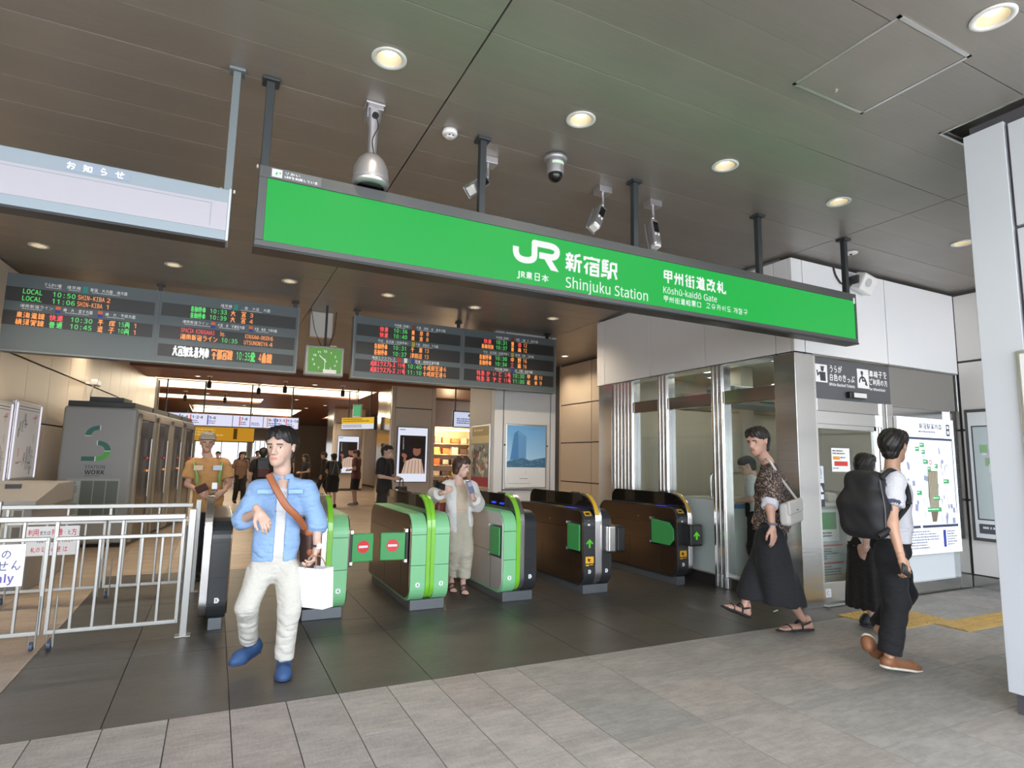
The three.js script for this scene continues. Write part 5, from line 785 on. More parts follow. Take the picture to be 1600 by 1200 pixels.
function bulletCamera(px, py, tipx, tipy, label, spin) {
  const p = atY(px, py, CEIL), t = thing('bullet_camera', label, 'camera', [p.x + 0.05, CEIL, p.z - 0.26], 0, 'silver surveillance cameras behind the sign');
  mesh('mount_box', rb(0.13, 0.055, 0.11, 0, -0.0275, 0, 0.004), silver, t);
  mesh('arm', tube([V(0, -0.05, 0), V(0, -0.13, 0.005), V(-0.01, -0.17, 0.01), V(-0.03, -0.21, 0.02)], 0.014, 16, 10), silver, t);
  mesh('ball_joint', new THREE.SphereGeometry(0.02, 16, 10).translate(-0.01, -0.165, 0.01), silver, t);
  const g = mesh('housing', rb(0.085, 0.27, 0.085, 0, -0.135, 0, 0.022, 3), silver, t); g.position.set(-0.03, -0.2, 0.02); g.rotation.set(-0.25, spin[1], spin[0]);
  mesh('sun_shield', rb(0.1, 0.27, 0.012, 0, -0.145, -0.05, 0.004), silverDull, g);
  mesh('face_glass', rb(0.055, 0.11, 0.004, 0, -0.09, 0.0425, 0.002), M.blackGloss, g);
  for (const s of [-1, 1]) mesh('label_mark', bx(0.016, 0.022, 0.002, s * 0.016, -0.165, 0.0435), M.white, g);
  mesh('end_cap', rb(0.07, 0.03, 0.07, 0, -0.272, 0, 0.01, 2), mat(rgb(0.62, 0.62, 0.6), 0.4), g);
  return [t, g];
}
{
  const [, g] = bulletCamera(775, 222, 0, 0, 'silver box camera with a green strip, tilted beside a black pole', [-0.75, 0.5]);
  mesh('green_strip', rb(0.004, 0.2, 0.03, -0.043, -0.13, 0, 0.001), mat(rgb(0.55, 0.75, 0.6), 0.4), g);
  bulletCamera(962, 273, 0, 0, 'silver box camera tilted to the left near a black pole', [-0.5, 0.2]);
  bulletCamera(1043, 296, 0, 0, 'silver box camera pointing straight down', [-0.04, 0]);
  const p = atY(868, 245, CEIL), t = thing('dome_camera', 'compact silver dome camera with a black glass eye on the ceiling', 'camera', [p.x, CEIL, p.z]);
  mesh('flange', lathe([[0, 0], [0.09, 0], [0.092, -0.03], [0.075, -0.045], [0, -0.045]], 32), silverDull, t);
  mesh('housing', lathe([[0.062, -0.045], [0.066, -0.06], [0.066, -0.14], [0.06, -0.148], [0, -0.15]], 32), silverDull, t);
  mesh('label_band', new THREE.CylinderGeometry(0.0672, 0.0672, 0.024, 32, 1, true, -0.9, 1.8).translate(0, -0.07, 0), mat(rgb(0.55, 0.7, 0.55), 0.5), t);
  mesh('dome', new THREE.SphereGeometry(0.056, 24, 14).translate(0, -0.155, 0), M.blackGloss, t);
}
{ // white loudspeaker-like sensor on the office fascia, with its cable
  const p = atZ(1347, 440, OZ + 0.07), t = thing('wall_speaker', 'white box speaker with a round grille at the top of the office fascia', 'speaker', [p.x, p.y, OZ + 0.0]);
  const b = mesh('speaker_body', rb(0.27, 0.22, 0.14, 0, 0, 0.1, 0.03, 2), M.white, t); b.rotation.set(0.35, 0, -0.18);
  mesh('grille', disc(0.05, 0.006, 0, 0, 0).rotateX(Math.PI / 2).translate(-0.03, 0.01, 0.172), mat(rgb(0.5, 0.5, 0.5), 0.6), b);
  mesh('bracket', rspan(-0.16, -0.08, -0.05, 0.05, 0, 0.12, 0.004), M.darkPole, t);
  mesh('cable', tube([V(-0.16, 0.02, 0.03), V(-0.3, -0.06, 0.02), V(-0.4, 0.03, 0.015), V(-0.43, 0.13, 0.01)], 0.01, 24, 6), M.black, t);
}
{ // motion sensor disc near the sign end
  const p = atY(1325, 393, CEIL), t = thing('ceiling_sensor', 'small flat white disc sensor on the ceiling above the sign end', 'sensor', [p.x + 0.05, CEIL, p.z]);
  mesh('sensor_disc', lathe([[0, 0], [0.07, 0], [0.066, -0.016], [0.03, -0.022], [0, -0.022]], 28), M.white, t);
  mesh('sensor_lens', new THREE.SphereGeometry(0.014, 12, 8).translate(0, -0.022, 0), M.blackGloss, t);
}
// ---------- concourse beyond the gates ----------
const HC = 3.7; // its wooden ceiling
const woodTex = noiseTex(512, (u, v) => { const pl = Math.floor(v * 16), k = 0.72 + 0.18 * hash(pl, 3, 9) + 0.1 * vnoise(u, v, 6, 256, 31) - 0.05; return [k, k * 0.97, k * 0.95]; });
const wood = mat(rgb(0.33, 0.12, 0.055), 0.4, 0, { map: woodTex }), woodPale = mat(rgb(0.5, 0.36, 0.24), 0.45, 0, { map: woodTex });
const hallGlow = glow(rgb(1, 0.86, 0.62), 2.2);
{
  const h = struct('ceiling_hall');
  const coffers = [[-4.0, 4.75, -19.9, -23.2], [-4.0, 1.55, -25.2, -27.6], [-1.2, 3.6, -30, -36], [5.4, 6.4, -31, -36], [7.0, 10.5, -22.5, -26]];
  // ceiling boards around the coffers: strips between their depth ranges
  const zc = [-17.5, -19.9, -22.5, -23.2, -25.2, -26, -27.6, -30, -31, -36, -46];
  for (let i = 0; i + 1 < zc.length; i++) {
    const zm = (zc[i] + zc[i + 1]) / 2, open = coffers.filter((c) => zm < c[2] && zm > c[3]).sort((a, b) => a[0] - b[0]); let x = -14;
    for (const c of open) { mesh('ceiling_board', boxUV(span(x, c[0], HC, HC + 0.06, zc[i], zc[i + 1])), wood, h); x = c[1]; }
    mesh('ceiling_board', boxUV(span(x, 13, HC, HC + 0.06, zc[i], zc[i + 1])), wood, h);
  }
  mesh('drop_fascia', span(-14, 13, HC - 0.02, CEIL + 0.3, -17.42, -17.5), wood, h);
  for (const [x0, x1, z0, z1] of coffers) {
    mesh('coffer_lid', boxUV(span(x0 - 0.3, x1 + 0.3, HC + 0.34, HC + 0.4, z0 + 0.3, z1 - 0.3)), woodPale, h);
    mesh('coffer_lip', [span(x0 - 0.3, x1 + 0.3, HC + 0.06, HC + 0.34, z0 + 0.3, z0 + 0.28), span(x0 - 0.32, x0 - 0.3, HC + 0.06, HC + 0.34, z0 + 0.3, z1 - 0.3), span(x1 + 0.3, x1 + 0.32, HC + 0.06, HC + 0.34, z0 + 0.3, z1 - 0.3), span(x0 - 0.3, x1 + 0.3, HC + 0.06, HC + 0.34, z1 - 0.28, z1 - 0.3)], woodPale, h);
    mesh('cove_light', rspan(x0, x1, HC + 0.07, HC + 0.31, z1 - 0.02, z1 - 0.08, 0.01), hallGlow, h); mesh('cove_light', rspan(x1 + 0.02, x1 + 0.08, HC + 0.07, HC + 0.31, z0, z1, 0.01), hallGlow, h);
    const strip = (w, x, z, turn) => { const l = new THREE.RectAreaLight(rgb(1, 0.84, 0.6), 16, w, 0.24); l.name = 'cove_strip_light'; l.position.set(x, HC + 0.19, z); l.rotation.y = turn; h.add(l); };
    strip(x1 - x0, (x0 + x1) / 2, z1 + 0.0, Math.PI); strip(Math.abs(z1 - z0), x1, (z0 + z1) / 2, Math.PI / 2);
  }
  const w = struct('wall_hall');
  const cream = mat(rgb(0.6, 0.5, 0.38), 0.5);
  mesh('end_wall', span(-14, 13, 0, HC + 0.4, -45, -45.4), cream, w);
  mesh('side_wall', span(-10, -10.3, 0, CEIL + 0.4, -17, -45), cream, w);
  mesh('side_wall', span(-10, -2.75, 0, CEIL + 0.4, -22.6, -22.9), cream, w);
  mesh('side_wall', span(12.6, 12.9, 0, CEIL + 0.4, -12.6, -45), cream, w);
  for (let i = 0; i < 5; i++) mesh('wall_panel', rspan(7.2, 7.3, 0.1, HC - 0.1, -30 - i * 2.9, -32.8 - i * 2.9), M.beige, w);
  // bright exits far away
  for (const [a, b] of [[-1.2, 1.9], [2.3, 3.2]]) { const e = mesh('exit_window_light', span(a, b, 0.9, 2.5, -44.95, -45), glow(rgb(0.85, 0.92, 1), 1.6), w); for (let k = 0; k < 3; k++) mesh('window_mullion', span(a + (b - a) * (k + 0.5) / 3 - 0.03, a + (b - a) * (k + 0.5) / 3 + 0.03, 0.9, 2.5, -44.9, -44.95), M.alu, e); }
}
// hall pillars with portrait screens
const portraitTex = canvasTex(256, 480, (g) => { g.fillStyle = '#dfe4f2'; g.fillRect(0, 0, 256, 480); g.fillStyle = '#8d97a8'; g.fillRect(12, 14, 50, 10); g.fillStyle = '#1b1518'; g.fillRect(18, 70, 224, 340); // dark backdrop with a figure in pale clothes
  g.fillStyle = '#8a5a48'; g.beginPath(); g.ellipse(170, 200, 36, 52, 0.2, 0, 7); g.fill(); g.fillStyle = '#15100f'; g.beginPath(); g.ellipse(165, 140, 62, 46, 0.2, 0, 7); g.fill(); g.fillRect(200, 140, 30, 100);
  g.fillStyle = '#8a5a48'; g.beginPath(); g.ellipse(60, 250, 26, 18, 0.6, 0, 7); g.fill(); g.fillRect(54, 250, 22, 60); g.fillStyle = '#c8ac9a'; g.beginPath(); g.moveTo(40, 410); g.lineTo(70, 300); g.lineTo(140, 270); g.lineTo(210, 280); g.lineTo(236, 410); g.fill(); g.strokeStyle = '#7e675c'; g.lineWidth = 5; for (let i = 0; i < 6; i++) { g.beginPath(); g.moveTo(80 + i * 26, 290); g.lineTo(58 + i * 32, 408); g.stroke(); } fineLines(g, 44, 90, 12, 110, 12, '#c8c0c0'); });
const pillarGrey = mat(rgb(0.62, 0.56, 0.48), 0.35), mirrorSteel = mat(rgb(0.6, 0.53, 0.44), 0.15, 0.9);
function pillar(z, label, group) {
  const t = thing('hall_pillar', label, 'pillar', [5.42, 0, z]); const W = 0.7;
  mesh('pillar_core', rspan(-W + 0.02, W - 0.02, 0, HC, -1.7, -0.02, 0.004), M.joint, t);
  mesh('front_panel', rspan(-W + 0.12, W - 0.12, 0.1, 3.02, -0.03, 0, 0.004), pillarGrey, t);
  mesh('corner_strip', rspan(-W, -W + 0.11, 0.1, HC, -0.11, 0.004, 0.004), pillarGrey, t); mesh('corner_strip', rspan(W - 0.11, W, 0.1, HC, -0.11, 0.004, 0.004), pillarGrey, t);
  mesh('head_panel', rspan(-W + 0.12, W - 0.12, 3.05, HC, -0.03, 0, 0.004), pillarGrey, t);
  mesh('side_panel', rspan(-W - 0.005, -W + 0.02, 0.1, HC, -0.14, -1.7, 0.004), mirrorSteel, t);
  const s = thing('portrait_screen', label.replace('beige pillar', 'tall advertising screen') + ' showing a figure in pale clothes', 'screen', [5.39, 1.62, z + 0.05], 0, group);
  mesh('screen_case', rb(0.98, 1.68, 0.09, 0, 0, 0, 0.01, 2), mat(rgb(0.2, 0.2, 0.21), 0.4), s);
  mesh('screen_display', plate(0.93, 1.63, 0.004).translate(0, 0, 0.046), new THREE.MeshStandardMaterial({ color: S('#111'), roughness: 0.2, emissive: S('#fff'), emissiveMap: portraitTex, emissiveIntensity: 0.95 }), s);
}
pillar(-17.8, 'beige pillar just beyond the ticket gates', 'advertising screens on hall pillars'); pillar(-27.7, 'beige pillar deeper in the concourse', 'advertising screens on hall pillars');
{ // white panelled pillar with posters under the right departure board
  const X0 = 4.5, X1 = 5.78, Z = -9.8, D = 1.2, t = thing('poster_pillar', 'square panelled pillar under the right departure board', 'pillar', [0, 0, 0]), pw = mat(rgb(0.66, 0.66, 0.65), 0.4);
  mesh('pillar_core', span(X0 + 0.02, X1 - 0.02, 0, CEIL, Z - 0.02, Z - D), M.joint, t);
  mesh('corner_panel', rspan(X0, X0 + 0.17, 0, CEIL, Z, Z - 0.17), pw, t); mesh('corner_panel', rspan(X1 - 0.1, X1, 0, CEIL, Z, Z - 0.1), pw, t);
  for (const [a, b] of [[0.1, 0.96], [0.975, CEIL]]) mesh('front_panel', rspan(X0 + 0.19, X1 - 0.12, a, b, Z, Z - 0.03), pw, t);
  for (const [a, b] of [[0.1, 0.9], [0.915, CEIL]]) mesh('side_panel', rspan(X0, X0 + 0.03, a, b, Z - 0.19, Z - D), mat(rgb(0.6, 0.54, 0.46), 0.4), t);
  const p1 = thing('framed_poster', 'framed poster of a blue glass tower on the panelled pillar', 'poster', [5.145, 1.58, Z + 0.02]);
  const tower = canvasTex(512, 780, (g) => { g.fillStyle = '#e2e4e2'; g.fillRect(0, 0, 512, 780); const gr = g.createLinearGradient(0, 0, 0, 530); gr.addColorStop(0, '#6aa9de'); gr.addColorStop(1, '#b9dcf2'); g.fillStyle = gr; g.fillRect(0, 0, 512, 530);
    g.fillStyle = '#4f86bc'; g.beginPath(); g.moveTo(40, 440); g.lineTo(90, 100); g.lineTo(140, 60); g.lineTo(250, 130); g.lineTo(250, 430); g.fill(); g.fillStyle = '#6da2d2'; g.beginPath(); g.moveTo(140, 60); g.lineTo(250, 130); g.lineTo(250, 430); g.lineTo(150, 430); g.fill(); g.strokeStyle = '#477bb0'; g.lineWidth = 2; for (let i = 0; i < 24; i++) { g.beginPath(); g.moveTo(45 + i, 110 + i * 14); g.lineTo(250, 140 + i * 12); g.stroke(); }
    g.fillStyle = '#44708f'; g.beginPath(); g.moveTo(0, 460); g.lineTo(200, 410); g.lineTo(300, 440); g.lineTo(512, 400); g.lineTo(512, 530); g.lineTo(0, 530); g.fill(); for (let i = 0; i < 60; i++) { g.fillStyle = i % 2 ? '#3d6a92' : '#88a8c2'; g.fillRect(hash(i, 1, 2) * 490, 430 + hash(i, 2, 2) * 90, 26, 5); } g.fillStyle = '#555'; fineLines(g, 270, 36, 210, 10, 1, '#5d8bb8'); g.fillRect(250, 570, 2, 50); fineLines(g, 170, 668, 160, 14, 1, '#555'); fineLines(g, 20, 730, 420, 12, 1, '#888'); });
  mesh('poster_frame', rb(0.86, 1.18, 0.03, 0, 0, 0, 0.01, 2), M.alu, p1); mesh('poster_print', plate(0.80, 1.12, 0.003).translate(0, 0, 0.0155), mat('#fff', 0.4, 0, { map: tower }), p1);
  for (const s of [-1, 1]) mesh('frame_clip', bx(0.03, 0.03, 0.02, s * 0.44, 0.2, 0), M.black, p1);
  const p2 = thing('framed_poster', 'framed collage poster in gold and red on the side of the panelled pillar', 'poster', [X0 - 0.02, 1.57, -10.36], -Math.PI / 2);
  const collage = canvasTex(256, 400, (g) => { g.fillStyle = '#8a8a80'; g.fillRect(0, 0, 256, 400); g.fillStyle = '#b59a4a'; g.fillRect(0, 0, 256, 64); g.fillStyle = '#3d331a'; fineLines(g, 30, 20, 200, 26, 1, '#e4d08a'); g.fillRect(0, 64, 256, 50); for (let i = 0; i < 46; i++) { g.fillStyle = ['#c9c4b2', '#3a3a36', '#a33a44', '#8d8f7c', '#d8d2bc', '#5a6a58'][i % 6]; g.save(); g.translate(hash(i, 1, 7) * 240, 120 + hash(i, 2, 7) * 210); g.rotate(hash(i, 3, 7) * 3); g.fillRect(-24, -16, 20 + hash(i, 4, 7) * 40, 16 + hash(i, 5, 7) * 30); g.restore(); } g.fillStyle = '#a32c40'; g.fillRect(0, 338, 256, 62); });
  mesh('poster_frame', rb(0.86, 1.18, 0.03, 0, 0, 0, 0.01, 2), M.alu, p2); mesh('poster_print', plate(0.80, 1.12, 0.003).translate(0, 0, 0.0155), mat('#fff', 0.4, 0, { map: collage }), p2);
}
{ // hanging platform guide
  const Z = -20, t = thing('platform_guide_sign', 'long white lit platform guide with numbered line colours hung in the concourse', 'sign', [0, 0, 0]);
  const X0 = -1.75, X1 = 2.32, Y0 = 2.34, Y1 = 2.72;
  mesh('sign_case', rspan(X0, X1, Y0, Y1, Z - 0.2, Z, 0.01), M.signFrame, t);
  const tex = canvasTex(1024, 96, (g) => { g.fillStyle = '#dcdcf4'; g.fillRect(0, 0, 1024, 96); const it = [['1-2', '#3fa066', 120], ['1-4', '#2f6fc0', 190], ['1·2·4', '#d8563c', 262], ['5-6', '#3a4fb0', 378], ['7-8', '#e0563c', 600], ['9-10', '#c8a040', 800], ['11-12', '#3a56c0', 858], ['13-16', '#e07a90', 940]]; g.font = 'bold 34px sans-serif'; for (const [n, c, x] of it) { g.fillStyle = c; g.fillRect(x - 12, 8, 9, 80); g.fillStyle = '#333a58'; g.fillText(n, x, 40); fineLines(g, x, 52, 62, 34, 2, '#5b6284', x); } g.fillStyle = '#2c3050'; for (const x of [540, 665, 760]) g.fillRect(x, 0, 4, 96); g.font = 'bold 44px sans-serif'; g.fillText('→', 690, 44); fineLines(g, 676, 56, 76, 30, 2, '#5b6284'); write(g, '↶', 556, 20, 40, '#2c3050'); });
  mesh('sign_display', plate(X1 - X0 - 0.04, Y1 - Y0 - 0.04, 0.004).translate((X0 + X1) / 2, (Y0 + Y1) / 2, Z + 0.001), new THREE.MeshStandardMaterial({ color: S('#111'), roughness: 0.4, emissive: S('#fff'), emissiveMap: tex, emissiveIntensity: 0.95 }), t);
  for (const x of [-1.4, -0.4, 0.9, 2.1]) mesh('hanger_pole', rspan(x - 0.02, x + 0.02, Y1, HC, Z - 0.12, Z - 0.08), M.darkPole, t);
  const y = thing('yellow_guide_sign', 'yellow and white lit sign hung sideways beside the hall pillar', 'sign', [4.2, 2.62, -19.9], -1.0);
  mesh('sign_case', rb(1.5, 0.42, 0.14, 0, 0, 0, 0.01), M.signFrame, y);
  mesh('sign_display', plate(1.46, 0.38, 0.004).translate(0, 0, 0.071), new THREE.MeshStandardMaterial({ color: S('#111'), roughness: 0.4, emissive: S('#fff'), emissiveIntensity: 0.9, emissiveMap: canvasTex(256, 64, (g) => { g.fillStyle = '#e8b82c'; g.fillRect(0, 0, 256, 34); g.fillStyle = '#dcdde8'; g.fillRect(0, 34, 256, 30); fineLines(g, 10, 6, 220, 22, 2, '#6a5418'); fineLines(g, 10, 40, 220, 18, 2, '#6a6e88'); }) }), y);
  for (const s of [-0.5, 0.5]) mesh('hanger_pole', rod(V(s, 0.2, 0), V(s, HC - 2.62, 0), 0.02), M.darkPole, y);
  const tv = thing('hanging_monitor', 'small hanging monitor with a white page beside the hall pillar', 'monitor', [5.75, 2.5, -14.0]);
  mesh('monitor_case', rb(0.98, 0.42, 0.08, 0, 0, 0, 0.012), M.black, tv);
  mesh('screen_display', plate(0.92, 0.37, 0.003).translate(0, 0, 0.041), new THREE.MeshStandardMaterial({ color: S('#111'), emissive: S('#fff'), emissiveIntensity: 0.85, emissiveMap: canvasTex(192, 80, (g) => { g.fillStyle = '#d4daf2'; g.fillRect(0, 0, 192, 80); g.fillStyle = '#4a5068'; g.fillRect(80, 10, 40, 14); fineLines(g, 16, 34, 160, 34, 3, '#4a5890'); }) }), tv);
  mesh('hanger_pole', rod(V(-0.42, 0.2, 0), V(-0.42, CEIL - 2.5, 0), 0.018), M.darkPole, tv);
  const ex = thing('exit_marker', 'small green lit exit marker under the hall ceiling', 'sign', [3.98, 2.98, -19.2], -0.6);
  mesh('marker_case', rb(0.3, 0.42, 0.08, 0, 0, 0, 0.01), M.white, ex); mesh('marker_light', plate(0.24, 0.34, 0.004).translate(0, 0, 0.041), glow('#58b87c', 0.8), ex); mesh('hanger_pole', rod(V(0, 0.2, 0), V(0, HC - 2.98, 0), 0.015), M.darkPole, ex);
  const ad = thing('amber_banner', 'wide amber banner sign above the far exits', 'sign', [0.1, 2.55, -34]);
  mesh('banner_case', rb(3.4, 0.8, 0.1, 0, 0, 0, 0.01), M.signFrame, ad); mesh('banner_light', plate(3.3, 0.7, 0.004).translate(0, 0, 0.051), new THREE.MeshStandardMaterial({ color: S('#111'), emissive: S('#fff'), emissiveIntensity: 0.7, emissiveMap: canvasTex(256, 64, (g) => { g.fillStyle = '#d89a28'; g.fillRect(0, 0, 256, 64); fineLines(g, 30, 10, 120, 36, 3, '#f0d27a'); g.fillStyle = '#5a3c10'; g.fillRect(180, 4, 14, 50); }) }), ad);
  for (const s of [-1.5, 1.5]) mesh('hanger_pole', rod(V(s, 0.4, 0), V(s, HC - 2.55, 0), 0.03), M.darkPole, ad);
}
// spotlights under the wooden ceiling
[[328, 588, -18.6], [446, 598, -18.6], [536, 606, -18.6], [405, 600, -19.6], [352, 618, -23.6], [290, 612, -23.6]].forEach(([px, py, z]) => {
  const p = atZ(px, py, z), t = thing('track_spotlight', 'small black spotlight hung from the wooden concourse ceiling', 'spotlight', [p.x, HC, p.z], 0, 'spotlights on the wooden ceiling');
  mesh('spot_mount', rb(0.14, 0.04, 0.1, 0, -0.02, 0, 0.01), M.white, t); mesh('spot_arm', rod(V(0, -0.03, 0), V(0, -0.16, 0), 0.014), M.darkPole, t);
  mesh('spot_head', lathe([[0, -0.36], [0.05, -0.355], [0.062, -0.3], [0.06, -0.2], [0.035, -0.15], [0, -0.145]], 20), M.black, t);
});
[[-0.6, -18.9], [2.6, -19.0], [-0.4, -24.1], [2.7, -24.5], [4.1, -26.5], [1.0, -28.8], [3.6, -28.6]].forEach(([x, z]) => {
  const t = thing('hall_downlight', 'tiny warm downlight in the wooden concourse ceiling', 'ceiling light', [x, HC, z], 0, 'downlights in the wooden ceiling');
  mesh('trim_ring', lathe([[0.06, 0], [0.1, 0], [0.098, -0.012], [0.062, -0.01], [0.06, 0]], 20), canRim, t); mesh('lamp_disc', disc(0.062, 0.006, 0, -0.004, 0, 20), glow(rgb(1, 0.9, 0.72), 4), t);
  const s = new THREE.SpotLight(WARM, 16, 0, 1.25, 0.6, 2); s.name = 'hall_beam'; s.position.set(0, -0.02, 0); s.target.position.set(0, -3, 0); s.castShadow = true; t.add(s, s.target);
});
[[6.95, -11.4], [7.0, -12.2], [8.4, -13.1], [8.8, -15.2]].forEach(([x, z]) => { const t = thing('gallery_downlight', 'warm downlight in the gallery ceiling beyond the office', 'ceiling light', [x, CEIL, z], 0, 'downlights in the gallery');
  mesh('trim_ring', lathe([[0.06, 0], [0.1, 0], [0.098, -0.012], [0.062, -0.01], [0.06, 0]], 20), canRim, t); mesh('lamp_disc', disc(0.062, 0.006, 0, -0.004, 0, 20), glow(rgb(1, 0.9, 0.72), 4), t);
  const s = new THREE.SpotLight(WARM, 5, 0, 1.2, 0.6, 2); s.name = 'gallery_beam'; s.position.set(0, -0.02, 0); s.target.position.set(0, -3, 0); s.castShadow = true; t.add(s, s.target); });
{ // lit shop beside the pillar
  const t = thing('shop_front', 'warm lit shop front with goods on shelves beyond the hall pillar', 'shop', [8.3, 0, -21.5]);
  mesh('shop_back', span(-1.6, 1.1, 0, 2.7, -0.9, -1.0), mat(rgb(0.75, 0.55, 0.35), 0.6), t); mesh('shop_header', span(-1.7, 4.5, 2.7, HC, 0.3, -1.0), M.beige, t); mesh('shop_pier', rspan(0.75, 4.5, 0, 2.7, 0.32, -1.0), M.beige, t);
  mesh('shop_lamp', rspan(-1.4, 0.7, 2.6, 2.66, -0.2, -0.4), glow(rgb(1, 0.78, 0.45), 3), t);
  const l = new THREE.PointLight(rgb(1, 0.72, 0.42), 9); l.name = 'shop_light'; l.position.set(-0.4, 2.4, 0.05); l.castShadow = true; t.add(l);
  const gm = [mat(rgb(0.7, 0.2, 0.06), 0.5), mat(rgb(0.7, 0.62, 0.5), 0.5), mat(rgb(0.12, 0.08, 0.07), 0.5), mat(rgb(0.75, 0.5, 0.12), 0.5)];
  for (let i = 0; i < 5; i++) { const sh = mesh('shelf', rspan(-1.55, 0.72, 0.4 + i * 0.42, 0.43 + i * 0.42, -0.5, -0.9), M.beige, t); for (let k = 0; k < 6; k++) { const g = mesh('goods_box', rb(0.2 + 0.12 * hash(i, k, 3), 0.16 + 0.18 * hash(i, k, 4), 0.2, 0, 0, 0, 0.02), gm[(i * 3 + k * 5) % 4], sh); g.position.set(-1.35 + k * 0.38, 0.55 + i * 0.42, -0.7); } }
  [0.95, 1.7].forEach((x, i) => { const w = thing('wall_sconce', i ? 'small glowing sconce on the shop pier, farther from the goods' : 'small glowing sconce on the shop pier, beside the goods', 'wall light', [8.3 + x, 2.35, -21.15]); mesh('sconce_plate', rb(0.1, 0.2, 0.04, 0, 0, 0, 0.01), M.alu, w); mesh('sconce_lamp', lathe([[0, -0.1], [0.04, -0.08], [0.05, 0.06], [0, 0.07]], 16).translate(0, 0, 0.06), glow(rgb(1, 0.75, 0.4), 2.5), w); });
}
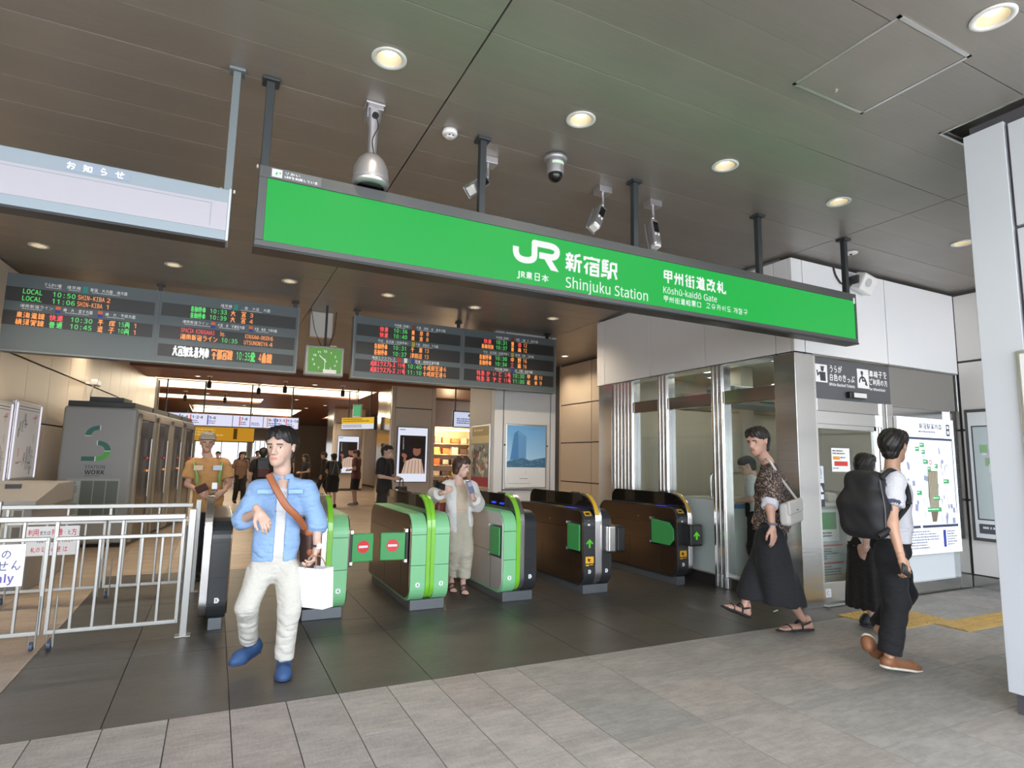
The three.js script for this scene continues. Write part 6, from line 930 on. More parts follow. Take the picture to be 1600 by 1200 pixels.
// ---------- ticket office: door, signs, map, inside ----------
{
  const t = struct('door_1'), Z = OZ - 0.06;
  mesh('door_head', boxUV(rspan(6.035, 7.36, 2.13, 2.27, Z + 0.03, Z - 0.12, 0.004)), M.steel, t);
  mesh('door_track', rspan(6.04, 7.3, 1.985, 2.13, Z + 0.01, Z - 0.05, 0.004), M.steelBright, t);
  mesh('leaf_rail', [rspan(6.045, 7.13, 0.03, 0.24, Z, Z - 0.04, 0.004)], M.steelBright, t); mesh('leaf_rail', [rspan(6.045, 7.13, 1.93, 1.985, Z, Z - 0.04, 0.004)], M.steelBright, t);
  mesh('leaf_stile', rspan(6.035, 6.07, 0.03, 1.985, Z, Z - 0.04, 0.004), M.steelBright, t); mesh('leaf_stile', rspan(7.08, 7.16, 0.03, 1.985, Z, Z - 0.04, 0.004), M.steelBright, t);
  mesh('door_glass', span(6.07, 7.08, 0.24, 1.93, Z - 0.017, Z - 0.023), M.glass, t);
  mesh('door_post', rspan(7.17, 7.24, 0, 2.27, Z + 0.05, Z - 0.1, 0.004), M.steelBright, t); mesh('door_post', rspan(7.25, 7.38, 0, 2.27, Z + 0.06, Z - 0.1, 0.004), M.steelBright, t);
  mesh('threshold', span(6.03, 7.4, 0, 0.012, Z + 0.05, Z - 0.1), M.alu, t);
  const lock = mesh('rail_emblem', plate(0.09, 0.09, 0.002), sticker('emb', 64, 64, (g) => { g.fillStyle = '#c8cace'; g.fillRect(0, 0, 64, 64); g.strokeStyle = '#555'; g.lineWidth = 4; g.beginPath(); g.arc(30, 34, 14, 0.3, 5.2); g.stroke(); g.fillRect(40, 12, 5, 40); }), t); lock.position.set(6.12, 0.13, Z + 0.001);
  // sheets on the glass
  const sheet = (x, y, w, h, key, draw, label, zz = Z - 0.014) => { const o = thing('window_sheet', label, 'notice', [x, y, zz]); mesh('paper', plate(w, h, 0.002), sticker(key, 160, Math.round(160 * h / w), draw), o); return o; };
  sheet(6.46, 1.58, 0.32, 0.27, 'sh1', (g) => { g.fillStyle = '#f6f6f4'; g.fillRect(0, 0, 160, 135); fineLines(g, 10, 12, 130, 30, 2, '#555'); g.fillStyle = '#f0a020'; g.fillRect(12, 48, 60, 18); fineLines(g, 78, 50, 60, 14, 1, '#555'); g.fillStyle = '#d83a34'; g.fillRect(22, 76, 118, 26); fineLines(g, 10, 112, 70, 12, 1, '#777'); }, 'white notice with yellow and red bands on the office door glass');
  sheet(6.1, 1.28, 0.1, 0.45, 'sh2', (g) => { g.fillStyle = '#dfe8ef'; g.fillRect(0, 0, 160, 720); g.fillStyle = '#2e3238'; g.fillRect(0, 300, 160, 420); g.fillStyle = '#eef'; g.beginPath(); g.moveTo(80, 340); g.lineTo(140, 460); g.lineTo(20, 460); g.fill(); g.fillRect(20, 500, 120, 90); fineLines(g, 20, 30, 110, 200, 8, '#667'); }, 'narrow dark sticker with a white triangle at the edge of the office door');
  // sign above the door
  const s = thing('office_sign', 'dark grey sign with staff and wheelchair symbols above the office door', 'sign', [6.68, 2.505, OZ - 0.05]);
  const st = canvasTex(1024, 330, (g) => { g.fillStyle = '#595b5f'; g.fillRect(0, 0, 1024, 330); g.fillStyle = '#f3f4f4';
    const k = 1024 / 1.44, X = (px, py) => (atZ(px, py, OZ - 0.03).x - 5.96) * k, Y = (px, py) => (2.735 - atZ(px, py, OZ - 0.03).y) * k;
    const sx = X(1274, 580), sw = X(1293, 580) - sx, sy = Y(1274, 568), sh = Y(1274, 596) - sy; g.fillRect(sx, sy, sw, sh);
    const wx = X(1340, 590), ww = X(1358, 590) - wx, wy = Y(1340, 576), wh = Y(1340, 606) - wy; g.fillRect(wx, wy, ww, wh);
    g.fillStyle = '#3a3c40'; g.beginPath(); g.arc(sx + sw * 0.6, sy + sh * 0.26, sw * 0.13, 0, 7); g.fill(); g.fillRect(sx + sw * 0.44, sy + sh * 0.1, sw * 0.34, sh * 0.07); g.beginPath(); g.moveTo(sx + sw * 0.35, sy + sh * 0.42); g.lineTo(sx + sw * 0.85, sy + sh * 0.42); g.lineTo(sx + sw * 0.85, sy + sh * 0.92); g.lineTo(sx + sw * 0.42, sy + sh * 0.92); g.fill(); g.strokeStyle = '#3a3c40'; g.lineWidth = sw * 0.1; g.beginPath(); g.moveTo(sx + sw * 0.4, sy + sh * 0.46); g.lineTo(sx + sw * 0.22, sy + sh * 0.6); g.lineTo(sx + sw * 0.16, sy + sh * 0.34); g.stroke();
    g.lineWidth = ww * 0.1; g.beginPath(); g.arc(wx + ww * 0.42, wy + wh * 0.2, ww * 0.06, 0, 7); g.stroke(); g.beginPath(); g.moveTo(wx + ww * 0.42, wy + wh * 0.3); g.lineTo(wx + ww * 0.45, wy + wh * 0.6); g.lineTo(wx + ww * 0.72, wy + wh * 0.6); g.lineTo(wx + ww * 0.82, wy + wh * 0.85); g.stroke(); g.beginPath(); g.arc(wx + ww * 0.45, wy + wh * 0.68, ww * 0.27, 1.9 * Math.PI / 2, 3.6 * Math.PI / 2 + 1.2); g.stroke();
    const put = (text, px, py, px2, size) => write(g, text, X(px, py), Y(px, py), size, '#f3f4f4', { weight: 0.12, max: X(px2, py) - X(px, py) });
    put('うらが', 1296, 570, 1316, 62); put('白色のきっぷ', 1296, 583, 1336, 62); put('White Backed Tickets', 1296, 597, 1336, 34); put('車椅子を', 1358, 578, 1386, 64); put('ご利用の方', 1358, 591, 1387, 60); put('for Wheelchair', 1359, 605, 1386, 32); });
  mesh('sign_face', plate(1.44, 0.465, 0.03), mat('#fff', 0.45, 0.1, { map: st }), s);
  mesh('door_sensor', rb(0.3, 0.075, 0.06, 0.02, -0.17, 0.045, 0.012, 2), M.blackGloss, s); mesh('sensor_window', rb(0.23, 0.055, 0.01, 0.05, -0.17, 0.075, 0.008, 2), M.white, s);
  mesh('shutter_cover', rspan(7.405, 8.80, 2.25, 2.75, OZ - 0.035, OZ - 0.08, 0.004), mat(rgb(0.22, 0.21, 0.195), 0.45), office);
  mesh('map_recess', span(7.38, 8.62, 2.13, 2.25, OZ - 0.05, OZ - 0.09), M.steel, office);
  mesh('map_back', span(7.38, 8.62, 0.13, 2.13, OZ - 0.075, OZ - 0.1), mat(rgb(0.74, 0.78, 0.8), 0.4), office);
  mesh('kick_plate', boxUV(span(7.38, 8.62, 0, 0.14, OZ - 0.02, OZ - 0.1)), M.steel, office);
  mesh('map_jamb', boxUV(rspan(8.6, 8.82, 0, 2.26, OZ - 0.005, OZ - 0.1, 0.004)), M.steel, office); mesh('edge_strip', rspan(8.825, 8.855, 0, SOFF, OZ - 0.01, OZ - 0.08, 0.004), M.steelBright, office);
  // lit station map
  const m = thing('station_map_board', 'lit white wall map of the station with green markers beside the office door', 'map', [7.965, 1.33, OZ + 0.034]);
  const mt = canvasTex(700, 960, (g) => { g.fillStyle = '#f2f6fb'; g.fillRect(0, 0, 700, 960); write(g, '新宿駅案内図', 260, 34, 46, '#3a3f55', { weight: 0.1 }); fineLines(g, 250, 92, 300, 22, 1, '#6a6f88'); g.fillStyle = '#39405a'; g.fillRect(600, 34, 46, 86); g.fillStyle = '#f2f6fb'; g.fillRect(610, 46, 26, 20); g.fillRect(612, 82, 24, 24);
    g.fillStyle = '#3b4258'; g.fillRect(40, 140, 630, 640); g.fillStyle = '#dfe6ef'; g.fillRect(48, 156, 614, 606);
    for (let i = 0; i < 120; i++) { const x = 60 + hash(i, 1, 9) * 560, y = 166 + hash(i, 2, 9) * 560; g.fillStyle = ['#c9cfe2', '#f3cfd6', '#f6f8fb', '#8c93b0', '#e9d8dc', '#f7fafc'][i % 6]; g.save(); g.translate(x, y); g.rotate((hash(i, 3, 9) - 0.5) * 0.5); g.fillRect(0, 0, 16 + hash(i, 4, 9) * 44, 14 + hash(i, 5, 9) * 50); g.restore(); }
    g.strokeStyle = '#fafdff'; g.lineWidth = 9; for (let i = 0; i < 9; i++) { g.beginPath(); g.moveTo(60 + i * 76, 760); g.lineTo(40 + i * 72, 160); g.stroke(); }
    g.fillStyle = '#6a6250'; g.beginPath(); g.moveTo(330, 380); g.lineTo(450, 380); g.lineTo(440, 640); g.lineTo(400, 740); g.lineTo(350, 740); g.lineTo(320, 560); g.fill(); g.strokeStyle = '#e8e0c8'; g.lineWidth = 4; for (let i = 0; i < 6; i++) { g.beginPath(); g.moveTo(342 + i * 19, 386); g.lineTo(345 + i * 16, 640); g.stroke(); }
    for (const [x, y, w] of [[250, 180, 54], [190, 210, 50], [280, 300, 60], [420, 330, 40], [330, 350, 40], [520, 440, 70], [380, 560, 80], [300, 640, 170], [180, 520, 60], [270, 230, 40]]) { g.fillStyle = '#3f9a62'; g.fillRect(x, y, w, 30); g.fillStyle = '#e8f4ea'; fineLines(g, x + 4, y + 8, w - 8, 16, 1, '#e8f4ea', x); }
    g.strokeStyle = '#d83a34'; g.lineWidth = 6; g.beginPath(); g.arc(370, 318, 14, 0, 7); g.stroke();
    g.fillStyle = '#2f3c9a'; g.fillRect(470, 800, 34, 120); fineLines(g, 60, 800, 380, 130, 7, '#6a7088', 4); fineLines(g, 520, 806, 140, 110, 6, '#6a7088', 8); });
  mesh('map_case', rb(1.2, 1.66, 0.04, 0, -0.03, -0.01, 0.004), M.white, m);
  mesh('map_display', plate(1.19, 1.65, 0.004).translate(0, -0.03, 0.011), mat('#fff', 0.3, 0, { map: mt, emissive: S('#fff'), emissiveMap: mt, emissiveIntensity: 0.45 }), m);
  // framed map on the side wall
  const f = thing('framed_map', 'tall framed street map with green areas on the right wall', 'map', [8.845, 1.44, -3.92], -Math.PI / 2);
  mesh('map_frame', rb(0.9, 1.68, 0.05, 0, 0, 0, 0.008), M.signFrame, f); mesh('map_print', plate(0.82, 1.6, 0.004).translate(0, 0, 0.026), sticker('fm', 200, 400, (g) => { g.fillStyle = '#e6eaec'; g.fillRect(0, 0, 200, 400); g.fillStyle = '#3e4650'; g.fillRect(8, 44, 184, 300); g.fillStyle = '#c2cfd0'; g.fillRect(12, 48, 176, 292); for (let i = 0; i < 40; i++) { g.fillStyle = ['#8fb98a', '#dfe6e6', '#b3c6c4', '#c9c6d8'][i % 4]; g.fillRect(14 + hash(i, 1, 3) * 150, 50 + hash(i, 2, 3) * 260, 22, 26); } g.fillStyle = '#4a505a'; g.fillRect(10, 356, 180, 30); fineLines(g, 20, 364, 90, 14, 1, '#ddd'); }), f);
}
{ // inside the office
  const tubes = [[6.55, -5.6], [7.6, -5.6], [6.6, -6.9], [7.7, -7.3]];
  for (const [x, z] of tubes) { const t = thing('office_ceiling_light', 'flat white light panel in the ceiling of the ticket office', 'ceiling light', [x, 2.98, z], 0, 'light panels in the office'); mesh('light_frame', rb(0.74, 0.03, 0.34, 0, -0.015, 0, 0.006), M.white, t); mesh('light_diffuser', bx(0.68, 0.006, 0.28, 0, -0.032, 0), glow(rgb(1, 0.97, 0.86), 3.5), t); const l = new THREE.RectAreaLight(rgb(1, 0.95, 0.84), 5, 0.68, 0.28); l.name = 'office_panel_light'; l.position.set(0, -0.04, 0); l.rotation.x = -Math.PI / 2; t.add(l); }
  const lf = thing('strip_light', 'slim white strip light behind the office window transom', 'strip light', [6.6, 2.44, -5.0]); mesh('strip_lamp', rb(1.2, 0.05, 0.06, 0, 0.02, 0, 0.01), glow(rgb(1, 0.98, 0.92), 1.6), lf); mesh('strip_cord', rod(V(0, 0.04, 0), V(0, 0.54, 0), 0.006), M.white, lf);
  const c = thing('office_counter', 'pale office counter with notices on its front behind the glass door', 'counter', [6.95, 0, -5.35]);
  mesh('counter_body', rspan(-0.35, 1.5, 0, 1.0, -0.35, 0.2, 0.01), mat(rgb(0.52, 0.55, 0.52), 0.5), c); mesh('counter_top', rspan(-0.4, 1.55, 1.0, 1.04, -0.4, 0.26, 0.008), mat(rgb(0.72, 0.7, 0.64), 0.4), c);
  mesh('front_notice', plate(0.75, 0.8, 0.004).translate(0.05, 0.5, 0.204), sticker('cn', 256, 272, (g) => { g.fillStyle = '#b8c2c0'; g.fillRect(0, 0, 256, 272); g.fillStyle = '#2f6f9a'; g.fillRect(10, 14, 90, 10); fineLines(g, 10, 34, 220, 90, 8, '#5f6f74'); g.fillStyle = '#c2585a'; g.fillRect(8, 130, 240, 8); fineLines(g, 10, 146, 230, 50, 5, '#6b6f70'); g.fillStyle = '#c2585a'; g.fillRect(8, 204, 240, 8); fineLines(g, 10, 220, 230, 44, 4, '#6b6f70'); }), c);
  mesh('green_card', plate(0.36, 0.4, 0.004).translate(0.15, 0.76, 0.21), sticker('gc', 128, 142, (g) => { g.fillStyle = '#eef2ee'; g.fillRect(0, 0, 128, 142); g.fillStyle = '#3f9f52'; g.fillRect(12, 14, 100, 76); fineLines(g, 14, 102, 90, 26, 2, '#555'); }), c);
  for (let i = 0; i < 5; i++) { const b = thing('wrapped_bundle', 'white wrapped bundle lying on the office counter', 'bundle', [6.66 + i * 0.14, 1.05, -5.2 - 0.05 * (i % 2)], i * 0.7, 'bundles on the office counter'); mesh('wrap', rb(0.13, 0.09 + 0.03 * hash(i, 1, 1), 0.13, 0, 0.06, 0, 0.035, 3), mat(rgb(0.72, 0.69, 0.63), 0.6), b); mesh('knot', rb(0.04, 0.03, 0.03, 0.02, 0.115, 0, 0.012, 2), mat(rgb(0.72, 0.69, 0.63), 0.6), b); }
  const ac = thing('air_conditioner', 'grey ceiling unit with vents inside the office above the door', 'air conditioner', [6.9, 2.3, -6.0]); mesh('unit_body', rb(1.5, 0.26, 0.5, 0, 0.13, 0, 0.02), mat(rgb(0.3, 0.33, 0.35), 0.5), ac); for (let i = 0; i < 4; i++) mesh('vent_slat', bx(1.4, 0.012, 0.01, 0, 0.06 + i * 0.05, 0.253), M.black, ac); for (const s of [-0.6, 0.6]) mesh('hanger_rod', rod(V(s, 0.25, 0), V(s, 0.68, 0), 0.012), M.alu, ac);
  // hand rails inside the side windows
  const r = thing('window_counter', 'low counter with a bent steel rail inside the side window', 'counter', [6.35, 0, -6.35]); mesh('counter_body', rspan(-0.2, 0.9, 0, 1.0, -0.35, 0.25, 0.01), mat(rgb(0.6, 0.62, 0.58), 0.5), r); mesh('counter_top', rspan(-0.25, 0.95, 1.0, 1.04, -0.4, 0.3, 0.006), mat(rgb(0.74, 0.72, 0.66), 0.4), r); mesh('bent_rail', tube([V(-0.15, 1.02, 0.1), V(-0.15, 1.3, 0.1), V(-0.1, 1.38, 0.1), V(0.3, 1.38, 0.1), V(0.5, 1.38, 0.1)], 0.02, 40, 10), M.steelBright, r); mesh('blue_label', plate(0.5, 0.06, 0.004).translate(0.3, 0.93, 0.252), mat(rgb(0.12, 0.3, 0.5), 0.5), r);
  const g2 = thing('inner_gate', 'grey service gate with a curved steel grab rail inside the window', 'gate', [6.12, 0, -5.2]); mesh('gate_body', rspan(-0.05, 0.3, 0, 0.86, -0.1, 0.1, 0.015, 2), mat(rgb(0.3, 0.33, 0.29), 0.4), g2); mesh('yellow_strip', bx(0.05, 0.6, 0.004, 0.1, 0.45, 0.102), mat(rgb(0.72, 0.6, 0.3), 0.5), g2); mesh('grab_rail', tube([V(-0.25, 0.66, 0.1), V(-0.24, 0.8, 0.1), V(-0.12, 0.84, 0.1), V(-0.02, 0.76, 0.1), V(0.0, 0.5, 0.1), V(-0.16, 0.06, 0.14)], 0.022, 40, 10), M.steelBright, g2);
}
// ---------- people: smooth-joined limbs meshed on a grid ----------
function netMesh(field, lo, hi, cell, color) { // surface nets
  const nx = Math.ceil((hi.x - lo.x) / cell) + 1, ny = Math.ceil((hi.y - lo.y) / cell) + 1, nz = Math.ceil((hi.z - lo.z) / cell) + 1;
  const val = new Float32Array(nx * ny * nz), at = (i, j, k) => (k * ny + j) * nx + i;
  for (let k = 0; k < nz; k++) for (let j = 0; j < ny; j++) for (let i = 0; i < nx; i++) val[at(i, j, k)] = field(lo.x + i * cell, lo.y + j * cell, lo.z + k * cell);
  const id = new Int32Array(nx * ny * nz).fill(-1), pos = [], idx = [];
  const E = [[0, 1], [0, 2], [0, 4], [1, 3], [1, 5], [2, 3], [2, 6], [3, 7], [4, 5], [4, 6], [5, 7], [6, 7]], c = new Float32Array(8);
  for (let k = 0; k < nz - 1; k++) for (let j = 0; j < ny - 1; j++) for (let i = 0; i < nx - 1; i++) {
    let m = 0; for (let q = 0; q < 8; q++) { c[q] = val[at(i + (q & 1), j + ((q >> 1) & 1), k + (q >> 2))]; if (c[q] < 0) m |= 1 << q; }
    if (m === 0 || m === 255) continue;
    let x = 0, y = 0, z = 0, n = 0;
    for (const [a, b] of E) if ((c[a] < 0) !== (c[b] < 0)) { const t = c[a] / (c[a] - c[b]); x += (a & 1) + t * ((b & 1) - (a & 1)); y += ((a >> 1) & 1) + t * (((b >> 1) & 1) - ((a >> 1) & 1)); z += (a >> 2) + t * ((b >> 2) - (a >> 2)); n++; }
    id[at(i, j, k)] = pos.length / 3; pos.push(lo.x + (i + x / n) * cell, lo.y + (j + y / n) * cell, lo.z + (k + z / n) * cell);
  }
  const quad = (a, b, d, e, flip) => { if (a < 0 || b < 0 || d < 0 || e < 0) return; if (flip) idx.push(a, d, b, a, e, d); else idx.push(a, b, d, a, d, e); };
  for (let k = 1; k < nz - 1; k++) for (let j = 1; j < ny - 1; j++) for (let i = 1; i < nx - 1; i++) {
    const v = val[at(i, j, k)] < 0;
    if (v !== (val[at(i + 1, j, k)] < 0)) quad(id[at(i, j - 1, k - 1)], id[at(i, j, k - 1)], id[at(i, j, k)], id[at(i, j - 1, k)], !v);
    if (v !== (val[at(i, j + 1, k)] < 0)) quad(id[at(i - 1, j, k - 1)], id[at(i - 1, j, k)], id[at(i, j, k)], id[at(i, j, k - 1)], !v);
    if (v !== (val[at(i, j, k + 1)] < 0)) quad(id[at(i - 1, j - 1, k)], id[at(i, j - 1, k)], id[at(i, j, k)], id[at(i - 1, j, k)], !v);
  }
  const g = new THREE.BufferGeometry(); g.setAttribute('position', new THREE.BufferAttribute(new Float32Array(pos), 3)); g.setIndex(idx); g.computeVertexNormals();
  const uv = new Float32Array(pos.length / 3 * 2); for (let i = 0; i < uv.length / 2; i++) { uv[2 * i] = pos[3 * i] + pos[3 * i + 2] * 0.7; uv[2 * i + 1] = pos[3 * i + 1]; } g.setAttribute('uv', new THREE.BufferAttribute(uv, 2));
  if (color) { const col = new Float32Array(pos.length); for (let i = 0; i < pos.length / 3; i++) { const q = color(pos[3 * i], pos[3 * i + 1], pos[3 * i + 2]); col[3 * i] = q[0]; col[3 * i + 1] = q[1]; col[3 * i + 2] = q[2]; } g.setAttribute('color', new THREE.BufferAttribute(col, 3)); }
  return g;
}
// a bone: tapered capsule; flat squeezes it along n, cut = [point, dir] ends it with a flat face
const bone = (a, b, ra, rb = ra, o = {}) => ({ a, b, ra, rb, ...o });
function boneDist(q, x, y, z) {
  const { a, b } = q, dx = b.x - a.x, dy = b.y - a.y, dz = b.z - a.z, L2 = dx * dx + dy * dy + dz * dz || 1e-9;
  let t = ((x - a.x) * dx + (y - a.y) * dy + (z - a.z) * dz) / L2; t = t < 0 ? 0 : t > 1 ? 1 : t;
  let ex = x - a.x - t * dx, ey = y - a.y - t * dy, ez = z - a.z - t * dz;
  const r = q.ra + (q.rb - q.ra) * t; let d;
  if (q.flat) { const n = q.n, s = ex * n.x + ey * n.y + ez * n.z, k = 1 / q.flat - 1; ex += n.x * s * k; ey += n.y * s * k; ez += n.z * s * k; d = (Math.sqrt(ex * ex + ey * ey + ez * ez) - r) * (0.5 + 0.5 * q.flat); } else d = Math.sqrt(ex * ex + ey * ey + ez * ez) - r;
  if (q.cut) for (const [p, v] of q.cut) d = Math.max(d, (x - p.x) * v.x + (y - p.y) * v.y + (z - p.z) * v.z);
  return d;
}
const smin = (a, b, k) => { const h = Math.max(k - Math.abs(a - b), 0) / k; return Math.min(a, b) - h * h * k * 0.25; };
function fieldOf(bones, k, extra) {
  return (x, y, z) => { let d = 9; for (const q of bones) { const e = boneDist(q, x, y, z); d = q.k === 0 ? Math.min(d, e) : smin(d, e, q.k ?? k); } return extra ? extra(d, x, y, z) : d; };
}
function bounds(bones, pad = 0.04) { const lo = V(9e9, 9e9, 9e9), hi = V(-9e9, -9e9, -9e9); for (const q of bones) { const r = Math.max(q.ra, q.rb) + pad; for (const p of [q.a, q.b]) { lo.min(V(p.x - r, p.y - r, p.z - r)); hi.max(V(p.x + r, p.y + r, p.z + r)); } } return [lo, hi]; }
const folds = (amp, f = 26) => (d, x, y, z) => d > 0.06 ? d : d + amp * (Math.sin(x * f + Math.sin(y * f * 0.7) * 1.7) * Math.sin(y * f * 0.8 + z * f * 0.6 + Math.sin(x * f * 0.5) * 1.3) + 0.5 * Math.sin(z * f * 1.9 + y * f * 1.3 + x * 7));
function clothMesh(name, bones, k, cell, m, parent, extra) { const [lo, hi] = bounds(bones); return mesh(name, netMesh(fieldOf(bones, k, extra), lo, hi, cell), m, parent); }
const mix = (a, b, t) => a.clone().lerp(b, t);
const SKIN = mat('#fff', 0.5, 0, { vertexColors: true });
// hand: palm and five fingers; d points to the fingertips, n out of the palm, curl in radians per joint
function handBones(w, d, n, sideways, curl, s = 1, thumbOut = 0.9) {
  const D = d.clone().normalize(), Nn = n.clone().addScaledVector(D, -n.dot(D)).normalize(), X = D.clone().cross(Nn).normalize().multiplyScalar(sideways), out = [];
  const P = (u, x, y) => w.clone().addScaledVector(D, u * s).addScaledVector(X, x * s).addScaledVector(Nn, y * s);
  out.push(bone(w.clone().addScaledVector(D, -0.03 * s), P(0.02, 0, 0), 0.024 * s, 0.026 * s));
  for (const x of [-0.024, -0.008, 0.008, 0.024]) out.push(bone(P(0.01, x * 0.7, 0), P(0.085, x, 0.002), 0.0135 * s, 0.0115 * s));
  [[-0.029, 0.085, 0.062, 0.0085], [-0.01, 0.09, 0.076, 0.009], [0.01, 0.088, 0.072, 0.009], [0.028, 0.08, 0.055, 0.0078]].forEach(([x, u, len, r], i) => {
    let p = P(u, x, 0.002), a = curl * (0.75 + 0.12 * i); const seg = [0.46, 0.3, 0.24];
    for (let j = 0; j < 3; j++) { const dir = D.clone().multiplyScalar(Math.cos(a)).addScaledVector(Nn, Math.sin(a)).addScaledVector(X, x * 1.2), q = p.clone().addScaledVector(dir, len * seg[j] * s * 1.15); out.push(bone(p, q, r * s * (1 - 0.07 * j), r * s * (0.93 - 0.07 * j), { k: 0.006 })); p = q; a += curl * (j ? 0.7 : 1); }
  });
  const t0 = P(0.018, -0.026, 0.006), t1 = P(0.045, -0.026 - 0.022 * thumbOut, 0.016), t2 = P(0.074, -0.026 - 0.034 * thumbOut + 0.006 * curl, 0.024 + 0.012 * curl), t3 = P(0.098, -0.028 - 0.034 * thumbOut + 0.014 * curl, 0.03 + 0.016 * curl);
  out.push(bone(t0, t1, 0.0145 * s, 0.012 * s), bone(t1, t2, 0.0115 * s, 0.0105 * s, { k: 0.006 }), bone(t2, t3, 0.0102 * s, 0.0085 * s, { k: 0.006 }));
  return out;
}
// head with face, looking along f (up along u)
function headParts(c, f, u, s, cell, skin, hairStyle) {
  const F = f.clone().normalize(), U = u.clone().addScaledVector(F, -u.dot(F)).normalize(), X = U.clone().cross(F).normalize(); // X to the figure's left
  const P = (x, y, z) => c.clone().addScaledVector(X, x * s).addScaledVector(U, y * s).addScaledVector(F, z * s);
  const local = (x, y, z) => { const d = V(x - c.x, y - c.y, z - c.z); return [d.dot(X) / s, d.dot(U) / s, d.dot(F) / s]; };
  const b = [
    bone(P(0, 0.035, -0.025), P(0, 0.03, 0.015), 0.082 * s, 0.078 * s, { k: 0.05 }), bone(P(0, -0.035, 0.025), P(0, -0.06, 0.04), 0.056 * s, 0.046 * s, { k: 0.05 }), bone(P(0, -0.085, 0.062), P(0, -0.088, 0.066), 0.024 * s, 0.024 * s, { k: 0.05 }),
    bone(P(0, 0.005, 0.092), P(0, -0.028, 0.108), 0.009 * s, 0.0135 * s, { k: 0.02 }), bone(P(-0.012, -0.033, 0.095), P(0.012, -0.033, 0.095), 0.009 * s, 0.009 * s, { k: 0.015 }),
    bone(P(-0.02, -0.062, 0.082), P(0.02, -0.062, 0.082), 0.0095 * s, 0.0095 * s, { k: 0.015 }), bone(P(-0.018, -0.073, 0.08), P(0.018, -0.073, 0.08), 0.009 * s, 0.009 * s, { k: 0.012 }),
    bone(P(-0.036, 0.026, 0.078), P(0.036, 0.026, 0.078), 0.012 * s, 0.012 * s, { k: 0.03 }),
    bone(P(0.077, 0.012, -0.012), P(0.08, -0.02, -0.008), 0.015 * s, 0.01 * s, { k: 0.012, flat: 0.6, n: X }), bone(P(-0.077, 0.012, -0.012), P(-0.08, -0.02, -0.008), 0.015 * s, 0.01 * s, { k: 0.012, flat: 0.6, n: X }),
    bone(P(0, -0.06, -0.02), P(0, -0.14, -0.035), 0.05 * s, 0.052 * s, { k: 0.04 }),
  ];
  const eye = (x) => (lx, ly, lz) => Math.hypot(lx - x, (ly - 0.002) * 1.2, (lz - 0.088)) - 0.013, eL = eye(0.032), eR = eye(-0.032);
  const field = fieldOf(b, 0.03, (d, x, y, z) => { const [lx, ly, lz] = local(x, y, z), k = 0.02 * s; const e = Math.min(eL(lx, ly, lz), eR(lx, ly, lz)) * s; return -smin(-d, e + 0.004 * s, k); });
  const color = (x, y, z) => { const [lx, ly, lz] = local(x, y, z); if (lz > 0.06) { const ax = Math.abs(lx); if (Math.hypot((ax - 0.032) / 1.5, ly - 0.001) < 0.0062) return Math.abs(ax - 0.032) < 0.0055 ? [0.02, 0.015, 0.012] : [0.6, 0.56, 0.52]; if (ax > 0.014 && ax < 0.05 && Math.abs(ly - 0.022 + (ax - 0.03) * 0.1) < 0.0045) return [0.04, 0.03, 0.025]; if (ax < 0.022 && Math.abs(ly + 0.067) < 0.007) return [skin[0] * 0.85, skin[1] * 0.5, skin[2] * 0.5]; } return skin; };
  const [lo, hi] = bounds(b, 0.015);
  const geo = netMesh(field, lo, hi, cell, color);
  let hair = null;
  if (hairStyle) {
    const hb = [bone(P(0, 0.046, -0.03), P(0, 0.05, 0.012), 0.094 * s, 0.09 * s), bone(P(0, 0.0, -0.05), P(0, -0.045 - (hairStyle.long ?? 0), -0.05), 0.08 * s, (0.062 + (hairStyle.long ?? 0) * 0.1) * s)];
    if (hairStyle.bun) hb.push(bone(P(0.01, 0.1, -0.1), P(0.01, 0.11, -0.11), 0.042 * s, 0.042 * s));
    if (hairStyle.fringe) hb.push(bone(P(-0.042, 0.088, 0.05), P(0.042, 0.084, 0.052), 0.03 * s, 0.03 * s));
    if (hairStyle.side) { for (const sg of [-1, 1]) hb.push(bone(P(sg * 0.072, 0.02, -0.005), P(sg * 0.075, -0.07 - (hairStyle.long ?? 0) * 0.7, -0.01), 0.032 * s, 0.026 * s)); }
    const low = hairStyle.side ? -0.3 : -0.1;
    const hf = fieldOf(hb, 0.03, (d, x, y, z) => { const [lx, ly, lz] = local(x, y, z); const face = Math.max(-(lz - 0.03 - (hairStyle.side && Math.abs(lx) > 0.06 ? 0.02 : 0)), ly - 0.066 + Math.abs(lx + 0.012) * 0.38 + 0.007 * Math.sin(lx * 110)) * s; d += 0.0035 * (Math.sin(lx * 150 + ly * 60 + Math.sin(lz * 50) * 2) * Math.sin(lz * 120 - ly * 50 + Math.sin(lx * 60)) ) * s; if (!hairStyle.side) { const cutEar = Math.max(Math.abs(lz + 0.012) - 0.03, ly - 0.022, 0.05 - Math.abs(lx)) * s; d = Math.max(d, -cutEar); } return Math.max(d, -face, (low - ly) * s); });
    const [l2, h2] = bounds(hb, 0.015); hair = netMesh(hf, l2, h2, cell * 1.1);
  }
  return { geo, hair, P, F, U, X };
}
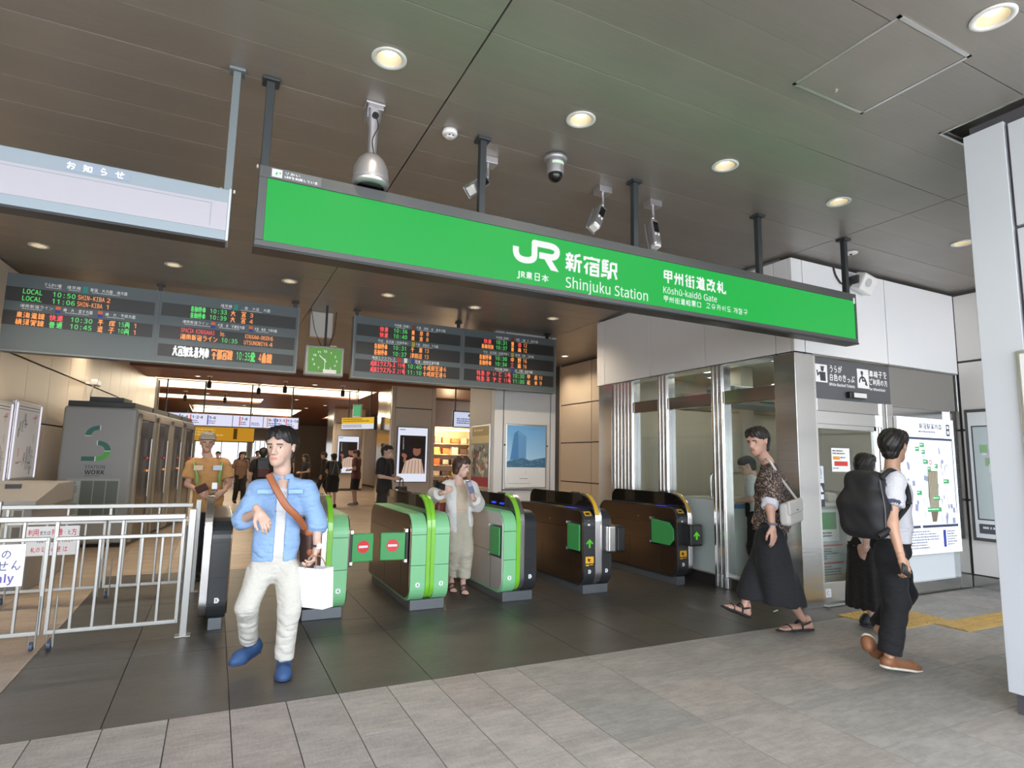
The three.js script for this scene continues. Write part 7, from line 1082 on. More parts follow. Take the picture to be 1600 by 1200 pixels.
function shoe(parent, heel, toe, up, m, soleMat, s = 1, name = 'shoe') {
  const d = toe.clone().sub(heel), L = d.length(), D = d.normalize(), U = up.clone().addScaledVector(D, -up.dot(D)).normalize(), P = (u, y) => heel.clone().addScaledVector(D, u * L).addScaledVector(U, y * s);
  const cut = [[P(0, 0.012), U.clone().negate()]];
  const b = [bone(P(0.1, 0.045), P(0.18, 0.075), 0.04 * s, 0.042 * s, { cut }), bone(P(0.15, 0.04), P(0.7, 0.028), 0.041 * s, 0.045 * s, { cut }), bone(P(0.7, 0.026), P(0.88, 0.022), 0.045 * s, 0.034 * s, { cut })];
  const o = clothMesh(name, b, 0.03, 0.008, m, parent);
  const sb = [bone(P(0.1, 0.008), P(0.7, 0.008), 0.044 * s, 0.05 * s, { flat: 0.3, n: U }), bone(P(0.7, 0.008), P(0.9, 0.01), 0.05 * s, 0.036 * s, { flat: 0.3, n: U })];
  clothMesh('sole', sb, 0.02, 0.008, soleMat, o);
  if (s >= 1.05) { const X = D.clone().cross(U); for (let i = 0; i < 4; i++) { const u = 0.36 + i * 0.09, q = (x, y) => P(u + (x > 0 ? 0.03 : 0), y).addScaledVector(X, x); mesh('lace', tube([q(-0.026, 0.07 - i * 0.006), q(0, 0.083 - i * 0.007), q(0.026, 0.07 - i * 0.006)], 0.004, 10, 5), mat(rgb(0.1, 0.13, 0.24), 0.8), o); } }
  return o;
}
function sandal(parent, heel, toe, up, s, skinCol, dark) {
  const d = toe.clone().sub(heel), L = d.length(), D = d.normalize(), U = up.clone().addScaledVector(D, -up.dot(D)).normalize(), X = D.clone().cross(U), P = (u, x, y) => heel.clone().addScaledVector(D, u * L).addScaledVector(X, x * s).addScaledVector(U, y * s);
  const foot = [bone(P(0.1, 0, 0.04), P(0.16, 0, 0.1), 0.032 * s, 0.034 * s), bone(P(0.1, 0, 0.035), P(0.66, 0, 0.03), 0.03 * s, 0.036 * s, { flat: 0.75, n: U })];
  for (let i = -2; i <= 2; i++) foot.push(bone(P(0.66, i * 0.015, 0.026), P(0.88 - Math.abs(i) * 0.02 - (i > 0 ? i * 0.025 : 0), i * 0.017, 0.022), 0.013 * s, 0.009 * s, { k: 0.01 }));
  const sole = clothMesh('sandal', [bone(P(0.08, 0, 0.006), P(0.62, 0, 0.006), 0.042 * s, 0.048 * s, { flat: 0.28, n: U }), bone(P(0.62, 0, 0.006), P(0.9, 0, 0.008), 0.048 * s, 0.036 * s, { flat: 0.28, n: U })], 0.02, 0.007, dark, parent);
  const strap = (u, h) => mesh('strap', tube([P(u, -0.042, 0.012), P(u, -0.034, h * 0.7), P(u + 0.02, 0, h), P(u, 0.034, h * 0.7), P(u, 0.042, 0.012)], 0.008, 24, 6), dark, sole);
  strap(0.68, 0.055); strap(0.38, 0.09); mesh('strap', tube([P(0.4, -0.038, 0.05), P(0.2, -0.04, 0.075), P(0.05, 0, 0.085), P(0.2, 0.04, 0.075), P(0.4, 0.038, 0.05)], 0.008, 24, 6), dark, sole);
  return foot;
}
function mergeColored(list) { const g = list.map((q) => { const h = q.index ? q.toNonIndexed() : q; h.deleteAttribute('uv'); return h; }); return mergeGeometries(g); }
const solid = (geo, c) => { const n = geo.attributes.position.count, a = new Float32Array(n * 3); for (let i = 0; i < n; i++) { a[3 * i] = c[0]; a[3 * i + 1] = c[1]; a[3 * i + 2] = c[2]; } geo.setAttribute('color', new THREE.BufferAttribute(a, 3)); return geo; };
// a posed figure. J: joints in world space; o: look
function person(label, J, o) {
  const s = o.s ?? 1, t = thing('person', label, 'person', [0, 0, 0], 0, o.group), cell = o.cell ?? 0.014, skin = o.skin ?? [0.56, 0.34, 0.24], fw = o.face.clone().normalize();
  const n = o.front ?? fw.clone().setY(0).normalize(); // the way the trunk points
  const fl = { flat: 0.68, n };
  const hd = headParts(J.head, fw, o.up ?? V(0, 1, 0), s * (o.headS ?? 1), cell * 0.42, skin, o.hair);
  const body = [bone(J.pel, J.wai, 0.125 * s, 0.115 * s, fl), bone(J.wai, J.che, 0.115 * s, 0.13 * s, fl), bone(J.che, J.nek, 0.1 * s, 0.05 * s, fl), bone(J.nek, hd.P(0, -0.1, -0.03), 0.052 * s, 0.05 * s)];
  const hands = [];
  for (const q of ['a', 'b']) {
    body.push(bone(J['s' + q], J['e' + q], 0.046 * s, 0.038 * s), bone(J['e' + q], J['w' + q], 0.038 * s, 0.026 * s));
    const lk = o.skirt ? 0.66 : 1; body.push(bone(J['l' + q], J['k' + q], 0.078 * s * lk, 0.055 * s * lk), bone(J['k' + q], J['n' + q], 0.052 * s * (lk + 1) / 2, 0.033 * s));
    const h = o['hand' + q]; if (h) hands.push(handBones(J['w' + q], h.d, h.n, h.side, h.curl ?? 0.4, s * (h.s ?? 1), h.thumb ?? 0.9));
  }
  const feet = [];
  if (o.sandals) for (const q of ['a', 'b']) feet.push(sandal(t, J['h' + q], J['t' + q], o['up' + q] ?? UPV, s, skin, o.sandals));
  const geos = [hd.geo]; const [lo, hi] = bounds(body); geos.push(solid(netMesh(fieldOf(body, 0.04), lo, hi, cell * 1.15), skin));
  for (const h of hands) { const [a, b] = bounds(h, 0.012); geos.push(solid(netMesh(fieldOf(h, 0.012), a, b, o.handCell ?? 0.004), skin)); }
  for (const f of feet) { const [a, b] = bounds(f, 0.012); geos.push(solid(netMesh(fieldOf(f, 0.02), a, b, 0.006), skin)); }
  mesh('body', mergeColored(geos), SKIN, t);
  if (hd.hair) mesh('hair', hd.hair, o.hairMat ?? HAIR, t);
  // upper garment
  if (o.top) {
    const w = o.top, g = (w.loose ?? 0.016) * 1, tr = [bone(J.pel.clone().setY(Math.max(J.pel.y, w.hem)), J.wai, (0.13 + (w.wide ?? 0)) * s + g, (0.12 + (w.wide ?? 0) * 0.6) * s + g, fl), bone(J.wai, J.che, (0.12 + (w.wide ?? 0) * 0.6) * s + g, 0.135 * s + g, fl), bone(J.che, mix(J.che, J.nek, 0.8), 0.11 * s + g, 0.06 * s + g * 0.6, fl), bone(mix(J.sa, J.nek, 0.15), mix(J.nek, J.sa, 0.1).addScaledVector(UPV, -0.02), 0.046 * s + g * 0.7, 0.046 * s), bone(mix(J.sb, J.nek, 0.15), mix(J.nek, J.sb, 0.1).addScaledVector(UPV, -0.02), 0.046 * s + g * 0.7, 0.046 * s)];
    if (w.hem < J.pel.y) tr.push(bone(J.pel, V(J.pel.x, w.hem, J.pel.z), (0.14 + (w.wide ?? 0)) * s + g, (0.15 + (w.wide ?? 0)) * s + g, fl));
    const cutH = [[V(0, w.hem, 0), V(0, -1, 0)]]; tr.forEach((q) => (q.cut = cutH));
    for (const q of ['a', 'b']) {
      const S0 = J['s' + q], E0 = J['e' + q], W0 = J['w' + q], L = w['sleeve' + q] ?? w.sleeve ?? 0.5, up = Math.min(L * 2, 1), end = mix(S0, E0, up), d1 = E0.clone().sub(S0).normalize(), ws = w.sleeveW ?? 1;
      tr.push(bone(S0, end, (0.05 * s + g * 0.8) * ws, (0.045 * s + g * 0.9) * ws, L < 0.5 ? { cut: [[end, d1]] } : {}));
      if (L > 0.5) { const e2 = mix(E0, W0, L * 2 - 1), d2 = W0.clone().sub(E0).normalize(); tr.push(bone(E0, e2, (0.044 * s + g * 0.9) * ws, (0.038 * s + g) * ws, { cut: [[e2, d2]] })); if (w.cuff) clothMesh('cuff', [bone(mix(e2, E0, 0.26), e2, 0.049 * s + g, 0.046 * s + g, { cut: [[e2, d2], [mix(e2, E0, 0.26), d2.clone().negate()]] })], 0.01, cell * 0.8, w.cuffMat ?? w.m, t); } else if (w.cuff) { const e1 = mix(end, S0, 0.2); clothMesh('cuff', [bone(e1, end, 0.052 * s + g, 0.05 * s + g, { cut: [[end, d1], [e1, d1.clone().negate()]] })], 0.01, cell * 0.8, w.cuffMat ?? w.m, t); }
    }
    const open = w.open, vx = V(0, 1, 0).cross(n).normalize();
    clothMesh(w.name ?? 'shirt', tr, 0.045, cell, w.m, t, (d, x, y, z) => { d = folds(w.fold ?? 0.0035, w.foldF ?? 26)(d, x, y, z); if (w.neck) { const e = (y - (J.nek.y - w.neck[0])) , f = ((x - J.nek.x) * n.x + (z - J.nek.z) * n.z), l = Math.abs((x - J.nek.x) * vx.x + (z - J.nek.z) * vx.z); if (f > -0.02) d = Math.max(d, Math.min(e, w.neck[1] * s - l * 1 - Math.max(0, (J.nek.y - y)) * (w.neck[2] ?? 0.5) + 0)); } if (open) { const f = ((x - J.che.x) * n.x + (z - J.che.z) * n.z), l = (x - J.che.x) * vx.x + (z - J.che.z) * vx.z; if (f > 0) d = Math.max(d, open * s - Math.abs(l - (w.openX ?? 0)), d); } return d; });
  }
  if (o.under) { const w = o.under, tr = [bone(J.pel, J.wai, 0.132 * s, 0.12 * s, fl), bone(J.wai, J.che, 0.12 * s, 0.136 * s, fl), bone(J.che, mix(J.che, J.nek, 0.5), 0.12 * s, 0.08 * s, fl)]; tr.forEach((q) => (q.cut = [[V(0, w.hem, 0), V(0, -1, 0)], [V(0, w.top ?? 9, 0), UPV]])); clothMesh(w.name ?? 'undershirt', tr, 0.04, cell, w.m, t, folds(0.003)); }
  if (o.legs) {
    const w = o.legs, g = w.loose ?? 0.014, p = [bone(mix(J.pel, J.wai, 0.35), J.pel, 0.125 * s + g, 0.13 * s + g, fl)];
    for (const q of ['a', 'b']) { const A = J['l' + q], K = J['k' + q], B = J['n' + q], e = w['end' + q] ?? w.end ?? 0.95, d = B.clone().sub(K).normalize(); p.push(bone(A, K, 0.088 * s + g, (w.rk ?? 0.062) * s + g)); if (e > 0.5) { const E2 = mix(K, B, e * 2 - 1); p.push(bone(K, E2, (w.rk ?? 0.062) * s + g, (w.re ?? 0.05) * s + g, { cut: [[E2, d]] })); } else { const E2 = mix(A, K, e * 2), d2 = K.clone().sub(A).normalize(); p[p.length - 1] = bone(A, E2, 0.088 * s + g, (w.rk ?? 0.075) * s + g, { cut: [[E2, d2]] }); } }
    clothMesh(w.name ?? 'trousers', p, 0.035, cell, w.m, t, folds(w.fold ?? 0.003, w.foldF ?? 30));
  }
  if (o.skirt) { const w = o.skirt, y1 = w.hem, c = V((J.ka.x + J.kb.x) / 2, y1, (J.ka.z + J.kb.z) / 2), p = [bone(mix(J.pel, J.wai, 0.35), J.pel, 0.13 * s, 0.14 * s, fl), bone(J.pel, V(mix(J.pel, c, 0.9).x, y1 - 0.1, mix(J.pel, c, 0.9).z), 0.15 * s, (w.r ?? 0.22) * s, { flat: 0.8, n })]; p.forEach((q) => (q.cut = [[V(0, y1, 0), V(0, -1, 0)]])); clothMesh(w.name ?? 'skirt', p, 0.04, cell, w.m, t, (d, x, y, z) => d + (d < 0.05 ? 0.008 * Math.sin(Math.atan2(z - J.pel.z, x - J.pel.x) * 11) * Math.min(1, Math.max(0, (J.pel.y - y) * 2.5)) : 0)); }
  if (o.shoes) for (const q of ['a', 'b']) shoe(t, J['h' + q], J['t' + q], o['up' + q] ?? UPV, o.shoes, o.soles ?? M.white, s * (o.shoeS ?? 1));
  return { t, J, hd, n };
}
const HAIR = mat(rgb(0.011, 0.009, 0.008), 0.5), HAIRBROWN = mat(rgb(0.05, 0.025, 0.015), 0.5);
const joints = (o) => Object.fromEntries(Object.entries(o).map(([k, [x, y, z]]) => [k, atZ(x, y, z)]));
// ---------- the people near the camera, joints read from the photograph and set at the depth of their feet ----------
const weave = noiseTex(256, (u, v) => { const k = 0.94 + 0.08 * (vnoise(u, v, 128, 128, 41) - 0.5); return [k, k, k]; });
const creases = noiseTex(512, (u, v) => { // soft diagonal wrinkles
  const w = 0.06 * vnoise(u, v, 5, 5, 61), a = Math.abs(2 * vnoise((u + w + v * 1) % 1, (v + w) % 1, 7, 16, 62) - 1), b = Math.abs(2 * vnoise((u + 1 - v + 1) % 1, (v + w) % 1, 9, 22, 63) - 1), c = vnoise(u, v, 4, 7, 64);
  return 0.5 + 0.32 * (a - 0.5) + 0.2 * (b - 0.5) + 0.35 * (c - 0.5); }, false);
creases.repeat.set(1.6, 1.6); weave.repeat.set(3, 3);
const cloth = (c, r = 0.85, x = {}) => mat(c, r, 0, { map: weave, bumpMap: creases, bumpScale: 0.011, sheen: 0.3, sheenColor: rgb(0.4, 0.4, 0.4), sheenRoughness: 0.6, ...x });
const dir = (x, y, z) => V(x, y, z).normalize();
{ // man in the blue shirt with a shoulder bag and a paper bag
  const J = joints({ head: [439, 699, -4.58], nek: [440, 746, -4.64], che: [438, 790, -4.66], wai: [432, 842, -4.68], pel: [428, 880, -4.69],
    sa: [402, 766, -4.68], ea: [379, 812, -4.66], wa: [404, 799, -4.42], sb: [481, 766, -4.60], eb: [496, 820, -4.62], wb: [495, 855, -4.56],
    la: [407, 892, -4.70], ka: [386, 948, -4.62], na: [389, 1003, -4.86], lb: [451, 892, -4.66], kb: [452, 955, -4.54], nb: [443, 1033, -4.58], ha: [402, 1017, -4.93], ta: [360, 1042, -4.72], hb: [443, 1048, -4.64], tb: [442, 1066, -4.42] });
  const o = { s: 1.0, headS: 1.14, cell: 0.012, skin: [0.6, 0.4, 0.31], face: dir(-0.55, -0.05, 1), front: dir(-0.12, 0, 1), hair: { fringe: 1 }, 
    hana: null, handa: { d: dir(0.5, -0.75, 0.55), n: dir(-0.1, -0.5, -0.8), side: 1, curl: 0.62, s: 1.05 }, handb: { d: dir(-0.15, -1, 0.1), n: dir(-0.9, 0, -0.2), side: -1, curl: 0.75, s: 1.05 },
    top: { m: cloth(rgb(0.29, 0.46, 0.74), 0.85, { bumpScale: 0.02 }), hem: atZ(430, 878, -4.6).y, sleeve: 0.6, cuff: 1, loose: 0.02, fold: 0.0045, foldF: 30, sleeveW: 1.05, open: 0.032, openX: 0.01, neck: [0.0, 0.05, 0.3], wide: 0.01 },
    under: { m: cloth(rgb(0.8, 0.8, 0.82)), hem: atZ(430, 872, -4.6).y, top: atZ(440, 745, -4.6).y, name: 'undershirt' },
    legs: { m: cloth(rgb(0.62, 0.6, 0.54), 0.85, { bumpScale: 0.016 }), end: 0.97, loose: 0.008, rk: 0.064, re: 0.056, fold: 0.0028, foldF: 46 }, shoes: mat(rgb(0.035, 0.09, 0.23), 0.7, 0, { map: weave }), soles: mat(rgb(0.025, 0.045, 0.12), 0.6), shoeS: 1.08, upa: dir(-0.2, 0.85, 0.5) };
  const { t } = person('man in a light blue shirt and white jeans striding out with bags', J, o);
  // collar and placket
  const c = J.nek; for (const sgn of [-1, 1]) mesh('collar', extrude([[0, 0], [0.075, 0.02], [0.07, 0.055], [0.01, 0.05]], 0.006, 0.002).rotateY(sgn > 0 ? 0.5 : Math.PI - 0.5).rotateX(-0.5).translate(c.x + sgn * 0.012, c.y - 0.01, c.z + 0.07), o.top.m, t);
  for (const [x, y] of [[414, 768], [462, 768]]) { const p = atZ(x, y, -4.52); mesh('chest_pocket', rb(0.1, 0.03, 0.012, p.x, p.y, p.z, 0.004), mat(rgb(0.28, 0.45, 0.73), 0.85), t); }
  // watch
  const w = J.wb; mesh('watch', new THREE.TorusGeometry(0.033, 0.007, 8, 24).rotateX(Math.PI / 2).translate(w.x, w.y + 0.012, w.z), M.darkPole, t); mesh('watch_face', disc(0.02, 0.01, 0, 0, 0, 20).rotateX(Math.PI / 2).translate(w.x + 0.012, w.y + 0.012, w.z + 0.034), M.white, t);
  // brown shoulder bag
  const bag = thing('shoulder_bag', 'brown leather shoulder bag slung across the man in blue', 'bag', [0, 0, 0]), leather = mat(rgb(0.34, 0.105, 0.035), 0.45), dark = mat(rgb(0.07, 0.028, 0.018), 0.5);
  const strapPts = [[420, 742, -4.52], [432, 765, -4.47], [447, 790, -4.455], [463, 806, -4.49], [476, 824, -4.58]].map((q) => atZ(...q)), sc = new THREE.CatmullRomCurve3(strapPts);
  const sg = new THREE.TubeGeometry(sc, 40, 0.024, 8); { const p = sg.attributes.position, nn = V(-0.1, 0.1, 1).normalize(); for (let i = 0; i < p.count; i++) { const q = V().fromBufferAttribute(p, i), k = sc.getPoint(Math.min(1, Math.floor(i / 9) / 40)), d = q.clone().sub(k), f = d.dot(nn); q.addScaledVector(nn, -f * 0.8); p.setXYZ(i, q.x, q.y, q.z); } sg.computeVertexNormals(); }
  mesh('strap', sg, leather, bag);
  const bb = mesh('bag_body', rb(0.1, 0.34, 0.24, 0, -0.17, 0, 0.035, 3), dark, bag), bp = atZ(482, 818, -4.72); bb.position.copy(bp); bb.rotation.set(0, 0.15, 0.1); mesh('bag_flap', rb(0.11, 0.1, 0.25, 0, -0.035, 0, 0.035, 3), leather, bb); mesh('bag_pocket', rb(0.105, 0.07, 0.22, 0.004, -0.19, 0.016, 0.03, 2), leather, bb); mesh('buckle', rb(0.03, 0.02, 0.012, -0.02, 0.0, 0.11, 0.003), M.steelBright, bb);
  // paper carrier bag
  const pb = thing('paper_bag', 'white paper carrier bag with rope handles held by the man in blue', 'bag', [0, 0, 0]), A = atZ(493, 912, -4.52), paper = mat(rgb(0.82, 0.82, 0.84), 0.6);
  const box = mesh('bag_body', (() => { const w2 = 0.12, d2 = 0.048, h = 0.27, g = [bx(2 * w2, h, 0.003, 0, 0, d2), bx(2 * w2, h, 0.003, 0, 0, -d2), bx(0.003, h, 2 * d2, w2, 0, 0), bx(0.003, h, 2 * d2, -w2, 0, 0), bx(2 * w2, 0.003, 2 * d2, 0, -h / 2, 0)]; return merge(g); })(), paper, pb); box.position.copy(A).y -= 0.02; box.rotation.set(0.02, -0.95, 0.06);
  for (const sgn of [-1, 1]) mesh('rope_handle', tube([V(-0.05, 0.13, sgn * 0.05), V(-0.035, 0.19, sgn * 0.03), V(0, 0.215, sgn * 0.012), V(0.035, 0.19, sgn * 0.03), V(0.05, 0.13, sgn * 0.05)], 0.004, 24, 6), mat(rgb(0.35, 0.2, 0.12), 0.7), box);
}
const floral = noiseTex(512, (u, v) => { const a = vnoise(u, v, 48, 48, 51), b = vnoise(u, v, 30, 30, 52), c = vnoise(u, v, 64, 64, 53); return a > 0.7 ? [0.55, 0.49, 0.43] : b > 0.7 ? [0.36, 0.29, 0.27] : c > 0.76 ? [0.46, 0.43, 0.42] : [0.2, 0.165, 0.165]; });
{ // person in the patterned shirt walking to the left
  const J = joints({ head: [1184, 690, -3.96], nek: [1200, 724, -3.95], che: [1206, 762, -3.95], wai: [1206, 808, -3.95], pel: [1205, 838, -3.95],
    sa: [1204, 748, -3.80], ea: [1203, 792, -3.70], wa: [1207, 824, -3.68], sb: [1204, 744, -4.10], eb: [1190, 790, -4.16], wb: [1178, 815, -4.14],
    la: [1203, 845, -3.87], ka: [1216, 905, -3.84], na: [1253, 966, -3.86], lb: [1202, 843, -4.03], kb: [1175, 898, -4.05], nb: [1163, 948, -4.04], ha: [1270, 984, -3.86], ta: [1212, 987, -3.86], hb: [1170, 965, -4.04], tb: [1127, 948, -4.04] });
  const o = { s: 1.0, headS: 1.02, cell: 0.012, skin: [0.46, 0.27, 0.2], face: dir(-1, -0.18, 0.12), front: dir(-1, 0, 0.05), up: dir(-0.3, 1, 0), hair: { fringe: 1, long: 0.02 }, handa: { d: dir(0.1, -1, 0.05), n: dir(0, 0, -1), side: 1, curl: 0.3 },
    top: { m: mat('#fff', 0.85, 0, { map: floral, bumpMap: creases, bumpScale: 0.011 }), hem: atZ(1205, 832, -3.9).y, sleeve: 0.42, loose: 0.03, wide: 0.02, fold: 0.006, sleeveW: 1.25 }, under: { m: cloth(rgb(0.78, 0.78, 0.82)), hem: atZ(1205, 844, -3.9).y, name: 'undershirt' }, sandals: mat(rgb(0.02, 0.018, 0.02), 0.7), upb: dir(0.3, 1, 0) };
  const { t } = person('person in a dark patterned shirt and wide black trousers walking by the office', J, o);
  floral.repeat.set(2.2, 2.2);
  // rolled pale sleeve and the wide trousers
  clothMesh('rolled_cuff', [bone(mix(J.sa, J.ea, 0.72), mix(J.sa, J.ea, 1.05), 0.072, 0.068, { cut: [[mix(J.sa, J.ea, 1.02), J.ea.clone().sub(J.sa).normalize()], [mix(J.sa, J.ea, 0.74), J.sa.clone().sub(J.ea).normalize()]] })], 0.01, 0.009, cloth(rgb(0.6, 0.6, 0.66)), t, folds(0.004, 60));
  const hemA = atZ(1226, 944, -3.83), hemB = atZ(1176, 930, -4.04), blk = cloth(rgb(0.013, 0.014, 0.017), 0.9);
  clothMesh('wide_trousers', [bone(mix(J.pel, J.wai, 0.3), J.pel, 0.14, 0.15, { flat: 0.8, n: V(0, 0, 1) }), bone(J.la, hemA, 0.14, 0.2, { flat: 0.85, n: V(0, 0, 1), cut: [[hemA, V(0, -1, 0)]] }), bone(J.lb, hemB, 0.13, 0.15, { flat: 0.85, n: V(0, 0, 1), cut: [[hemB, V(0.2, -1, 0).normalize()]] })], 0.06, 0.012, blk, t, (d, x, y, z) => d + (d < 0.05 ? 0.007 * Math.sin(x * 38 + Math.sin(y * 6)) : 0));
  mesh('watch', new THREE.TorusGeometry(0.032, 0.009, 8, 24).rotateX(Math.PI / 2).translate(J.wa.x, J.wa.y + 0.03, J.wa.z), mat(rgb(0.12, 0.15, 0.22), 0.5), t);
  const b = thing('crossbody_bag', 'pale grey crossbody bag at the back of the patterned shirt', 'bag', [0, 0, 0]), pale = mat(rgb(0.56, 0.55, 0.53), 0.6), c = atZ(1236, 799, -3.72);
  const body = mesh('bag_body', rb(0.29, 0.2, 0.1, 0, -0.01, 0, 0.035, 3), pale, b); body.position.copy(c); body.rotation.set(0, 0.25, 0.12); mesh('bag_flap', rb(0.27, 0.12, 0.03, -0.01, 0.05, 0.045, 0.014, 2), pale, body); mesh('label_tab', rb(0.035, 0.008, 0.004, 0.0, 0.02, 0.062, 0.002), M.black, body);
  mesh('strap', tube([[1196, 716, -3.86], [1204, 722, -3.79], [1218, 745, -3.755], [1234, 766, -3.73], [1246, 782, -3.715]].map((q) => atZ(...q)), 0.011, 30, 6), mat(rgb(0.5, 0.49, 0.48), 0.5), b); 
}
{ // man with the black backpack walking to the right
  const J = joints({ head: [1397, 698, -2.88], nek: [1394, 737, -2.88], che: [1391, 772, -2.88], wai: [1392, 822, -2.87], pel: [1391, 856, -2.87],
    sa: [1396, 752, -2.71], ea: [1393, 818, -2.68], wa: [1409, 874, -2.62], sb: [1396, 752, -3.05], eb: [1402, 815, -3.1], wb: [1420, 850, -3.05],
    la: [1389, 864, -2.80], ka: [1400, 940, -2.80], na: [1389, 1026, -2.83], lb: [1393, 864, -2.95], kb: [1412, 926, -2.96], nb: [1372, 984, -3.0], ha: [1378, 1043, -2.84], ta: [1440, 1050, -2.83], hb: [1354, 992, -3.0], tb: [1376, 1022, -2.98] });
  const o = { s: 1.0, headS: 1.05, cell: 0.012, skin: [0.52, 0.3, 0.2], face: dir(1, -0.05, -0.1), front: dir(1, 0, 0), up: dir(0.05, 1, 0), hair: { fringe: 1 }, handa: { d: dir(0.35, -0.9, 0.1), n: dir(0.3, 0, -1), side: -1, curl: 0.55 },
    top: { m: cloth(rgb(0.62, 0.62, 0.66)), hem: atZ(1390, 848, -2.8).y, sleeve: 0.3, cuff: 1, cuffMat: cloth(rgb(0.055, 0.07, 0.11)), loose: 0.024, fold: 0.005, sleeveW: 1.12 }, legs: { m: cloth(rgb(0.008, 0.008, 0.01), 0.9), end: 0.97, loose: 0.016, re: 0.064, rk: 0.07, fold: 0.004 }, shoes: mat(rgb(0.24, 0.1, 0.045), 0.5), soles: mat(rgb(0.7, 0.66, 0.56), 0.6), shoeS: 1.0, upb: dir(-0.75, 0.5, 0) };
  person('man in a white T-shirt and black trousers carrying a backpack past the map', J, o);
  const b = thing('backpack', 'black backpack on the man in the white T-shirt', 'backpack', [0, 0, 0]), bm = mat(rgb(0.012, 0.012, 0.014), 0.7, 0, { map: weave }), q = atZ(1349, 788, -2.86);
  clothMesh('pack_body', [bone(V(q.x + 0.03, q.y + 0.17, q.z - 0.07), V(q.x + 0.03, q.y + 0.17, q.z + 0.07), 0.08), bone(V(q.x, q.y, q.z - 0.08), V(q.x, q.y, q.z + 0.08), 0.112), bone(V(q.x + 0.01, q.y - 0.15, q.z - 0.08), V(q.x + 0.01, q.y - 0.15, q.z + 0.08), 0.098)], 0.08, 0.012, bm, b, folds(0.003, 30));
  mesh('zip', tube([V(q.x - 0.02, q.y + 0.18, q.z + 0.145), V(q.x - 0.045, q.y, q.z + 0.185), V(q.x - 0.03, q.y - 0.15, q.z + 0.175)], 0.005, 20, 6), mat(rgb(0.1, 0.1, 0.11), 0.4), b); mesh('zip', tube([V(q.x + 0.045, q.y + 0.16, q.z + 0.15), V(q.x + 0.03, q.y, q.z + 0.19), V(q.x + 0.03, q.y - 0.1, q.z + 0.182)], 0.005, 20, 6), mat(rgb(0.1, 0.1, 0.11), 0.4), b);
  mesh('shoulder_strap', tube([[1376, 748, -2.72], [1390, 735, -2.70], [1404, 741, -2.70], [1416, 760, -2.72], [1420, 785, -2.72], [1404, 808, -2.70], [1385, 830, -2.68], [1372, 838, -2.70]].map((p) => atZ(...p)), 0.018, 50, 8), bm, b);
  mesh('chest_buckle', rb(0.06, 0.02, 0.02, ...atZ(1420, 786, -2.70).toArray(), 0.006), M.black, b);
  const ph = thing('mobile_phone', 'black phone in the hand of the man with the backpack', 'phone', [0, 0, 0]), w = atZ(1416, 891, -2.60); const pm = mesh('phone_body', rb(0.14, 0.07, 0.01, 0, 0, 0, 0.004, 2), M.blackGloss, ph); pm.position.copy(w); pm.rotation.set(0, 0.2, -0.35); mesh('camera_bump', rb(0.02, 0.02, 0.004, -0.05, 0.02, 0.006, 0.002), M.black, pm);
}
{ // woman beyond the man with the backpack
  const z = -3.72, J = joints({ head: [1352, 728, z], nek: [1350, 757, z], che: [1349, 782, z], wai: [1348, 822, z], pel: [1348, 850, z], sa: [1350, 768, z + 0.14], ea: [1346, 810, z + 0.18], wa: [1352, 842, z + 0.16], sb: [1350, 768, z - 0.14], eb: [1346, 810, z - 0.18], wb: [1352, 842, z - 0.16], la: [1348, 856, z + 0.05], ka: [1353, 906, z + 0.04], na: [1362, 962, z + 0.05], lb: [1348, 856, z - 0.05], kb: [1352, 906, z - 0.05], nb: [1362, 960, z - 0.06], ha: [1345, 978, z + 0.06], ta: [1388, 982, z + 0.06], hb: [1345, 976, z - 0.08], tb: [1390, 978, z - 0.08] });
  person('woman with dark bobbed hair and a long black skirt beyond the man with the backpack', J, { s: 0.92, cell: 0.014, skin: [0.56, 0.36, 0.28], face: dir(1, -0.1, 0.1), front: dir(1, 0, 0), hair: { fringe: 1, side: 1, long: 0.04 }, top: { m: cloth(rgb(0.66, 0.66, 0.68)), hem: atZ(1348, 852, z).y, sleeve: 0.35, loose: 0.02 }, skirt: { m: cloth(rgb(0.012, 0.011, 0.011)), hem: atZ(1352, 950, z).y, r: 0.21 }, shoes: mat(rgb(0.012, 0.014, 0.02), 0.6), soles: M.black, handa: { d: dir(0.2, -1, 0), n: dir(0, 0, -1), side: -1, curl: 0.4 } });
}
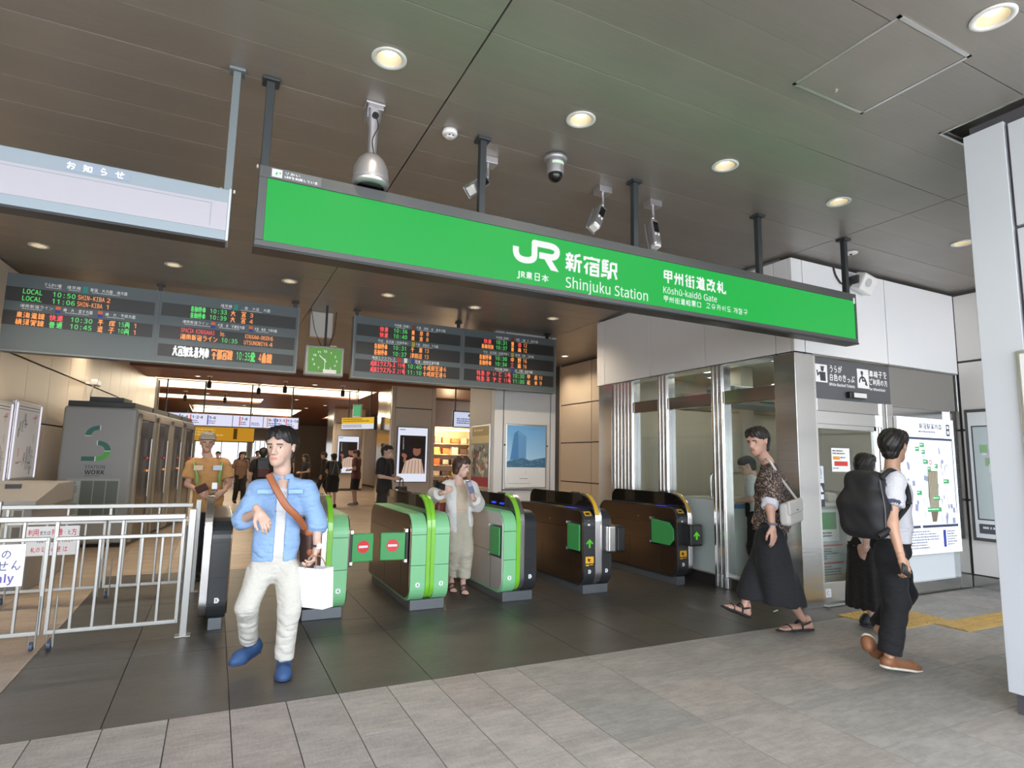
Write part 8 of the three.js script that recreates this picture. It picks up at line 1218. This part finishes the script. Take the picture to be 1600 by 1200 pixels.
{ // woman in the white cardigan between the gates
  const z = -6.45, J = joints({ head: [721, 729, z + 0.02], nek: [717, 753, z], che: [717, 773, z], wai: [716, 796, z], pel: [717, 815, z], sa: [698, 762, z], ea: [681, 773, z + 0.02], wa: [692, 770, z + 0.2], sb: [737, 762, z], eb: [746, 788, z + 0.05], wb: [738, 776, z + 0.22], la: [708, 820, z], ka: [707, 860, z + 0.06], na: [705, 905, z - 0.06], lb: [725, 820, z], kb: [727, 862, z + 0.08], nb: [723, 912, z + 0.06], ha: [704, 920, z - 0.1], ta: [710, 928, z + 0.1], hb: [722, 922, z + 0.02], tb: [728, 932, z + 0.24] });
  const cream = cloth(rgb(0.74, 0.72, 0.68));
  person('woman in an open white cardigan and beige trousers walking out between the gates', J, { s: 0.9, cell: 0.013, skin: [0.58, 0.37, 0.29], face: dir(0.6, -0.25, 0.8), front: dir(0.2, 0, 1), hair: { fringe: 1, side: 1, long: 0.02 }, hairMat: HAIRBROWN, top: { name: 'cardigan', m: cream, hem: atZ(735, 830, z).y, sleeve: 0.8, loose: 0.026, wide: 0.02, open: 0.085, fold: 0.005, sleeveW: 1.2 }, under: { name: 'tank_top', m: cloth(rgb(0.56, 0.46, 0.34)), hem: atZ(717, 796, z).y, top: atZ(717, 757, z).y }, legs: { m: cloth(rgb(0.5, 0.46, 0.36)), end: 0.9, loose: 0.02, rk: 0.078, re: 0.064, fold: 0.005 }, sandals: mat(rgb(0.04, 0.02, 0.015), 0.6), handa: { d: dir(0.5, 0.3, 0.6), n: dir(0.5, 0.2, -0.8), side: -1, curl: 0.8, s: 0.95 }, handb: { d: dir(-0.1, 1, 0.2), n: dir(-0.4, 0, -0.8), side: 1, curl: 0.75, s: 0.95 } });
  [['mobile_phone', 'dark phone raised in the fist of the woman in the cardigan', [687, 759, z + 0.26], 1.35], ['mobile_phone', 'phone with a patterned case held up by the woman in the cardigan', [735, 761, z + 0.27], 0.3]].forEach(([n, l, p, r], i) => { const ph = thing(n, l, 'phone', [0, 0, 0]), q = mesh('phone_body', rb(0.072, 0.145, 0.011, 0, 0, 0, 0.004, 2), i ? mat(rgb(0.16, 0.17, 0.28), 0.4) : M.black, ph); q.position.copy(atZ(...p)); q.rotation.set(-0.3, 0.3, r); mesh('phone_back', rb(0.06, 0.05, 0.003, 0, 0.03, 0.006, 0.001), i ? mat(rgb(0.4, 0.38, 0.5), 0.4) : M.blackGloss, q); });
}
{ // man in the orange shirt behind the end gate
  const z = -8.35, J = joints({ head: [324, 692, z + 0.03], nek: [325, 717, z], che: [325, 740, z], wai: [325, 778, z], pel: [324, 800, z], sa: [302, 727, z], ea: [294, 756, z + 0.02], wa: [311, 768, z + 0.2], sb: [349, 727, z], eb: [357, 756, z + 0.02], wb: [349, 768, z + 0.2], la: [313, 805, z], ka: [311, 850, z + 0.04], na: [309, 896, z], lb: [337, 805, z], kb: [338, 850, z + 0.06], nb: [338, 896, z + 0.02], ha: [309, 905, z - 0.06], ta: [307, 909, z + 0.16], hb: [338, 904, z - 0.05], tb: [339, 909, z + 0.18] });
  const orange = cloth(rgb(0.5, 0.26, 0.09));
  const { t } = person('man in an ochre shirt with green straps standing behind the end gate', J, { s: 0.98, cell: 0.015, skin: [0.42, 0.24, 0.17], face: dir(0.05, -0.1, 1), front: dir(0, 0, 1), hair: null, top: { m: orange, hem: atZ(324, 800, z).y, sleeve: 0.36, loose: 0.028, wide: 0.02, fold: 0.005, sleeveW: 1.25 }, legs: { m: cloth(rgb(0.02, 0.021, 0.026)), end: 0.97, loose: 0.015 }, shoes: M.black, soles: M.black, handa: { d: dir(0.6, -0.4, 0.5), n: dir(0, 0, -1), side: -1, curl: 0.6 }, handb: { d: dir(-0.6, -0.4, 0.5), n: dir(0, 0, -1), side: 1, curl: 0.5 } });
  const h = J.head; clothMesh('cap', [bone(V(h.x, h.y + 0.05, h.z - 0.03), V(h.x, h.y + 0.05, h.z + 0.015), 0.1, 0.096, { cut: [[V(0, h.y + 0.035, 0), V(0, -1, 0)]] }), bone(V(h.x - 0.03, h.y + 0.045, h.z + 0.09), V(h.x + 0.03, h.y + 0.045, h.z + 0.09), 0.06, 0.06, { flat: 0.2, n: V(0, 1, 0) })], 0.02, 0.008, cloth(rgb(0.25, 0.22, 0.18)), t);
  for (const [x, x2] of [[304, 308], [346, 343]]) mesh('green_strap', tube([atZ(x + 1, 721, z + 0.04), atZ(x, 728, z + 0.12), atZ(x2, 745, z + 0.155), atZ(x2, 756, z + 0.15)], 0.017, 20, 6), mat(rgb(0.16, 0.3, 0.08), 0.7), t);
  for (const [x, c] of [[310, rgb(0.6, 0.45, 0.3)], [340, rgb(0.5, 0.54, 0.58)]]) { const p = atZ(x, 731, z + 0.165); mesh('chest_badge', rb(0.1, 0.06, 0.008, p.x, p.y, p.z, 0.003), mat(c, 0.6), t); }
  const wl = thing('wallet', 'dark brown wallet in the hand of the man in the ochre shirt', 'wallet', [0, 0, 0]), q = atZ(315, 763, z + 0.29), wm = mesh('wallet_body', rb(0.13, 0.09, 0.03, 0, 0, 0, 0.01, 2), mat(rgb(0.05, 0.02, 0.014), 0.5), wl); wm.position.copy(q); wm.rotation.set(0.3, 0, 0.5); mesh('wallet_flap', rb(0.12, 0.085, 0.008, 0, 0.01, 0.022, 0.003), mat(rgb(0.07, 0.03, 0.02), 0.5), wm);
}
// ---------- people farther in, posed from a plain skeleton ----------
function figure(label, x, z, h, yaw, o) {
  const c = Math.cos(yaw), s = Math.sin(yaw), k = h / 1.72, st = o.stride ?? 0, L = o.lean ?? 0; // yaw 0 faces the camera side (+z)
  const W = (a, b, d) => V(x + (a * c + d * s) * k, b * k, z + (-a * s + d * c) * k), arm = o.arms ?? ['down', 'down'];
  const elbow = { down: [0.23, 1.13, -0.03], bent: [0.22, 1.15, 0.0], up: [0.25, 1.22, 0.12] }, wrist = { down: [0.23, 0.88, 0.05], bent: [0.1, 1.1, 0.24], up: [0.12, 1.34, 0.26] }, J = {
    head: W(0, 1.60, 0.03 + L * 1.5), nek: W(0, 1.44, L), che: W(0, 1.28, L * 0.7), wai: W(0, 1.07, L * 0.3), pel: W(0, 0.94, 0),
    la: W(0.09, 0.9, 0), lb: W(-0.09, 0.9, 0), ka: W(0.09, 0.49, 0.04 + st * 0.6), kb: W(-0.09, 0.49, 0.04 - st * 0.4), na: W(0.09, 0.09, st), nb: W(-0.09, 0.09, -st - 0.02), ha: W(0.09, 0.02, st - 0.06), ta: W(0.1, 0.02, st + 0.2), hb: W(-0.09, 0.02 + (st > 0.1 ? 0.06 : 0), -st - 0.08), tb: W(-0.1, 0.02, -st + 0.17) };
  ['a', 'b'].forEach((q, i) => { const g = i ? -1 : 1, e = elbow[arm[i]], w = wrist[arm[i]]; J['s' + q] = W(g * 0.17, 1.4, L); J['e' + q] = W(g * e[0], e[1], e[2] + L); J['w' + q] = W(g * w[0], w[1], w[2] + L); });
  const D = (a, b, d) => V(a * c + d * s, b, -a * s + d * c).normalize();
  const pose = (i) => { const g = i ? -1 : 1; return arm[i] === 'down' ? { d: D(0, -1, 0.1), n: D(-g, 0, 0.2), side: g, curl: 0.4 } : { d: D(-g * 0.6, 0.1, 0.7), n: D(0, -0.4, -1), side: g, curl: 0.6 }; };
  return person(label, J, { s: k, cell: 0.02, handCell: 0.0055, face: D(o.look ?? 0, -0.12 - (o.down ?? 0), 1), front: D(0, 0, 1), up: D(0, 1, (o.down ?? 0) * 0.6), handa: pose(0), handb: pose(1), hair: { fringe: 1 }, shoes: M.black, soles: M.rubber, ...o, top: o.top && { ...o.top, hem: o.top.hemY * k }, skirt: o.skirt && { ...o.skirt, hem: o.skirt.hemY * k } });
}
const bk = cloth(rgb(0.014, 0.013, 0.013)), sk = [0.5, 0.32, 0.24];
{
  const f = figure('woman in a long black dress walking with a black handbag', 2.92, -11.3, 1.74, 0.9, { arms: ['bent', 'bent'], stride: 0.08, hair: { bun: 1 }, skin: sk, top: { name: 'dress', m: bk, hemY: 0.85, sleeve: 0.45, loose: 0.03, wide: 0.02, sleeveW: 1.3 }, skirt: { name: 'dress_skirt', m: bk, hemY: 0.2, r: 0.24 } });
  const q = f.J.wb, b = thing('handbag', 'small black handbag on the arm of the woman in black', 'bag', [q.x + 0.12, q.y - 0.33, q.z + 0.05], 0.9); mesh('bag_body', rb(0.34, 0.2, 0.12, 0, 0.1, 0, 0.03, 2), M.black, b); mesh('bag_handle', tube([V(-0.1, 0.19, 0), V(-0.06, 0.33, 0), V(0.06, 0.33, 0), V(0.1, 0.19, 0)], 0.01, 20, 6), M.black, b);
  const g = figure('man in a black T-shirt and shorts seen from behind with a pack', 3.2, -18.4, 1.6, Math.PI + 0.2, { arms: ['bent', 'bent'], skin: sk, top: { m: bk, hemY: 0.84, sleeve: 0.35, loose: 0.03, sleeveW: 1.2 }, legs: { name: 'shorts', m: bk, end: 0.48, loose: 0.03 } });
  const p = thing('small_backpack', 'dark patterned pack on the back of the man in shorts', 'backpack', [g.J.che.x, g.J.che.y - 0.02, g.J.che.z + 0.19], 0.2); mesh('pack_body', rb(0.3, 0.42, 0.16, 0, 0, 0, 0.06, 3), mat(rgb(0.03, 0.032, 0.03), 0.6), p); for (const s of [-1, 1]) mesh('pack_piping', tube([V(s * 0.02, 0.18, 0.08), V(s * 0.07, 0, 0.085), V(s * 0.1, -0.17, 0.08)], 0.008, 12, 6), mat(rgb(0.3, 0.32, 0.28), 0.6), p);
  figure('man in a maroon T-shirt and black shorts standing in the concourse', 4.0, -19.0, 1.72, -2.0, { arms: ['bent', 'bent'], skin: sk, hair: { fringe: 1 }, hairMat: HAIRBROWN, top: { m: cloth(rgb(0.13, 0.045, 0.04)), hemY: 0.84, sleeve: 0.35, loose: 0.04, wide: 0.03, sleeveW: 1.25 }, legs: { name: 'shorts', m: bk, end: 0.48, loose: 0.035 }, shoes: mat(rgb(0.1, 0.1, 0.1), 0.6), soles: M.white });
  figure('man in a dark suit striding to the left in the concourse', 3.5, -22, 1.66, -1.9, { stride: 0.22, skin: sk, top: { name: 'jacket', m: bk, hemY: 0.8, sleeve: 0.95, loose: 0.03, open: 0.04 }, under: { m: cloth(rgb(0.6, 0.6, 0.62)), hem: 0.9 }, legs: { m: bk, loose: 0.02 } });
  figure('woman in a dark dress beside the man in the suit', 2.55, -19.5, 1.56, -1.2, { arms: ['bent', 'down'], hair: { side: 1, fringe: 1, long: 0.12 }, skin: sk, top: { name: 'dress', m: cloth(rgb(0.03, 0.025, 0.03)), hemY: 0.8, sleeve: 0.3, loose: 0.02 }, skirt: { m: cloth(rgb(0.03, 0.025, 0.03)), hemY: 0.5, r: 0.2 } });
  const d = figure('man with a black rucksack walking away towards the far exits', 0.95, -14.2, 1.66, Math.PI - 0.1, { stride: 0.1, skin: sk, top: { m: bk, hemY: 0.86, sleeve: 0.4, loose: 0.03 }, legs: { m: cloth(rgb(0.16, 0.12, 0.08)), loose: 0.025 } });
  const r = thing('rucksack', 'black rucksack on the man walking away', 'backpack', [d.J.che.x, d.J.che.y, d.J.che.z + 0.2], 0.1); mesh('pack_body', rb(0.32, 0.46, 0.18, 0, 0, 0, 0.07, 3), M.black, r); mesh('pack_pocket', rb(0.24, 0.2, 0.06, 0, -0.1, 0.1, 0.025, 2), mat(rgb(0.06, 0.02, 0.02), 0.6), r);
  figure('woman in a brown top walking in the middle of the concourse', 0.75, -20.5, 1.6, 0.3, { stride: 0.12, hair: { side: 1, fringe: 1, long: 0.08 }, skin: sk, top: { m: cloth(rgb(0.2, 0.12, 0.08)), hemY: 0.82, sleeve: 0.4, loose: 0.025 }, legs: { m: bk, loose: 0.02 } });
  [[0.1, -26, 0.2, rgb(0.2, 0.2, 0.22)], [1.1, -27.5, 3.0, rgb(0.04, 0.05, 0.09)], [2.2, -24.5, -0.8, rgb(0.28, 0.22, 0.16)], [1.7, -29, 0.4, rgb(0.4, 0.38, 0.36)], [3.1, -29.5, 2.6, rgb(0.05, 0.05, 0.05)]].forEach(([x, z, y, c], i) => figure(['commuter in grey walking under the amber banner', 'commuter in navy walking away under the amber banner', 'commuter in tan crossing the concourse', 'commuter in pale grey near the far exits', 'commuter in black near the far exits'][i], x, z, 1.62 + 0.03 * i, y, { cell: 0.026, handCell: 0.008, stride: 0.12, skin: sk, top: { m: cloth(c), hemY: 0.84, sleeve: i % 2 ? 0.9 : 0.38, loose: 0.028 }, legs: { m: bk, loose: 0.02 } }));
  // visitor at the office window counter, mostly hidden by the walker outside
  const v = figure('person in a white shirt with a black shoulder bag inside the office window', 6.3, -5.58, 1.6, -2.4, { cell: 0.018, arms: ['bent', 'bent'], down: 0.3, lean: 0.05, skin: sk, top: { m: cloth(rgb(0.6, 0.6, 0.58)), hemY: 0.86, sleeve: 0.42, loose: 0.03 }, legs: { m: bk, loose: 0.03 } });
  const vb = thing('tote_bag', 'slouchy black tote bag on the shoulder of the person in the office', 'bag', [v.J.eb.x - 0.1, v.J.wai.y - 0.05, v.J.eb.z + 0.12], 0.4); mesh('bag_body', rb(0.36, 0.26, 0.14, 0, 0, 0, 0.06, 3), M.black, vb); mesh('bag_strap', tube([V(-0.1, 0.1, 0), V(-0.02, 0.4, 0.02), V(0.06, 0.42, 0.02), V(0.12, 0.1, 0)], 0.01, 20, 6), M.black, vb);
}

{ // small loose things
  const a = atY(1212, 955), l = thing('litter_stick', 'thin white paper stick lying on the floor by the office corner', 'litter', [a.x, 0.004, a.z], 0.3); mesh('stick', rb(0.1, 0.008, 0.014, 0, 0, 0, 0.003), M.white, l);
  const c = atZ(338, 777, -7.3), t = thing('ticket_slip', 'white ticket slip standing on the end gate beside the man in ochre', 'ticket', [0.02, 1.13, -6.9]); mesh('slip', rb(0.05, 0.085, 0.012, 0, 0.042, 0, 0.003), M.white, t); mesh('slip_holder', rb(0.06, 0.02, 0.03, 0, 0.01, 0, 0.004), M.black, t);
  const b = thing('red_handbag', 'small dark red handbag behind the cardigan woman', 'bag', atZ(691, 795, -6.52).toArray(), 0.3); mesh('bag_body', rb(0.18, 0.14, 0.08, 0, 0, 0, 0.03, 3), mat(rgb(0.16, 0.03, 0.025), 0.45), b); mesh('bag_strap', tube([V(-0.06, 0.06, 0), V(0.0, 0.3, 0.02), V(0.05, 0.36, 0.02), V(0.08, 0.06, 0)], 0.008, 20, 6), mat(rgb(0.12, 0.03, 0.02), 0.5), b);
}
renderer.render(scene, camera);
